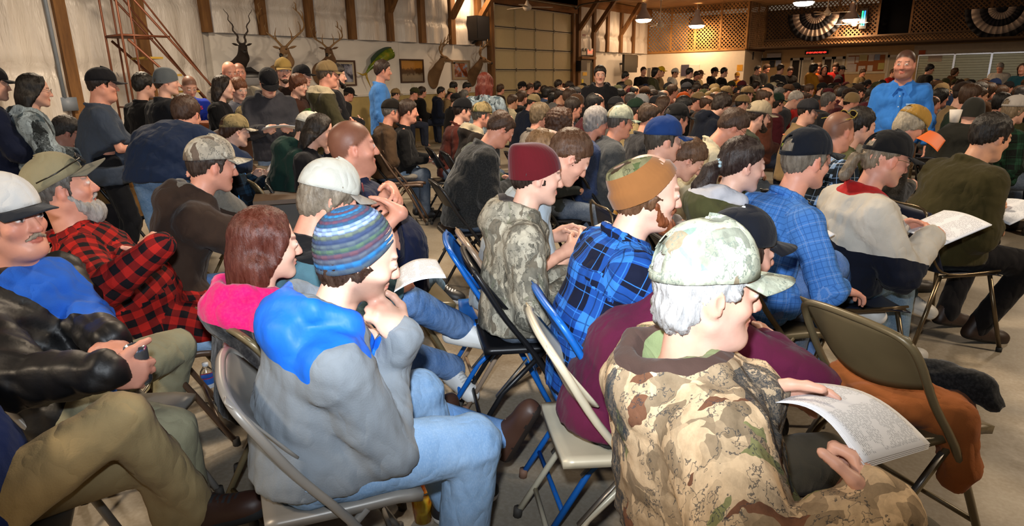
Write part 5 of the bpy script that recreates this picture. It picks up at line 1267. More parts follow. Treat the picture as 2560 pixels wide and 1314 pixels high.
add('pink', label='person with auburn hair and bright pink hood over black jacket', lod='near', at=(668, 612, 2.02), face=66, lean=6, head=(12, 2, 0), skin='pale', hair='long', hairc='5c2412', s=.93, lpx={'R': ((1360, 1105, .20), (1395, 1050, .30))}, top=dict(kind='hoodie', hood=.98, thick=.002, mat=[m_cloth('fleece', '17171b'), m_cloth('fleece', 'd8126c')], zone=lambda c, J: (((c-J['neck'])@J['up']) > -.055).astype(int), name='jacket'),
    bottom=dict(c='78a8e0'), arms=('thigh', 'lap'), legs={-1: ((.05, .80, .10), (.1, 1, .35)), 1: ((.02, .86, .24), (.1, 1, .3))}, shoes=('boot', '4a3024', '241a14', '241a14'))
add('camo', label='person with white hair in camouflage cap and camouflage jacket holding a printed sheet', lod='near', at=(1772, 722, 1.36), face=66, lean=-7, twist=0, head=(6, 6, -3), skin='fair', girth=.5, px={'L': ((1885, 985, 1.36), (2010, 985, 1.36), (.1, -.6, .5), .35), 'R': ((2195, 1275, 1.10), (2145, 1150, 1.14), (-.7, .1, -.6), 1.5)}, hair='fringe_back', hairc='c4c8cc', hs=1.04, stubble=.12,
    hat=dict(kind='cap', mat=CAMO_CAP, brimmat=CAMO_CAP, btnc='a0a494', pitch=-2, tall=1.12), top=dict(kind='hoodie', hood=1.12, mat=[CAMO_TAN, m_cloth('plain', '4c3a34'), m_cloth('plain', '7c8a62')], thick=.026, name='jacket',
    zone=lambda c, J: np.where((((c-J['neck'])@J['up']) > -.03) & ((((c-J['neck'])@J['fw'])+.02)**2+((c-J['neck'])@J['side'])**2 < .128**2), np.where((((c-J['neck'])@J['fw'])+.0)**2+((c-J['neck'])@J['side'])**2 < .088**2, 2, 1), 0)), bottom=dict(c='4a463c', mat=PLAIN), arms=(((.16, .38, .22), (.0, .7, .6), (.8, .2, .1), (.5, -.5, -.9), .45), ((.10, .42, .24), (-.55, .75, .3), (-.5, -.2, -.8), (.9, -.3, -.8), 1.15)), legs='sit', shoes=None)
add('leather', label='person in white cap, black leather jacket and bright blue shirt holding a can', lod='near', at=(22, 545, 1.90), face=128, lean=-8, head=(16, 0, 4), skin='ruddy', girth=.55, hair='short', hairc='6a6258', beard='moustache', beardc='b0a08c', hat=dict(kind='cap', c='d8d6d2', brimc='20242c', open=False, yaw=0),
    lpx={'L': ((395, 1085, .09), (475, 1118, .06))}, px={'R': ((262, 930, 1.66), (340, 935, 1.72), (.1, -.1, -1), 1.0), 'L': ((275, 858, 1.82), (345, 905, 1.72), (.2, -.9, .3), 1.0)}, top=dict(kind='jacket', mat=[LEATHER, m_cloth('plain', '2563cc')], thick=.004, fold=1.5, zone=lambda c, J: ((np.abs((c-J['chest'])@J['side']) < .030+.16*np.clip(((c-J['waist'])@J['up'])/.36, 0, 1)) & (((c-J['chest'])@J['fw']) > .045)).astype(int)), bottom=dict(mat=PLAIN, c='a09c80', thick=.016),
    arms=(((.05, .30, .12), (-.6, .7, -.1), (-.3, -.1, -1), (1, -.4, -.3), .9), ((.08, .28, .16), (-.6, .7, -.1), (-.3, -.1, -1), (1, -.4, -.3), .9)), legs={-1: ((.22, .50, .09), (.3, 1, 0)), 1: ((.16, .44, .09), (.3, 1, 0))}, shoes=('boot', '5c5650', '2a2826', '5c5650'))
add('plaidbeard', label='person with white beard leaning back in red and black checked shirt, sunglasses on cap', lod='semi', at=(158, 468, 2.42), face=92, lean=-22, head=(0, -2, 0), skin='ruddy', girth=.75, hair='short', hairc='6c6a66', beard='bigbeard', beardc='b4b2ae',
    px={'R': ((405, 612, 2.15), (325, 588, 2.25), (-.5, -.2, -.8), .5), 'L': ((405, 668, 2.3), (315, 712, 2.15), (-.4, .5, -.6), .5)}, hat=dict(kind='cap', c='8c8468', brimc='6e6a5c', pitch=-16, brim=1.12, open=False), top=dict(kind='shirt', mat=m_cloth('buffalo', 'a01c16', '120c10'), thick=.010, lap=.55, drape=1, sleeve='long'), bottom=dict(c='a0c4e8', thick=.016), arms=('crossed_low_over', 'crossed_low'), legs={-1: ((.15, .58, .09), (.1, 1, 0)), 1: ((.16, .62, .09), (.1, 1, 0))}, shoes=('lace', '8a6a50', '4c3c30', '8a6a50'), tors=1.05)
add('brownhood', label='person in brown hooded work coat and snow camouflage cap resting chin on hand', lod='semi', at=(533, 412, 2.95), face=78, lean=22, head=(0, 4, 0), skin='ruddy', hair='short', hairc='3a2c24', hat=dict(kind='cap', mat=CAMO_SNOW, open=False, pitch=-6), top=dict(kind='hoodie', mat=[m_cloth('plain', '34261e'), m_cloth('fleece', '66625a')], zone=lambda c, J: ((np.abs((c-J['neck'])@J['side']) < .10) & (((c-J['neck'])@J['up']) > .004) & (((c-J['neck'])@J['fw']) > -.115)).astype(int), thick=.012, name='coat'),
    bottom=dict(c='4478b8'), arms=('chin', 'knees'), legs='sit')
add('teal', label='person with grey hair in dirty white cap and teal jacket reading a booklet', lod='semi', at=(826, 492, 2.32), face=76, lean=10, head=(0, 22, 0), skin='ruddy', girth=.3, hair='mop', hairc='8a8070', beard='moustache', beardc='c8c0b0', hat=dict(kind='cap', c='c6c6bc', brimc='9c948a', open=False, pitch=-4, tall=1.05), lpx={'R': ((1150, 815, .44), (1225, 828, .42)), 'L': ((1172, 925, .12), (1240, 985, .06))}, top=dict(kind='jacket', mat=[m_cloth('plain', '4c707c'), m_cloth('plain', '15161a')], zone=lambda c, J: (((c-J['neck'])@J['up']) > -.028).astype(int)),
    bottom=dict(c='4a7cb8'), arms=('read', 'read'), legs={-1: ((.12, .52, .09), (.1, 1, 0)), 1: ((-.02, .70, .46), (.1, 1, -.1), (.5, .2, 1))}, shoes=('lace', 'dcdcda', 'cfcdc8', 'b0b0b0'))
add('crew', label='large person with shaved reddish hair and crossed arms in navy polo shirt', lod='semi', at=(884, 368, 3.0), face=82, lean=-20, head=(0, 4, 0), skin='ruddy', girth=.75, hair=None, buzz=.85, hairc='5a3420', stubble=.35, hs=1.06, neck=.008, px={'R': ((1000, 530, 2.72), (925, 490, 2.85), (-.8, .2, -.5), .6), 'L': ((975, 470, 2.92), (1030, 530, 2.72), (-.8, -.1, -.5), .6)}, lpx={'R': ((1128, 715, .08), (1160, 722, .06)), 'L': ((1118, 655, .08), (1150, 668, .06))}, top=dict(kind='shirt', c='141c38', sleeve='short', thick=.006), bottom=dict(c='6c98c0'), arms=('crossed_low_over', 'crossed_low'), legs={-1: ((.18, .50, .09), (.1, 1, 0)), 1: ((.18, .46, .09), (.1, 1, 0))}, shoes=('lace', '18181a', 'c8c8c6', 'd0d0d0'))
add('burgundy', label='person in burgundy knit cap and grey camouflage hooded jacket', lod='semi', at=(1345, 437, 2.62), face=78, lean=8, head=(2, 6, 0), skin='pale', hair='short', hairc='2c1c14', hat=dict(kind='beanie', c='5c0e18', slouch=.055, low=.004, tall=1.22, pitch=-10), top=dict(kind='hoodie', mat=[CAMO_GREY, m_cloth('plain', '3c3634'), m_cloth('plain', '0c6a6c')], zone=lambda c, J: np.where((np.abs((c-J['neck'])@J['side']) < .095) & (((c-J['neck'])@J['up']) > .002) & (((c-J['neck'])@J['fw']) > -.10), 1, 0), thick=.006, name='jacket'), bottom=dict(c='3a4658'), arms=('lap', 'lap'), shoes=('lace', '2a2420', '181614', '3a3430'))
add('brownbeanie', label='person with red beard in tan ribbed cap and royal blue plaid shirt', lod='near', at=(1625, 478, 2.08), face=68, lean=15, head=(8, 4, 0), skin='pale', hair='mop', hairc='6c4a2e', beard='beard', beardc='8a4a24', hat=dict(kind='beanie', mat=[m_cloth('knit', '8a5a30'), m_cloth('camo', '6e6a4c', '3c2c1c', '15150f', '4c5634')], patch=lambda q, t: ((t > .45) & (t < .90) & (q[:, 1] < -.005)).astype(int), slouch=.05, low=-.004, tall=1.12, cuff=.22, pitch=-34), top=dict(kind='shirt', mat=m_cloth('plaid', '0c1228', '17448e', '2f72c4', '060810'), thick=.016, fold=.8), bottom=dict(c='2c3c58'), arms=('knees', 'knees'), girth=.35)
add('maroon', label='person in maroon sweatshirt and navy cap hunched forward beside the camouflage jacket', lod='semi', at=(1852, 628, 1.92), face=62, lean=44, head=(0, -8, 0), skin='fair', girth=.3, hair='short', hairc='3c2a20', hat=dict(kind='cap', c='0e121c', btnc='d8d8d8', open=False), top=dict(kind='shirt', c='5a1838', thick=.012), bottom=dict(mat=PLAIN, c='14161c'), arms=('knees', 'knees'), shoes=('boot', '3c2620', '1a1412', '3c2620'))
add('ponytail', label='person with long dark ponytail in olive coat with white fleece hood', lod='semi', at=(1858, 412, 2.85), face=62, lean=12, head=(4, 6, 0), skin='pale', hair='ponytail', hairc='2c1a14', s=.95, top=dict(kind='hoodie', hood=1.12, mat=[m_cloth('plain', '4c4c2e'), m_cloth('fleece', 'c4c4ca')], zone=lambda c, J: ((((c-J['neck'])@J['up']) > .006)).astype(int), name='coat'), bottom=dict(c='2c3c54'), arms=('read', 'read'))
add('cap48', label='person in dark cap numbered 48 and light blue checked shirt', lod='semi', at=(2018, 400, 2.72), face=52, lean=16, head=(0, 2, 0), skin='ruddy', hair='short', hairc='7c7468', hat=dict(kind='cap', c='0f141e', brimc='101216', open=True, pitch=-4, tall=1.05), lpx={'R': ((2118, 742, .42), (2235, 780, .40), (.3, .2, 1))}, top=dict(kind='shirt', mat=m_cloth('windowpane', '3f74bc', '5a8cd0', '1c4484'), thick=.010), bottom=dict(c='3c70b4'), arms=(((.15, .36, .10), (0, 1, -.2), (0, 0, -1), (.6, -.4, -.4), .5), ((.17, .30, .08), (0, 1, -.3), (0, 0, -1), (.7, -.4, -.4), .5)), legs={-1: ((.12, .44, .09), (.1, 1, 0)), 1: ((-.02, .62, .30), (.3, .9, -.05))}, shoes=('boot', 'd8d6d0', 'c4c0b8', 'c0c0c0'))
add('whitejacket', label='person with thin grey ponytail in black cap and white and navy jacket', lod='semi', at=(2218, 398, 3.0), face=60, lean=10, head=(2, 12, 0), skin='ruddy', hair='tail', hairc='8a7c68', glasses='7a6a50', stubble=.3, hat=dict(kind='cap', c='121214', mesh=False, pitch=0), lpx={'R': ((2348, 748, .10), (2398, 768, .06))}, top=dict(kind='jacket', collar=1.6, thick=.012, mat=[m_cloth('plain', 'c6c0b4'), m_cloth('plain', '0e1322'), m_cloth('plain', 'b01c1c')], zone=lambda c, J: np.where((((c-J['neck'])@J['up']) > -.012) & (np.linalg.norm(c-J['neck'], axis=1) < .13), 2, np.where((((c-J['neck'])@J['up']) < -.20-.05*np.sin(((c-J['neck'])@J['side'])*9)), 1, 0))), bottom=dict(c='4a6a80'), arms=('read', 'read'), legs={-1: ((.14, .42, .09), (.1, 1, 0)), 1: ((.20, .36, .09), (.4, 1, 0))}, shoes=('lace', 'b4b0a8', 'c4c0b8', '8a8a8a'))
add('olivejacket', label='person with short dark hair in olive green field jacket', lod='semi', at=(2478, 342, 3.5), face=48, lean=16, head=(0, 10, 0), skin='tan', girth=.5, hair='short', hairc='1c1612', top=dict(kind='jacket', c='3a3418', thick=.014, collar=1.4), bottom=dict(mat=PLAIN, c='141214'), arms=('read', 'lap'), legs='back', shoes=('boot', '2c1c14', '120e0c', '2c1c14'))
# --- the middle rows
def mid(key, label, x, y, d, face=76, **o):
    if o.get('pose', 'sit') == 'sit' and not o.pop('keepd', 0): d = min(560/(y-201.5+.0175*(x-1280)), 7.0)
    o.setdefault('lod', 'mid'); o.setdefault('top', dict(c='2a2c30')); o.setdefault('hair', 'short'); o.setdefault('bottom', dict(c='3a4a60')); return add(key, label=label, at=(x, y, d), face=face, **o)
mid('sunhead', 'person with buzzed hair, sunglasses on top of head and blue and white plaid jacket', 2097, 328, 3.35, 42, hair=None, buzz=.75, hairc='4c3626', skin='ruddy', neck=.006, girth=.3, top=dict(kind='jacket', mat=m_cloth('plaid', '101820', '1a2838', '7c9cc8', 'c8ccd0')), lean=14)
mid('olivetee', 'person with dark hair in olive shirt leaning past the sunglasses wearer', 2150, 315, 3.85, 60, hairc='1c1612', top=dict(kind='shirt', c='4a4c2c'), lean=18)
mid('greyvest', 'person with white hair in tan cap and grey vest looking down at an orange sheet', 2278, 312, 3.9, 55, hair='mop', hairc='b8b09c', glasses='6a5a40', skin='ruddy', hat=dict(kind='cap', c='a8823c', pitch=6, yaw=0), top=dict(kind='jacket', mat=[m_cloth('fleece', '5a5448'), m_cloth('fleece', '1c1a18')], zone=lambda c, J: (np.abs((c-J['neck'])@J['side']) > .19).astype(int)), lean=26, head=(0, 26, 0), arms=('read', 'read'))
mid('darkhood', 'person seen from behind in dark grey hooded coat', 2432, 285, 4.5, 30, hair=None, hat=dict(kind='beanie', c='24241f', low=.03, tall=1.1), top=dict(kind='hoodie', c='24241f', hood=1.2, thick=.01), lean=12)
mid('greenplaid', 'person in pale grey cap and dark green plaid jacket at the end of the row', 2538, 275, 4.4, 50, hair='mop', hairc='8a7a62', hat=dict(kind='cap', c='b0aaa4', open=True), top=dict(kind='jacket', mat=m_cloth('plaid', '0c1210', '12261c', '1c3c2c', '080c0a')), lean=10)
mid('whiteshirt', 'person with brown hair and glasses in cream white sweatshirt looking down', 1833, 318, 4.0, 72, hairc='4a3426', skin='ruddy', glasses='4a3a2c', top=dict(kind='shirt', c='c8bfa4', thick=.012), lean=26, head=(0, 30, 0), arms=('read', 'read'), bottom=dict(mat=PLAIN, c='1c1c22'))
mid('tancap', 'person with beard in tan cap and olive canvas jacket', 1898, 290, 4.5, 68, hat=dict(kind='cap', c='a89a80'), hairc='3c2c20', beard='beard', top=dict(c='343a2c', thick=.01), lean=22, arms=('lap', 'lap'))
mid('bluecap', 'person in faded royal blue cap and pale grey shirt', 1660, 350, 3.7, 66, hat=dict(kind='cap', c='1c3c78', open=False), hairc='4a443c', skin='fair', top=dict(kind='shirt', c='a8aab4', thick=.012), lean=8)
mid('yellowcoat', 'person mostly hidden in mustard yellow jacket beside the pale grey shirt', 1722, 398, 3.75, 80, keepd=1, s=.9, hair='short', hairc='6a4c34', top=dict(c='b8862c'), lean=30, head=(0, 30, 0))
mid('blackcap', 'person from behind in black cap and black jacket, behind the blue cap', 1693, 298, 4.5, 55, hat=dict(kind='cap', c='0f0f11'), hairc='2c2420', skin='ruddy', top=dict(c='101216'), lean=8)
mid('navyhood', 'person with dark hair in navy sweatshirt with white sleeve print', 1805, 262, 5.1, 66, hairc='2c1e14', hair='mop', top=dict(kind='hoodie', c='121826'), lean=20, head=(0, 18, 0))
mid('balddark', 'balding person in charcoal fleece behind the camouflage cap', 1626, 292, 4.6, 70, hair='balding', hairc='4c3a2c', skin='ruddy', top=dict(mat=FLEECE, c='26262a'), girth=.3)
mid('camogrey', 'person with glasses in camouflage cap and charcoal grey fleece', 1552, 305, 4.0, 70, hairc='5c5a58', skin='ruddy', glasses='8a7a60', beard='goatee', beardc='b0aaa0', hat=dict(kind='cap', mat=CAMO_CAP, open=False), top=dict(mat=FLEECE, c='3c4044', thick=.008), girth=.5, lean=14)
mid('whitehair', 'person with thick silver white hair in blue fleece', 1492, 305, 4.15, 70, hair='mop', hairc='a8a8aa', skin='ruddy', top=dict(mat=FLEECE, c='24365c', thick=.006), lean=14)
mid('curly', 'person with curly brown hair in dark slate sweater', 1406, 312, 4.4, 74, hair='curly', hairc='4a2c1a', s=.92, skin='fair', top=dict(kind='shirt', c='2c3438'), lean=8)
mid('greytee', 'person with tousled grey blond hair in taupe grey shirt', 1352, 288, 4.7, 72, hair='mop', hairc='7a6a52', skin='ruddy', top=dict(kind='shirt', c='7c756e', thick=.01), lean=8)
mid('greenbald', 'balding person looking down in dark green and black jacket', 1254, 322, 4.15, 72, hair='balding', hairc='4c3424', skin='ruddy', girth=.6, top=dict(mat=[m_cloth('fleece', '26301c'), m_cloth('fleece', '15181a')], zone=lambda c, J: (((c-J['neck'])@J['side']) > -.05).astype(int), thick=.012, collar=1.3), lean=20, head=(0, 30, 0), arms=('read', 'read'))
mid('camohood', 'person in brown camouflage cap and dark jacket with cream hood', 1206, 288, 4.6, 74, hairc='5c5a54', skin='ruddy', hat=dict(kind='cap', mat=CAMO_DK, open=False), top=dict(kind='hoodie', mat=[m_cloth('plain', '1e1814'), m_cloth('fleece', 'b0a48a')], zone=lambda c, J: (((c-J['neck'])@J['up']) > -.005).astype(int)), lean=16)
mid('rust', 'person in black cap and rust brown shirt', 1158, 276, 5.2, 76, hat=dict(kind='cap', c='101014', open=False), hairc='2a1e18', skin='fair', top=dict(kind='shirt', c='4c1e16'), lean=14)
mid('blackshirt', 'person with short brown hair in black long sleeved shirt, jeans and white sneakers', 1022, 278, 5.2, 84, hairc='3c2a20', beard='goatee', skin='ruddy', girth=.4, lpx={'L': ((1100, 470, .09), (1160, 472, .06)), 'R': ((1105, 450, .2), (1160, 456, .2))}, top=dict(kind='shirt', c='121214'), bottom=dict(c='6a8aa8'), lean=6, arms=('thigh', 'lap'), legs={-1: ((.14, .72, .09), (.1, 1, 0)), 1: ((.10, .78, .10), (.1, 1, .1))}, shoes=('lace', 'd8d6d2', 'c8c6c2', 'b0b0b0'))
mid('brownjkt', 'older person in black cap and glasses in brown jacket', 980, 278, 5.6, 74, hat=dict(kind='cap', c='17130f', open=False), hairc='7c7a76', glasses='3a3a3a', top=dict(c='54402e'), lean=10, skin='ruddy')
mid('darkgreen', 'person in white cap and dark green hooded sweatshirt looking down', 774, 322, 3.95, 72, hat=dict(kind='cap', c='d0ccbe', open=False, pitch=0), hairc='4a443e', skin='fair', top=dict(kind='hoodie', c='14302a', thick=.008), bottom=dict(c='26344c'), lean=20, head=(0, 22, 0), arms=('lap', 'lap'))
mid('knitblack', 'person in black jumper with white knitted pattern resting face on hand', 800, 325, 4.5, 96, hair='long', hairc='241a14', s=.92, top=dict(kind='shirt', c='121216', thick=.01), arms=('chin', 'lap'), lean=12, head=(0, 18, 0))
mid('limebeard', 'bearded person in grey shirt and lime vest leaning forward', 836, 292, 4.9, 84, hairc='2c2018', beard='beard', beardc='241812', top=dict(kind='shirt', mat=[m_cloth('plain', '7a7c78'), m_cloth('plain', '5a9e2c')], zone=lambda c, J: (((c-J['neck'])@J['up']) < -.24).astype(int)), lean=24, head=(0, 24, 0), arms=('knees', 'lap'))
mid('camoglass', 'person with glasses and moustache in dark camouflage cap and black jacket', 618, 293, 4.7, 70, hat=dict(kind='cap', mat=CAMO_DK, open=False), glasses='5a5040', hairc='6a6058', skin='ruddy', top=dict(c='16161a'), lean=10, arms=('paper', 'lap'))
mid('camowoman', 'young person in snow camouflage cap and dark blue plaid holding a catalogue', 590, 328, 4.15, 74, hat=dict(kind='cap', mat=CAMO_DK, brimmat=CAMO_SNOW, open=True), hair='ponytail', hairc='4a2c1c', skin='pale', s=.93, top=dict(kind='shirt', mat=m_cloth('plaid', '0c1016', '14202c', '1c3448', '080c10')), arms=('paper', 'paper'), lean=12)
mid('blacksweat', 'older person with grey hair and glasses in black sweatshirt holding a paper', 170, 330, 4.2, 84, hairc='4a4642', skin='ruddy', glasses='6a5c48', girth=.4, top=dict(kind='hoodie', c='121214', hood=.8), bottom=dict(mat=PLAIN, c='14141a'), arms=('read', 'read'), lean=16, head=(0, 18, 0))
# --- standing by the wall and behind
def stand(key, label, x, y, d, face, **o): o.setdefault('lean', 2); o.setdefault('legs', 'stand'); o.setdefault('arms', ('hang', 'belly')); return mid(key, label, x, y, d, face, pose='stand', **o)
add('bend', label='person in navy sweater and jeans bending over a table, seen from behind', lod='mid', pose='stand', at=(468, 285, 4.4), face=34, lean=46, head=(0, 0, 0), hair='short', hairc='4a3020', skin='ruddy', girth=.35, top=dict(kind='shirt', c='14233e', thick=.040, hem=-.02), bottom=dict(c='44709c'), arms=(((.16, .55, .06), (0, 1, -.3), (0, 0, -1), (.8, 0, -.5), .4), ((.16, .55, .06), (0, 1, -.3), (0, 0, -1), (.8, 0, -.5), .4)), fixz=True)
stand('fat', 'large standing person in black cap and grey blue work shirt', 258, 212, 4.9, 84, hat=dict(kind='cap', c='15151a', open=False), hairc='241a16', skin='ruddy', girth=1.5, chub=1, top=dict(kind='shirt', c='3a4454', sleeve='short', thick=.012), bottom=dict(mat=PLAIN, c='101218'))
stand('camocoat', 'standing person with dark hair and glasses in dark camouflage coat', 88, 226, 4.7, 88, hair='long', hairc='120e0e', glasses='6a5c50', s=.95, top=dict(kind='jacket', mat=CAMO_BLUE, thick=.014, hood=.9), bottom=dict(mat=PLAIN, c='0e0f12'))
stand('edge', 'standing person in navy coat and cap cut by the picture edge', -18, 210, 4.6, 80, hat=dict(kind='cap', c='0e0e14', open=False), hairc='2a2018', top=dict(c='0e1730', thick=.014), bottom=dict(mat=PLAIN, c='0c0d12'))
stand('blackmoust', 'standing person with black hair and moustache in black jacket', 362, 214, 6.2, 60, hairc='14100e', beard='moustache', top=dict(c='101012'))
stand('greybeanie', 'standing person in grey knit cap and charcoal jacket over lime shirt', 418, 205, 5.7, 66, head=(28, 2, 0), hat=dict(kind='beanie', c='565c60', low=.01, tall=1.05), hairc='3c3028', top=dict(c='222428', mat=[m_cloth('plain', '222428'), m_cloth('plain', '8ed022')], zone=lambda c, J: ((np.abs((c-J['neck'])@J['side']) < .045) & (((c-J['neck'])@J['fw']) > .06) & (((c-J['neck'])@J['up']) > -.17)).astype(int), thick=.01))
stand('redblue', 'person in royal blue shirt with red lettering looking down at a stand', 474, 216, 7.2, 165, hair=None, buzz=.8, hairc='4a2c1c', skin='fair', head=(0, 24, 0), top=dict(kind='shirt', c='1832a0', thick=.01), s=.9, lean=14, arms=('belly', 'belly'))
stand('bald', 'bald standing person beside the sheeted wall, beard below', 574, 180, 7.6, 160, hair=None, head=(0, 14, 0), skin='ruddy', top=dict(c='6a6258'), arms=('belly', 'belly'))
stand('baldpal', 'standing person with cropped hair in pale jacket beside the bald one', 598, 182, 8.0, 170, hair=None, buzz=.7, hairc='4a3626', skin='ruddy', top=dict(c='8a8272'))
stand('sunwoman', 'standing person with dark bob and sunglasses on head in black coat', 560, 218, 6.6, 100, hair='long', hairc='241812', skin='pale', s=.92, top=dict(c='0f0f12', thick=.01))
stand('redwoman', 'standing person with short auburn hair in grey top beside dark bobbed hair', 598, 222, 7.0, 150, hair='mop', hairc='7a4a2c', skin='pale', s=.9, head=(0, 14, 0), top=dict(c='5a5c66'))
stand('greyhood', 'standing person in black cap and charcoal hooded sweatshirt reading papers', 672, 205, 6.0, 172, hat=dict(kind='cap', c='101014', open=False, pitch=4), head=(0, 34, 0), hairc='2c221c', girth=.6, top=dict(kind='hoodie', c='34343a', thick=.01), bottom=dict(c='5c7088'), arms=('read', 'read'))
stand('yellowcap', 'standing person in mustard cap and brown hooded jacket before the widest antlers', 709, 176, 7.0, 176, hat=dict(kind='cap', c='a08448', open=False), hairc='4a3828', beard='goatee', top=dict(kind='hoodie', c='33241c'))
stand('child', 'young person in brown coat holding a bright green bag', 747, 212, 6.9, 120, hair='mop', hairc='6a3c22', s=.9, hs=.97, top=dict(c='3c2218'), head=(0, 12, 0), arms=('belly', 'belly'))
stand('blackhat2', 'standing person in black cap behind the young one with green bag', 757, 190, 7.8, 110, hat=dict(kind='cap', c='121216', open=False), hairc='3a3030', top=dict(c='343c50'))
stand('olivestand', 'standing person in tan flat cap and olive jacket with cream hood, arms crossed', 820, 186, 6.4, 78, hat=dict(kind='cap', c='7a6646', brim=.7, open=False), hair='short', hairc='5a4a3a', skin='ruddy', girth=.4, top=dict(kind='hoodie', mat=[m_cloth('plain', '3c3824'), m_cloth('fleece', 'b4a688')], zone=lambda c, J: (((c-J['neck'])@J['up']) > -.01).astype(int), name='jacket'), arms=('belly', 'belly'))
stand('darkstand', 'standing bearded person in black jacket behind the olive jacket', 842, 188, 6.9, 84, hairc='1c1410', beard='beard', beardc='1c1410', top=dict(c='121216', thick=.008), arms=('hang', 'belly'))
stand('bluefar', 'standing person in sky blue shirt and khaki trousers near the sunset print', 958, 176, 8.0, 84, hairc='3c2a20', skin='ruddy', top=dict(kind='shirt', c='4a84cc', thick=.014), bottom=dict(mat=PLAIN, c='a08c68'), arms=('hang', 'hang'))
stand('redhair', 'standing person with long red hair seen from behind in blue black jacket', 1212, 208, 7.4, 12, hair='long', hairc='6c2410', s=.94, hvol=1.3, top=dict(mat=CAMO_BLUE, thick=.014), bottom=dict(c='24344c'))
stand('darkface', 'standing person in dark hooded jacket facing the camera near the corner', 1500, 187, 8.6, 176, hairc='1c1612', hair='short', top=dict(kind='hoodie', c='16161a', thick=.012), s=.97)
add('speaker', label='standing person in bright blue button shirt facing the camera in the aisle', lod='semi', pose='stand', at=(2262, 160, 5.6), face=184, lean=4, head=(6, 2, 0), skin='ruddy', girth=.35, chub=.7, buzz=.9, hair=None, hairc='1c1410', shw=.166, stubble=.55, neck=.010, hs=1.04, top=dict(kind='shirt', c='3a82dc', thick=.012, collar=1.2, fold=1.5, hem=-.02), bottom=dict(mat=PLAIN, c='a89474'), arms=('hang', 'hang'), fixz=False)
# bottom corner: navy shirt and khaki trousers
khaki = add('khaki', label='person in navy shirt and khaki trousers with crossed leg and brown shoe, mostly cut off', lod='mid', at=(-210, 800, 1.35), face=108, lean=4, head=(0, 0, 0), girth=.7, hair='short', lpx={'R': ((492, 1262, .33), (645, 1222, .38), (.2, .1, 1))}, top=dict(kind='shirt', c='14285c', thick=.012, name='shirt'), bottom=dict(mat=m_cloth('plain', 'b09c72'), thick=.006), arms=(((.27, -.06, .06), (0, .4, -1), (-1, 0, 0), (.3, -1, 0), .4), ((.27, -.06, .06), (0, .4, -1), (-1, 0, 0), (.3, -1, 0), .4)), legs={-1: ((.12, .50, .09), (.1, 1, 0)), 1: ((.04, .66, .34), (.15, .9, .35), (.3, .2, 1))}, shoes=('lace', '3c241c', '23282c', '2a2a2e'))

mid('strawberry', 'person with receding blond hair and red beard in white shirt beside the burgundy cap', 1372, 388, 3.0, 74, hair='balding', hairc='8a6844', beard='beard', beardc='7c4020', skin='pale', top=dict(kind='shirt', c='a8b4bc', sleeve='short'), lean=16, arms=('read', 'read'))
mid('browncrop', 'person with cropped brown hair bent over papers past the red beard', 1425, 392, 3.2, 78, hair='short', hvol=.6, hairc='5c3c24', skin='fair', top=dict(kind='shirt', c='9aa6b0', sleeve='short'), lean=24, head=(0, 30, 0), arms=('read', 'read'))
# ------------------------------------------------------------------ chairs under the people
CHAIRS = dict(beanie=('grey', 'the crocheted blue cap wearer', -8), pink=('tan', 'the pink hooded auburn haired person', 0), camo=('brown', 'the foreground camouflage jacket', 0), leather=('grey', 'the black leather jacket', 0), plaidbeard=('brown', 'the white bearded plaid shirt wearer', 0), teal=('grey', 'the teal jacket', 0),
  crew=('tan', 'the navy polo shirt', 0), brownhood=('tan', 'the brown work coat', 0), burgundy=('black', 'the burgundy knit cap wearer', 0), brownbeanie=('blue', 'the royal blue plaid shirt', 0), maroon=('cream', 'the maroon sweatshirt', 0), ponytail=('black', 'the dark ponytail wearer', 0), cap48=('tan', 'the light blue checked shirt', 0),
  whitejacket=('navy', 'the white and navy jacket', 0), olivejacket=('navy', 'the olive field jacket', 0), sunhead=('black', 'the blue and white plaid jacket', 0), greyvest=('black', 'the grey vest', 0), darkhood=('black', 'the dark hooded coat', 0), whiteshirt=('black', 'the cream sweatshirt', 0), tancap=('black', 'the olive canvas jacket', 0),
  bluecap=('navy', 'the royal blue cap wearer', 0), camogrey=('black', 'the charcoal grey fleece', 0), whitehair=('black', 'the silver haired blue fleece wearer', 0), greenbald=('black', 'the green and black jacket', 0), camohood=('black', 'the cream hooded jacket', 0), rust=('black', 'the rust brown shirt', 0), strawberry=('beige', 'the red bearded white shirt wearer', 0),
  browncrop=('blue', 'the cropped brown hair bent over papers', 0), blackshirt=('brown', 'the black shirt and jeans', 0), darkgreen=('tan', 'the dark green hooded sweatshirt', 0), knitblack=('black', 'the patterned black jumper', 0), camowoman=('tan', 'the dark blue plaid catalogue reader', 0), blacksweat=('black', 'the black sweatshirt reader', 0), greytee=('black', 'the taupe grey shirt', 0), curly=('black', 'the curly haired person', 0), khaki=('grey', 'the khaki trousers', 0), limebeard=('black', 'the lime vest', 0), camoglass=('black', 'the dark camouflage cap wearer', 0), brownjkt=('black', 'the older brown jacket wearer', 0), bluefar=None)
for k, c in CHAIRS.items():
    if c and k in Q: under((None, *Q[k]), c[0], c[1], turn=c[2], dy={'camo': .16, 'pink': .12, 'beanie': .05, 'leather': .08, 'burgundy': .03, 'brownbeanie': .05}.get(k, .0))
def dirz(a, b): return atan2(b[1]-a[1], b[0]-a[0])
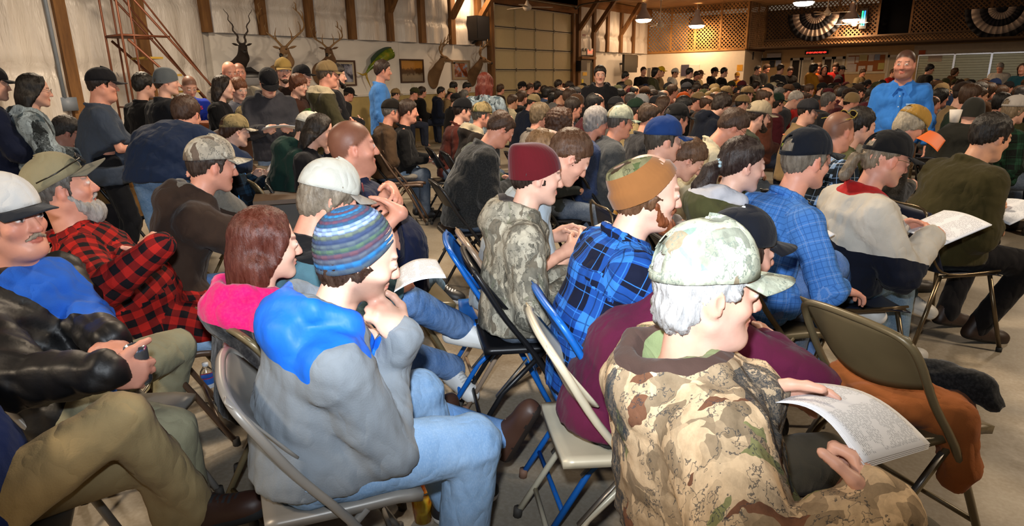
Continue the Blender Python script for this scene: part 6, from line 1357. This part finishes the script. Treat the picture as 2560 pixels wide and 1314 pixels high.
# empty chairs
EC = chair((-.14, 2.24), dirz((-.41, 1.95), (-.12, 1.77)), 'tan', 'empty olive tan folding chair with rust coloured jacket on its seat', group='empty folding chairs in the aisle')
p = at_z(655, 500, .6); chair((p[0], p[1]), radians(-60), 'blue', 'empty bright blue folding chair in front of the brown work coat', group='empty folding chairs in the aisle')
p = at_z(650, 455, .7); chair((p[0]-.15, p[1]+.3), radians(-35), 'brown', 'empty brown folding chair behind the bright blue empty one', group='empty folding chairs in the aisle')
p = at_z(1005, 455, .45); chair((p[0], p[1]), radians(-40), 'brown', 'empty brown folding chair beside crossed navy arms, grey jacket laid on it', group='empty folding chairs in the aisle')
for i, (x, y) in enumerate(((1168, 520), (1192, 570), (1218, 640))):
    p = at_z(x+40, y, 0); chair((p[0], p[1]), radians(-38), 'black', ('empty black folding chair by the aisle, farthest of three', 'empty black folding chair by the aisle, second of three', 'empty black folding chair by the aisle, closest of three')[i], group='empty black chairs along the aisle')
# garments thrown over chairs
def garment(name, label, cat, pieces, mat, color, seed=1, vox=.014, fold=.010):
    F = Field()
    for p in pieces: F.add(*p)
    v, f = F.mesh(axes_for(*bounds(F, .05), vox)); N_ = vnormals(v, f); v = v+N_*(wrinkle(v, seed)*fold)[:, None]; v[:, 2] = np.maximum(v[:, 2], .005)
    o = mk(name, v, f, mat, None); tag(o, label, cat); o.color = (*srgb(color), 1); return o
cz = dirz((-.41, 1.95), (-.12, 1.77)); cx = V(cos(cz), sin(cz), 0); cy = V(-sin(cz), cos(cz), 0); c0 = V(-.14, 2.24, 0)
L = lambda x, y, z: c0+cx*x+cy*y+V(0, 0, z)
g1 = garment('work_jacket', 'rust brown canvas jacket draped across seat of the empty chair', 'jacket', [(Ell(L(-.02, .0, .50), (.17, .17, .05)), .05), (Cone(L(-.14, -.05, .52), L(-.08, .05, .57), .05, .05), .05), (Cone(L(.08, .0, .51), L(.16, .06, .48), .065, .065), .05), (Cone(L(.16, .06, .48), L(.20, .08, .34), .062, .05), .05), (Cone(L(.20, .08, .34), L(.19, .08, .28), .05, .045), .03), (Cone(L(.0, .08, .50), L(.12, .14, .49), .05, .045), .05)], m_cloth('plain', '9c5a2c'), '9c5a2c', 5)
garment('dark_sweater', 'black knitted garment bunched on top of the rust brown jacket', 'garment', [(Cone(L(.02, .08, .57), L(.16, .16, .57), .05, .04), .04), (Cone(L(.16, .16, .57), L(.21, .17, .53), .035, .028), .03)], FLEECE, '121315', 8)
p = at_z(1005, 438, .5); garment('grey_jacket', 'pale grey jacket folded over the empty brown chair seat', 'jacket', [(Ell(p+V(0, 0, .0), (.22, .16, .06)), .05), (Cone(p+V(.1, .1, 0), p+V(.2, .2, -.08), .08, .05), .04)], PLAIN, '8a857c', 3)
p = at_z(285, 460, .72); garment('tan_jacket', 'tan canvas jacket hung over a chair beside the bending person', 'jacket', [(Cone(p+V(-.12, -.08, .05), p+V(.12, .1, .05), .09, .09), .05), (Cone(p+V(-.1, -.06, 0), p+V(-.06, -.06, -.38), .10, .07), .05), (Cone(p+V(.1, .1, 0), p+V(.08, .05, -.34), .10, .08), .05)], PLAIN, '8a6438', 4)
chair((p[0]+.0, p[1]+.12), radians(-35), 'black', 'black metal folding chair under the hung tan canvas jacket')
# ------------------------------------------------------------------ papers, booklet, bottle, cup, can
o_, (rt, J, loc, hd) = 'camo', Q['camo']; P5 = (None, rt, J, loc, hd)
a = at_d(1938, 1005, 1.32); b = at_d(2010, 955, 1.42); c = at_d(2330, 1100, 1.22); d = at_d(2190, 1140, 1.10)
def quad_paper(label, pts, pages=2, bow=.03, name='paper_sheets', ink=True, group=None):
    A, B, Cc, D = [V(*q) for q in pts]; ctr = (A+B+Cc+D)/4; n = nrm(np.cross(B-A, D-A)); n = n if n[2] > 0 else -n; t = empty(name, ctr); tag(t, label, 'paper', group)
    sheet_paper('tmp', (0, 0, 0), (0, 0, 1), (0, 1, 0), .1, .1, 'x', 'x', ink=ink); tmp = [o for o in bpy.data.objects if o.name.startswith('tmp')]
    for o in tmp:
        for ch in o.children: bpy.data.objects.remove(ch)
        bpy.data.objects.remove(o)
    mat = MATS['ink'] if ink else plain('dcd8d0', .7, var=.03); nu, nv = 14, 10; W = nu+1
    for k in range(pages):
        vv = [(A*(1-u)*(1-w)+D*u*(1-w)+B*(1-u)*w+Cc*u*w)-ctr+n*(bow*(sin(pi*u)-.35*u**3)-k*.004*u) for w in np.linspace(0, 1, nv+1) for u in np.linspace(0, 1, nu+1)]
        f = np.array([(j*W+i, j*W+i+1, (j+1)*W+i+1, (j+1)*W+i) for j in range(nv) for i in range(nu)]); uvs = np.array([(i/nu, j/nv) for j in range(nv+1) for i in range(nu+1)])[f]
        o = mk('page', np.array(vv), f, mat, t, uv=uvs); o.modifiers.new('s', 'SOLIDIFY').thickness = .0008
    return t
quad_paper('large printed catalogue sheets held by the foreground camouflage jacket wearer', (at_d(1930, 1005, 1.30), at_d(2020, 955, 1.48), at_d(2330, 1095, 1.36), at_d(2165, 1140, 1.10)), 4, .035)
quad_paper('open printed booklet resting on the knee of the teal jacket wearer', (at_d(985, 730, 2.05), at_d(1000, 668, 2.35), at_d(1090, 645, 2.35), at_d(1112, 685, 2.05)), 3, .015, 'booklet')
for k, lab, kw in (('blacksweat', 'folded white papers held by the person in black sweatshirt', {}), ('greyhood', 'long white papers read by the charcoal hooded standing person', dict(w_=.3, h=.16, nrm_=(0, -.2, 1))), ('camowoman', 'open white catalogue held up by the dark blue plaid shirt', dict(nrm_=(0, -1, .7), dz=.08)),
    ('browncrop', 'white papers held by the person with cropped brown hair', {}), ('ponytail', 'white papers read by the person with dark ponytail', {}), ('whitejacket', 'white papers on the lap of the white and navy jacket', dict(w_=.34, h=.24)), ('olivejacket', 'white papers held by the olive field jacket wearer', {}), ('whiteshirt', 'white papers read by the cream sweatshirt wearer', {}), ('blackshirt', 'white papers on the jeans of the black shirt wearer', dict(ink=False))):
    papers_for((None, *Q[k]), lab, **kw)
quad_paper('bright orange sheet held by the person in grey vest', (at_d(2290, 345, 3.9), at_d(2325, 325, 4.2), at_d(2365, 350, 4.1), at_d(2345, 378, 3.8)), 1, .01, 'orange_sheet', False).children[0].data.materials[0] = plain('d8641c', .6, var=.03)
def m_clear():
    t = NT('clear_plastic'); t.col((.95, .97, 1)); t.rough(.06); t.b.inputs['Transmission Weight'].default_value = 1.0; t.b.inputs['IOR'].default_value = 1.33; return t.m
p = at_z(528, 1005, 0); t = empty('water_bottle', (p[0], p[1], 0)); tag(t, 'clear water bottle with blue and red band label on floor', 'bottle')
m = MB(); m.lathe([(.0, .004), (.026, 0), (.031, .008), (.030, .03), (.032, .05), (.029, .065), (.032, .08), (.032, .15), (.027, .172), (.014, .19), (.0125, .2)], n=24); m.out('bottle_body', M('clear', m_clear), t, True)
for nm, z0, z1, c in (('label_band', .088, .108, 'c8d0dc'), ('label_band', .108, .138, '2a62b8'), ('label_band', .138, .142, 'b82c48')): m = MB(); m.lathe([(.0328, z0), (.0328, z1)], n=24); m.out(nm, plain(c, .4), t, True)
m = MB(); m.lathe([(.0135, .196), (.0145, .197), (.0145, .212), (.0, .213)], n=16); m.out('cap', plain('d4d8de', .4), t, True)
p = at_z(1058, 1298, 0); t = empty('paper_cup', (p[0], p[1], 0)); tag(t, 'paper cup printed with yellow and orange flames under grey chair', 'cup')
def m_flame():
    q = NT('flame_print'); n = q.noise(18, 4, stretch=(1.6, 1.6, .45), rough=.6); q.col(q.ramp(n, [(.38, srgb('8a3410')), (.47, srgb('d88414')), (.60, srgb('f0c838'))])); q.rough(.35); return q.m
m = MB(); m.lathe([(.0, .003), (.028, .003), (.030, 0), (.041, .128), (.039, .128), (.029, .01)], n=28); m.out('cup_body', M('flame', m_flame), t, True); m = MB(); m.lathe([(.0405, .126), (.0425, .129), (.0405, .132), (.0385, .129)], n=28); m.out('rim', plain('e2ded4', .5), t, True)
rt, J, loc, hd = Q['leather']; q = jw((None, rt, J, loc, hd), (J['wr'][1]+J['wr'][-1]+(J['hand'][1][0]+J['hand'][-1][0])*.11)/2); t = empty('drink_can', q); tag(t, 'small silver drink can held in both hands over khaki knees', 'can')
m = MB(); m.lathe([(.0, -.055), (.024, -.055), (.030, -.045), (.030, .045), (.026, .058), (.024, .058), (.023, .054), (0, .053)], n=24); m.out('can_body', plain('9aa0aa', .2, .9), t, True); m = MB(); m.lathe([(0, .0), (.009, 0), (.009, .002), (0, .002)], (0, .006, .055), 10); m.out('pull_tab', plain('c0c4c8', .2, .9), t, True)
# sunglasses resting on the olive cap and on the buzzed head
def shades(key, label, fw=.07, up=.098, lens='0c0c0c', fr='1a1816', n=(0, .9, .5)):
    rt, J, loc, hd = Q[key]; X = (J['headC'], J['headR'], J['hs']); t = empty('sunglasses', loc, hd); tag(t, label, 'sunglasses'); T, R, s = X; p = lambda x, y, z: T+R@(V(x, y, z)*s)
    for q in (-1, 1):
        m = MB(); v = [p(q*.034+.027*cos(a), fw-.012*sin(a), up+.019*sin(a)) for a in np.linspace(0, 2*pi, 15)[:-1]]; m.add(v, [tuple(range(14))]); o = m.out('lens', plain(lens, .08), t); o.modifiers.new('s', 'SOLIDIFY').thickness = .003
        m = MB(); m.tube(v+[v[0]], .0022, 6, False); m.tube([p(q*.062, fw, up+.006), p(q*.092, .0, up-.03), p(q*.093, -.07, up-.05)], .0025, 6); m.out('frame', plain(fr, .3), t, True)
    m = MB(); m.tube([p(-.01, fw+.004, up+.004), p(.01, fw+.004, up+.004)], .0022, 6); m.out('bridge', plain(fr, .3), t, True)
shades('plaidbeard', 'dark sunglasses resting on the olive cap brim', .088, .095, '14120c', '1a1612')
shades('sunhead', 'gold rimmed sunglasses worn on the buzzed head', .05, .118, '1a1a1c', 'a08a30')
# numerals on the dark cap, word on the red-lettered shirt
def on_back(key, txt, size, mat, local, nlocal, name='lettering', parent_name=None):
    rt, J, loc, hd = Q[key]; par = next((c for c in rt.children if c.name.startswith(parent_name)), rt) if parent_name else rt; n = nrm(nlocal); up = V(0, 0, 1); up = nrm(up-n*(up@n)); x = np.cross(up, n); return textobj(txt, size, mat, par, Matrix(((x[0], up[0], n[0], local[0]), (x[1], up[1], n[1], local[1]), (x[2], up[2], n[2], local[2]), (0, 0, 0, 1))), name)
rt, J, loc, hd = Q['cap48']; hp = J['headC']+J['headR']@(V(-.062, -.090, .052)*J['hs']); on_back('cap48', '48', .024, plain('b8b828', .7), hp, J['headR']@V(-.62, -.75, .18), parent_name='cap', )
for a, zz in ((-150, .085), (-95, .098), (-40, .085), (-60, .112), (165, .105)):
    rr = .088 if zz < .09 else (.072 if zz < .105 else .05); hp = J['headC']+J['headR']@(V(rr*1.02*sin(radians(a)), -.014+rr*1.22*cos(radians(a)), zz+.012)*J['hs']); m = MB(); m.lathe([(0, .003), (.004, .003), (.0065, 0)], hp, 8, rotm(0)); m.out('eyelet', plain('d8602c', .6), next(c for c in rt.children if c.name.startswith('cap')), True)
rt, J, loc, hd = Q['redblue']; ch = J['chest']+V(0, .125, .02); on_back('redblue', 'Phillies', .085, plain('c82030', .7), ch, V(0, 1, .05), parent_name='shirt')
rt, J, loc, hd = Q['fat']; m = MB(); m.lathe([(0, .003), (.018, .002), (.020, 0)], J['headC']+J['headR']@V(.0, .1, .085), 12, rotm(0, 70)@np.eye(3)); m.out('badge', plain('8a8078', .6), next(c for c in rt.children if c.name.startswith('cap')), True)
rt, J, loc, hd = Q['teal']; T = J['headC']+J['headR']@(V(.040, .088, .075)*J['hs']); m = MB(); m.lathe([(0, .004), (.016, .003), (.018, 0)], T, 14, J['headR']@rotm(25, 60)); m.out('badge', plain('6c1c24', .6), next(c for c in rt.children if c.name.startswith('cap')), True)
# collar wings, placket, buttons and a small stitched patch on the bright blue shirt
def surf(key, name, x, z, front=1):
    rt, J, loc, hd = Q[key]; ob = next(c for c in rt.children if c.name.startswith(name)); n = len(ob.data.vertices); co = np.empty(n*3, np.float32); ob.data.vertices.foreach_get('co', co); co = co.reshape(-1, 3)
    d = (co[:, 0]-x)**2+(co[:, 2]-z)**2; k = np.where((d < .022**2))[0]; k = k if len(k) else [d.argmin()]; j = k[np.argmax(co[k, 1]*front)]; return V(x, co[j, 1], z)
rt, J, loc, hd = Q['speaker']; zn = J['neck'][2]; m = MB(); pts = [surf('speaker', 'shirt', 0, z)+V(0, .003, 0) for z in np.linspace(zn-.50, zn-.06, 12)]
m.add([p_+V(q*.017, 0, 0) for p_ in pts for q in (-1, 1)], [(2*i, 2*i+1, 2*i+3, 2*i+2) for i in range(11)]); pk = m.out('placket', PLAIN, rt, True); pk.color = (*srgb('3a82dc'), 1); pk.modifiers.new('s', 'SOLIDIFY').thickness = .003
for z in np.linspace(zn-.46, zn-.10, 5): p_ = surf('speaker', 'shirt', 0, z)+V(0, .006, 0); m = MB(); m.lathe([(0, .002), (.005, .002), (.0055, 0)], p_, 8, rotm(0, 90)@np.diag([1, 1, 1.])); m.out('button', plain('cfd8e4', .4), pk, True)
for q in (-1, 1):
    m = MB(); a_ = surf('speaker', 'shirt', q*.012, zn-.045)+V(0, .012, 0); b_ = surf('speaker', 'shirt', q*.075, zn-.02)+V(0, .006, .03); c__ = surf('speaker', 'shirt', q*.062, zn-.095)+V(0, .012, 0); m.add([a_+V(0, 0, .03), b_, surf('speaker', 'shirt', q*.085, zn-.05)+V(0, .008, 0), c__], [(0, 1, 2, 3)] if q < 0 else [(3, 2, 1, 0)]); w_ = m.out('collar', PLAIN, rt); w_.color = (*srgb('3a82dc'), 1); w_.modifiers.new('s', 'SOLIDIFY').thickness = .004
p_ = surf('speaker', 'shirt', -.09, zn-.17)+V(0, .004, 0); m = MB(); m.box(p_+V(-.035, -.004, -.008), p_+V(.035, .002, .008)); m.out('patch', plain('8fb4dc', .7), rt)
# hair tie
rt, J, loc, hd = Q['ponytail']; T = J['headC']+J['headR']@(V(0, -.122, -.018)*J['hs']); m = MB()
for k in range(10): a = k/10*2*pi; m.lathe([(0, .009), (.008, .005), (.009, 0), (.008, -.005), (0, -.009)], T+J['headR']@V(.024*cos(a), 0, .024*sin(a)), 8)
m.out('hair_tie', plain('9cb4bc', .5), rt, True)
# lectern with the brown top beside the blue lettered shirt, table and notice near the wall
p = at_d(510, 268, 6.6); t = empty('lectern', (p[0], p[1], 0), radians(20)); tag(t, 'wooden stand with red brown front beside red lettered shirt', 'lectern')
m = MB(); m.box((-.38, -.02, .62), (.38, .02, 1.12)); m.out('front_panel', m_wood('6a3418', '8c4a22', 2, (1, 6, 6)), t); m = MB(); m.box((-.40, .0, 1.10), (.40, .42, 1.13)); m.out('top', m_wood('6a3418', '8c4a22', 2, (1, 6, 6)), t)
m = MB(); m.box((-.38, .0, 0), (-.34, .36, 1.1)); m.box((.34, .0, 0), (.38, .36, 1.1)); m.out('side_panel', plain('3c2418', .6), t)
p = at_d(700, 268, 6.4); t = empty('folding_table', (p[0], p[1], 0), radians(-10)); tag(t, 'long pale topped table behind the seated front rows', 'table')
m = MB(); m.box((-.95, -.36, .72), (.95, .36, .75)); m.out('tabletop', plain('b8a890', .5), t)
for q in (-1, 1):
    for r_ in (-1, 1): m = MB(); m.tube([(q*.8, r_*.28, 0), (q*.8, r_*.28, .72)], .016, 6); m.out('leg', plain('5a5650', .4, .6), t)
p = at_d(440, 400, 4.9); t = empty('folding_table', (p[0]+.5, p[1]+.7, 0), radians(-35)); tag(t, 'low dark table the bending navy sweater leans over', 'table')
m = MB(); m.box((-.8, -.3, .70), (.8, .3, .73)); m.out('tabletop', plain('4a3a2c', .5), t)
for q in (-1, 1): m = MB(); m.box((q*.6-.02, -.25, 0), (q*.6+.02, .25, .7)); m.out('leg', plain('3a3632', .5), t)
# green bag
rt, J, loc, hd = Q['child']; q = jw((None, rt, J, loc, hd), J['chest']+V(.04, .24, -.10)); garment('green_bag', 'bright lime green and black bag held by the young person', 'bag', [(Ell(q, (.17, .15, .10)), .03), (Ell(q+V(.05, -.05, .06), (.12, .12, .07)), .03)], m_cloth('camo', '5cae1c', '2c6a10', '101410', '7cc42c'), '66bb22', 6)
# tubular cap of rolled paper near the aisle, cup far right
p = at_d(2388, 288, 4.6); t = empty('foam_cup', p-V(0, 0, .05)); tag(t, 'small white foam cup behind the blue shirted speaker', 'cup'); m = MB(); m.lathe([(0, 0), (.028, 0), (.040, .09), (.038, .09), (.027, .006)], n=16); m.out('cup_body', plain('d6cec4', .6), t, True)

# ------------------------------------------------------------------ the crowd farther back: one of each kind built, then copied
FARM = {}
def far_proto(i, pose, hair, hat, lean, head, arms='lap', s=1.0, girth=.2):
    o = dict(label='p', lod='far', pose=pose, hair=hair, hat=hat, lean=lean, head=head, arms=(arms, arms), s=s, girth=girth, skin=('fair', 'ruddy', 'ruddy', 'tan')[i % 4], hairc='3a2a20', top=dict(kind='jacket', thick=.006+.004*(i % 3), hood=(.9 if i % 4 == 3 else 0)), bottom=dict(mat=PLAIN), seed=i, legs='sit' if pose == 'sit' else 'stand')
    root, J = build_person(o, (0, 0, 0)); ch = []
    for c in list(root.children_recursive):
        nm = c.name.split('.')[0]; depth2 = c.parent is not root
        ch.append((nm, c.data, depth2, [(m.type) for m in c.modifiers]))
    for c in list(root.children_recursive): bpy.data.objects.remove(c)
    bpy.data.objects.remove(root); return ch, J['headC'].copy(), pose
cap = lambda: dict(kind='cap', open=False); bn = lambda: dict(kind='beanie', low=.01)
PR = {'cap': [far_proto(0, 'sit', 'short', cap(), 8, (0, 6, 0)), far_proto(1, 'sit', 'short', cap(), 18, (8, 14, 0)), far_proto(2, 'sit', 'mop', cap(), 4, (-12, 2, 0), girth=.6)],
      'short': [far_proto(3, 'sit', 'short', None, 8, (0, 6, 0)), far_proto(4, 'sit', 'short', None, 20, (6, 22, 0)), far_proto(5, 'sit', 'mop', None, 6, (-14, 0, 0))],
      'bald': [far_proto(6, 'sit', 'balding', None, 10, (0, 8, 0), girth=.6), far_proto(7, 'sit', 'ring', None, 6, (10, 2, 0))], 'long': [far_proto(8, 'sit', 'long', None, 8, (0, 6, 0), s=.93)], 'curly': [far_proto(9, 'sit', 'curly', None, 8, (0, 6, 0), s=.95)],
      'beanie': [far_proto(10, 'sit', 'short', bn(), 8, (0, 8, 0))],
      'scap': [far_proto(11, 'stand', 'short', cap(), 2, (0, 4, 0), 'belly')], 'sshort': [far_proto(12, 'stand', 'short', None, 2, (0, 6, 0), 'belly'), far_proto(13, 'stand', 'mop', None, 3, (12, 10, 0), 'hang')], 'slong': [far_proto(14, 'stand', 'long', None, 2, (0, 4, 0), 'belly')], 'scurly': [far_proto(15, 'stand', 'curly', None, 2, (10, 4, 0), 'belly')]}
CROWD = []; TAKEN = [(q[2][0], q[2][1]) for q in Q.values()]
NAMES = {'black': '121214', 'dark navy': '121a2c', 'navy blue': '1c2c50', 'charcoal': '2c2c30', 'dark brown': '2c1e16', 'brown': '4c3422', 'olive green': '38381f', 'dark green': '182c20', 'maroon': '44121a', 'red': 'a81c18', 'orange': 'd05a18', 'mustard': 'a87824', 'tan': '8c7450', 'cream': 'c0b494', 'white': 'ccc8c0', 'grey': '6a6866', 'blue denim': '34486c', 'plaid brown': '5a3224', 'bright yellow': 'd8b020', 'pale khaki': 'a8946c', 'teal': '1c4c58', 'silver': 'a8a8a8', 'blond': 'a88a4c', 'auburn': '6c2c14', 'dark haired': '1c1410'}
HN = {'cap': ' cap', 'short': ' hair', 'bald': ' thinning hair', 'long': ' long hair', 'curly': ' curly hair', 'beanie': ' knit cap'}
def far_person(kind, loc, rz, s, hatc, jacket, trousers='2a3040', hairc='2c2018', px=None, extra=''):
    ch, hc, pose = PR[kind][(len(CROWD)*7+3) % len(PR[kind])]
    r = bpy.data.objects.new('person', None); C.objects.link(r); r.location = (loc[0], loc[1], 0); r.rotation_euler = (0, 0, rz); r.scale = (s, s, s); r['category'] = 'person'
    last = None; base = kind[1:] if kind in ('scap', 'sshort', 'slong', 'scurly') else kind
    for nm, me, d2, mods in ch:
        o = bpy.data.objects.new(nm, me); C.objects.link(o); o.parent = last if d2 else r
        if not d2: last = o
        c = {'hair': hairc if base in ('cap', 'beanie') else hatc, 'cap': hatc, 'brim': hatc, 'knit_cap': hatc, 'jacket': jacket, 'trousers': trousers}.get(nm, 'ffffff'); c = NAMES.get(c, c); o.color = (*srgb(c), 1)
        if 'SOLIDIFY' in mods: o.modifiers.new('cloth', 'SOLIDIFY').thickness = .003
    CROWD.append((r, kind, hatc, jacket, px, loc, extra)); TAKEN.append((loc[0], loc[1])); return r
def far_at(kind, x, y, hatc, jacket, face=74, d=None, extra=''):
    pose = 'stand' if kind[0] == 's' and kind != 'short' else 'sit'; hc = PR[kind][(len(CROWD)*7+3) % len(PR[kind])][1]
    yh = 201.5-.0175*(x-1280)
    d = d or min(16.5, max(5.6, (560 if y-yh > 45 else 480)/max(6, y-yh))); T = at_d(x, y, d)
    while T[0] < WX+.7 and d > 5: d *= .95; T = at_d(x, y, d)
    s = T[2]/hc[2]; s = min(1.16, max(.86, s)); hd = heading_for(T, face); c, s_ = cos(hd), sin(hd)
    far_person(kind, (T[0]-s*(c*hc[0]-s_*hc[1]), T[1]-s*(s_*hc[0]+c*hc[1])), hd, s, hatc, jacket, px=(x, y), extra=extra)
SEAT = [('cap', 1306, 218, 'black', 'charcoal'), ('bald', 1328, 220, 'brown', 'charcoal'), ('short', 1344, 216, 'black', 'black'), ('short', 1362, 226, 'dark brown', 'dark brown'), ('short', 1376, 229, 'brown', 'black'), ('short', 1306, 243, 'brown', 'black'), ('short', 1283, 254, 'brown', 'cream'), ('cap', 1334, 257, 'pale khaki', 'dark navy'), ('short', 1384, 247, 'black', 'black'),
 ('short', 1397, 213, 'dark brown', 'dark brown'), ('short', 1423, 217, 'dark brown', 'black'), ('short', 1430, 224, 'black', 'dark navy'), ('short', 1459, 221, 'black', 'black'), ('cap', 1463, 252, 'black', 'black'), ('cap', 1475, 233, 'tan', 'brown'), ('cap', 1486, 238, 'pale khaki', 'grey'), ('bald', 1511, 247, 'grey', 'maroon'), ('short', 1551, 239, 'black', 'red'), ('short', 1578, 250, 'grey', 'charcoal'),
 ('cap', 1603, 259, 'silver', 'charcoal'), ('cap', 1590, 274, 'dark green', 'pale khaki'), ('cap', 1604, 229, 'dark brown', 'maroon'), ('cap', 1675, 232, 'olive green', 'plaid brown'), ('cap', 1709, 251, 'orange', 'tan'), ('long', 1660, 262, 'brown', 'brown'), ('cap', 1745, 253, 'tan', 'black'), ('long', 1776, 246, 'blond', 'maroon'), ('beanie', 1571, 212, 'tan', 'black'), ('short', 1741, 218, 'grey', 'black'), ('short', 1765, 221, 'dark brown', 'dark navy'),
 ('cap', 1869, 236, 'tan', 'dark navy'), ('short', 1989, 249, 'white', 'charcoal'), ('cap', 1943, 256, 'dark green', 'maroon'), ('cap', 1921, 226, 'black', 'black'), ('long', 1790, 237, 'blond', 'tan'), ('short', 1890, 214, 'dark brown', 'olive green'), ('cap', 1932, 219, 'cream', 'charcoal'), ('cap', 1970, 229, 'brown', 'tan'), ('short', 2024, 224, 'brown', 'charcoal'), ('cap', 2055, 222, 'black', 'charcoal'), ('short', 1951, 219, 'black', 'dark navy'),
 ('short', 2072, 252, 'grey', 'charcoal'), ('beanie', 2130, 254, 'tan', 'brown'), ('bald', 2100, 236, 'brown', 'charcoal'), ('cap', 2145, 228, 'dark brown', 'black'), ('short', 2361, 232, 'charcoal', 'blue denim'), ('cap', 2425, 214, 'black', 'charcoal'), ('short', 2455, 216, 'dark brown', 'grey'), ('cap', 2430, 240, 'dark brown', 'dark brown'), ('short', 2503, 232, 'brown', 'black'), ('short', 2506, 256, 'black', 'maroon'), ('short', 2550, 232, 'brown', 'cream'),
 ('cap', 1037, 234, 'olive green', 'dark green'), ('short', 1056, 229, 'dark brown', 'black'), ('short', 1104, 230, 'black', 'dark navy'), ('cap', 1129, 234, 'pale khaki', 'tan'), ('short', 1135, 217, 'black', 'charcoal'), ('cap', 1140, 250, 'black', 'black'), ('short', 1168, 219, 'black', 'charcoal'), ('short', 1162, 238, 'grey', 'pale khaki'), ('cap', 990, 236, 'tan', 'brown'), ('cap', 873, 236, 'black', 'charcoal'), ('short', 1252, 222, 'brown', 'dark brown')]
for a in SEAT: far_at(*a, face=60+25*random.random())
for a in [('sshort', 1609, 178, 'dark brown', 'black', 150, 20), ('scurly', 1641, 182, 'black', 'olive green', 100, 17), ('scap', 1653, 179, 'bright yellow', 'tan', 100, 17.5), ('scap', 1688, 182, 'white', 'white', 90, 19), ('sshort', 1725, 182, 'black', 'black', 60, 16.5), ('sshort', 1742, 188, 'dark brown', 'charcoal', 120, 19), ('scap', 1751, 186, 'brown', 'pale khaki', 110, 20), ('scap', 1787, 180, 'black', 'black', 80, 19), ('sshort', 1811, 180, 'black', 'black', 70, 18), ('scap', 1843, 190, 'mustard', 'mustard', 170, 21),
 ('sshort', 1895, 174, 'black', 'black', 110, 20), ('sshort', 1917, 170, 'brown', 'black', 100, 20.5), ('sshort', 1952, 172, 'dark brown', 'charcoal', 50, 18), ('sshort', 1976, 176, 'dark brown', 'black', 150, 20), ('scurly', 2036, 171, 'black', 'mustard', 60, 18), ('sshort', 2047, 167, 'brown', 'orange', 160, 20), ('slong', 2061, 174, 'black', 'plaid brown', 170, 19), ('sshort', 2089, 167, 'brown', 'red', 170, 19.5), ('scap', 2104, 175, 'black', 'charcoal', 90, 19.5), ('sshort', 2157, 181, 'brown', 'pale khaki', 120, 21), ('sshort', 2233, 182, 'brown', 'red', 120, 21), ('sshort', 2325, 172, 'black', 'black', 60, 17), ('scurly', 2389, 180, 'brown', 'brown', 80, 20), ('sshort', 2500, 168, 'silver', 'white', 185, 18), ('slong', 2556, 172, 'brown', 'teal', 200, 14), ('sshort', 1564, 190, 'black', 'black', 60, 17)]:  # orange jacket: red light falling on that figure is put into its colour
    far_at(a[0], a[1], a[2], a[3], a[4], face=a[5], d=a[6])
rng = random.Random(5); fill = 0
DK = ['black', 'dark navy', 'charcoal', 'dark brown', 'brown', 'olive green', 'dark green', 'maroon', 'navy blue', 'black', 'charcoal', 'grey', 'tan', 'blue denim', 'plaid brown', 'red']
for ri in range(19):
    d = 6.6+ri*.80; x = 1290+rng.random()*20
    while x < 2600:
        w_ = .56*1600/d; x += w_*(.9+.25*rng.random()); dd = d+rng.uniform(-.2, .2)
        if x < 1290+max(0, (8-d))*10: continue
        T = at_d(x, 190, dd); P2 = V(T[0], T[1])
        if T[1] > YB-3.4 or T[0] > XR-1 or T[0] < WX+1.2: continue
        if any((P2[0]-q[0])**2+(P2[1]-q[1])**2 < .50**2 for q in TAKEN): continue
        if fill > 185: break
        k = rng.choice(['cap']*8+['short']*7+['bald']*2+['long', 'beanie', 'curly']); hc = rng.choice(['black', 'dark brown', 'brown', 'tan', 'navy blue', 'olive green', 'charcoal', 'maroon'] if k in ('cap', 'beanie') else ['black', 'dark brown', 'brown', 'grey', 'charcoal', 'brown'])
        s = rng.uniform(.90, 1.03); far_person(k, P2, heading_for(T, 74+rng.uniform(-18, 18)), s, hc, rng.choice(DK), px=(x, 200+560/d)); fill += 1
# labels that single each one out
def zone(px, d):
    z = 'by the wainscot' if px < 1240 else 'before the garage door' if px < 1440 else 'before the exit corner' if px < 1600 else 'below the tan lattice' if px < 1865 else 'before the far doors' if px < 2120 else 'before the cork board' if px < 2290 else 'before the serving hatches'
    return z, ('near rows' if d < 9 else 'middle rows' if d < 14 else 'back rows')
from collections import defaultdict
grp = defaultdict(list)
for c in CROWD:
    r, kind, hatc, jacket, px, loc, extra = c; d = proj((loc[0], loc[1], 1.1))[2]; st = kind in ('scap', 'sshort', 'slong', 'scurly'); base = kind[1:] if st else kind; z, rw = zone(px[0], d)
    grp[('standing ' if st else '', f'{hatc}{HN[base]}', jacket, z, '' if st else ', '+rw)].append((px[0], r))
ORD = ['first', 'second', 'third', 'fourth', 'fifth', 'sixth', 'seventh']
for k, L_ in grp.items():
    L_.sort(key=lambda a: a[0]); st, h, j, z, rw = k
    for i, (x, r) in enumerate(L_):
        r['label'] = (f'{ORD[min(i, 6)]} ' if len(L_) > 1 else '')+f'{st}person with {h}, {j} jacket, {z}{rw}'.replace('before', 'by').replace('thinning', 'thin'); r['group'] = 'standing crowd along the back' if st else 'seated crowd in the farther rows'
print('CROWD', len(CROWD), 'fill', fill)
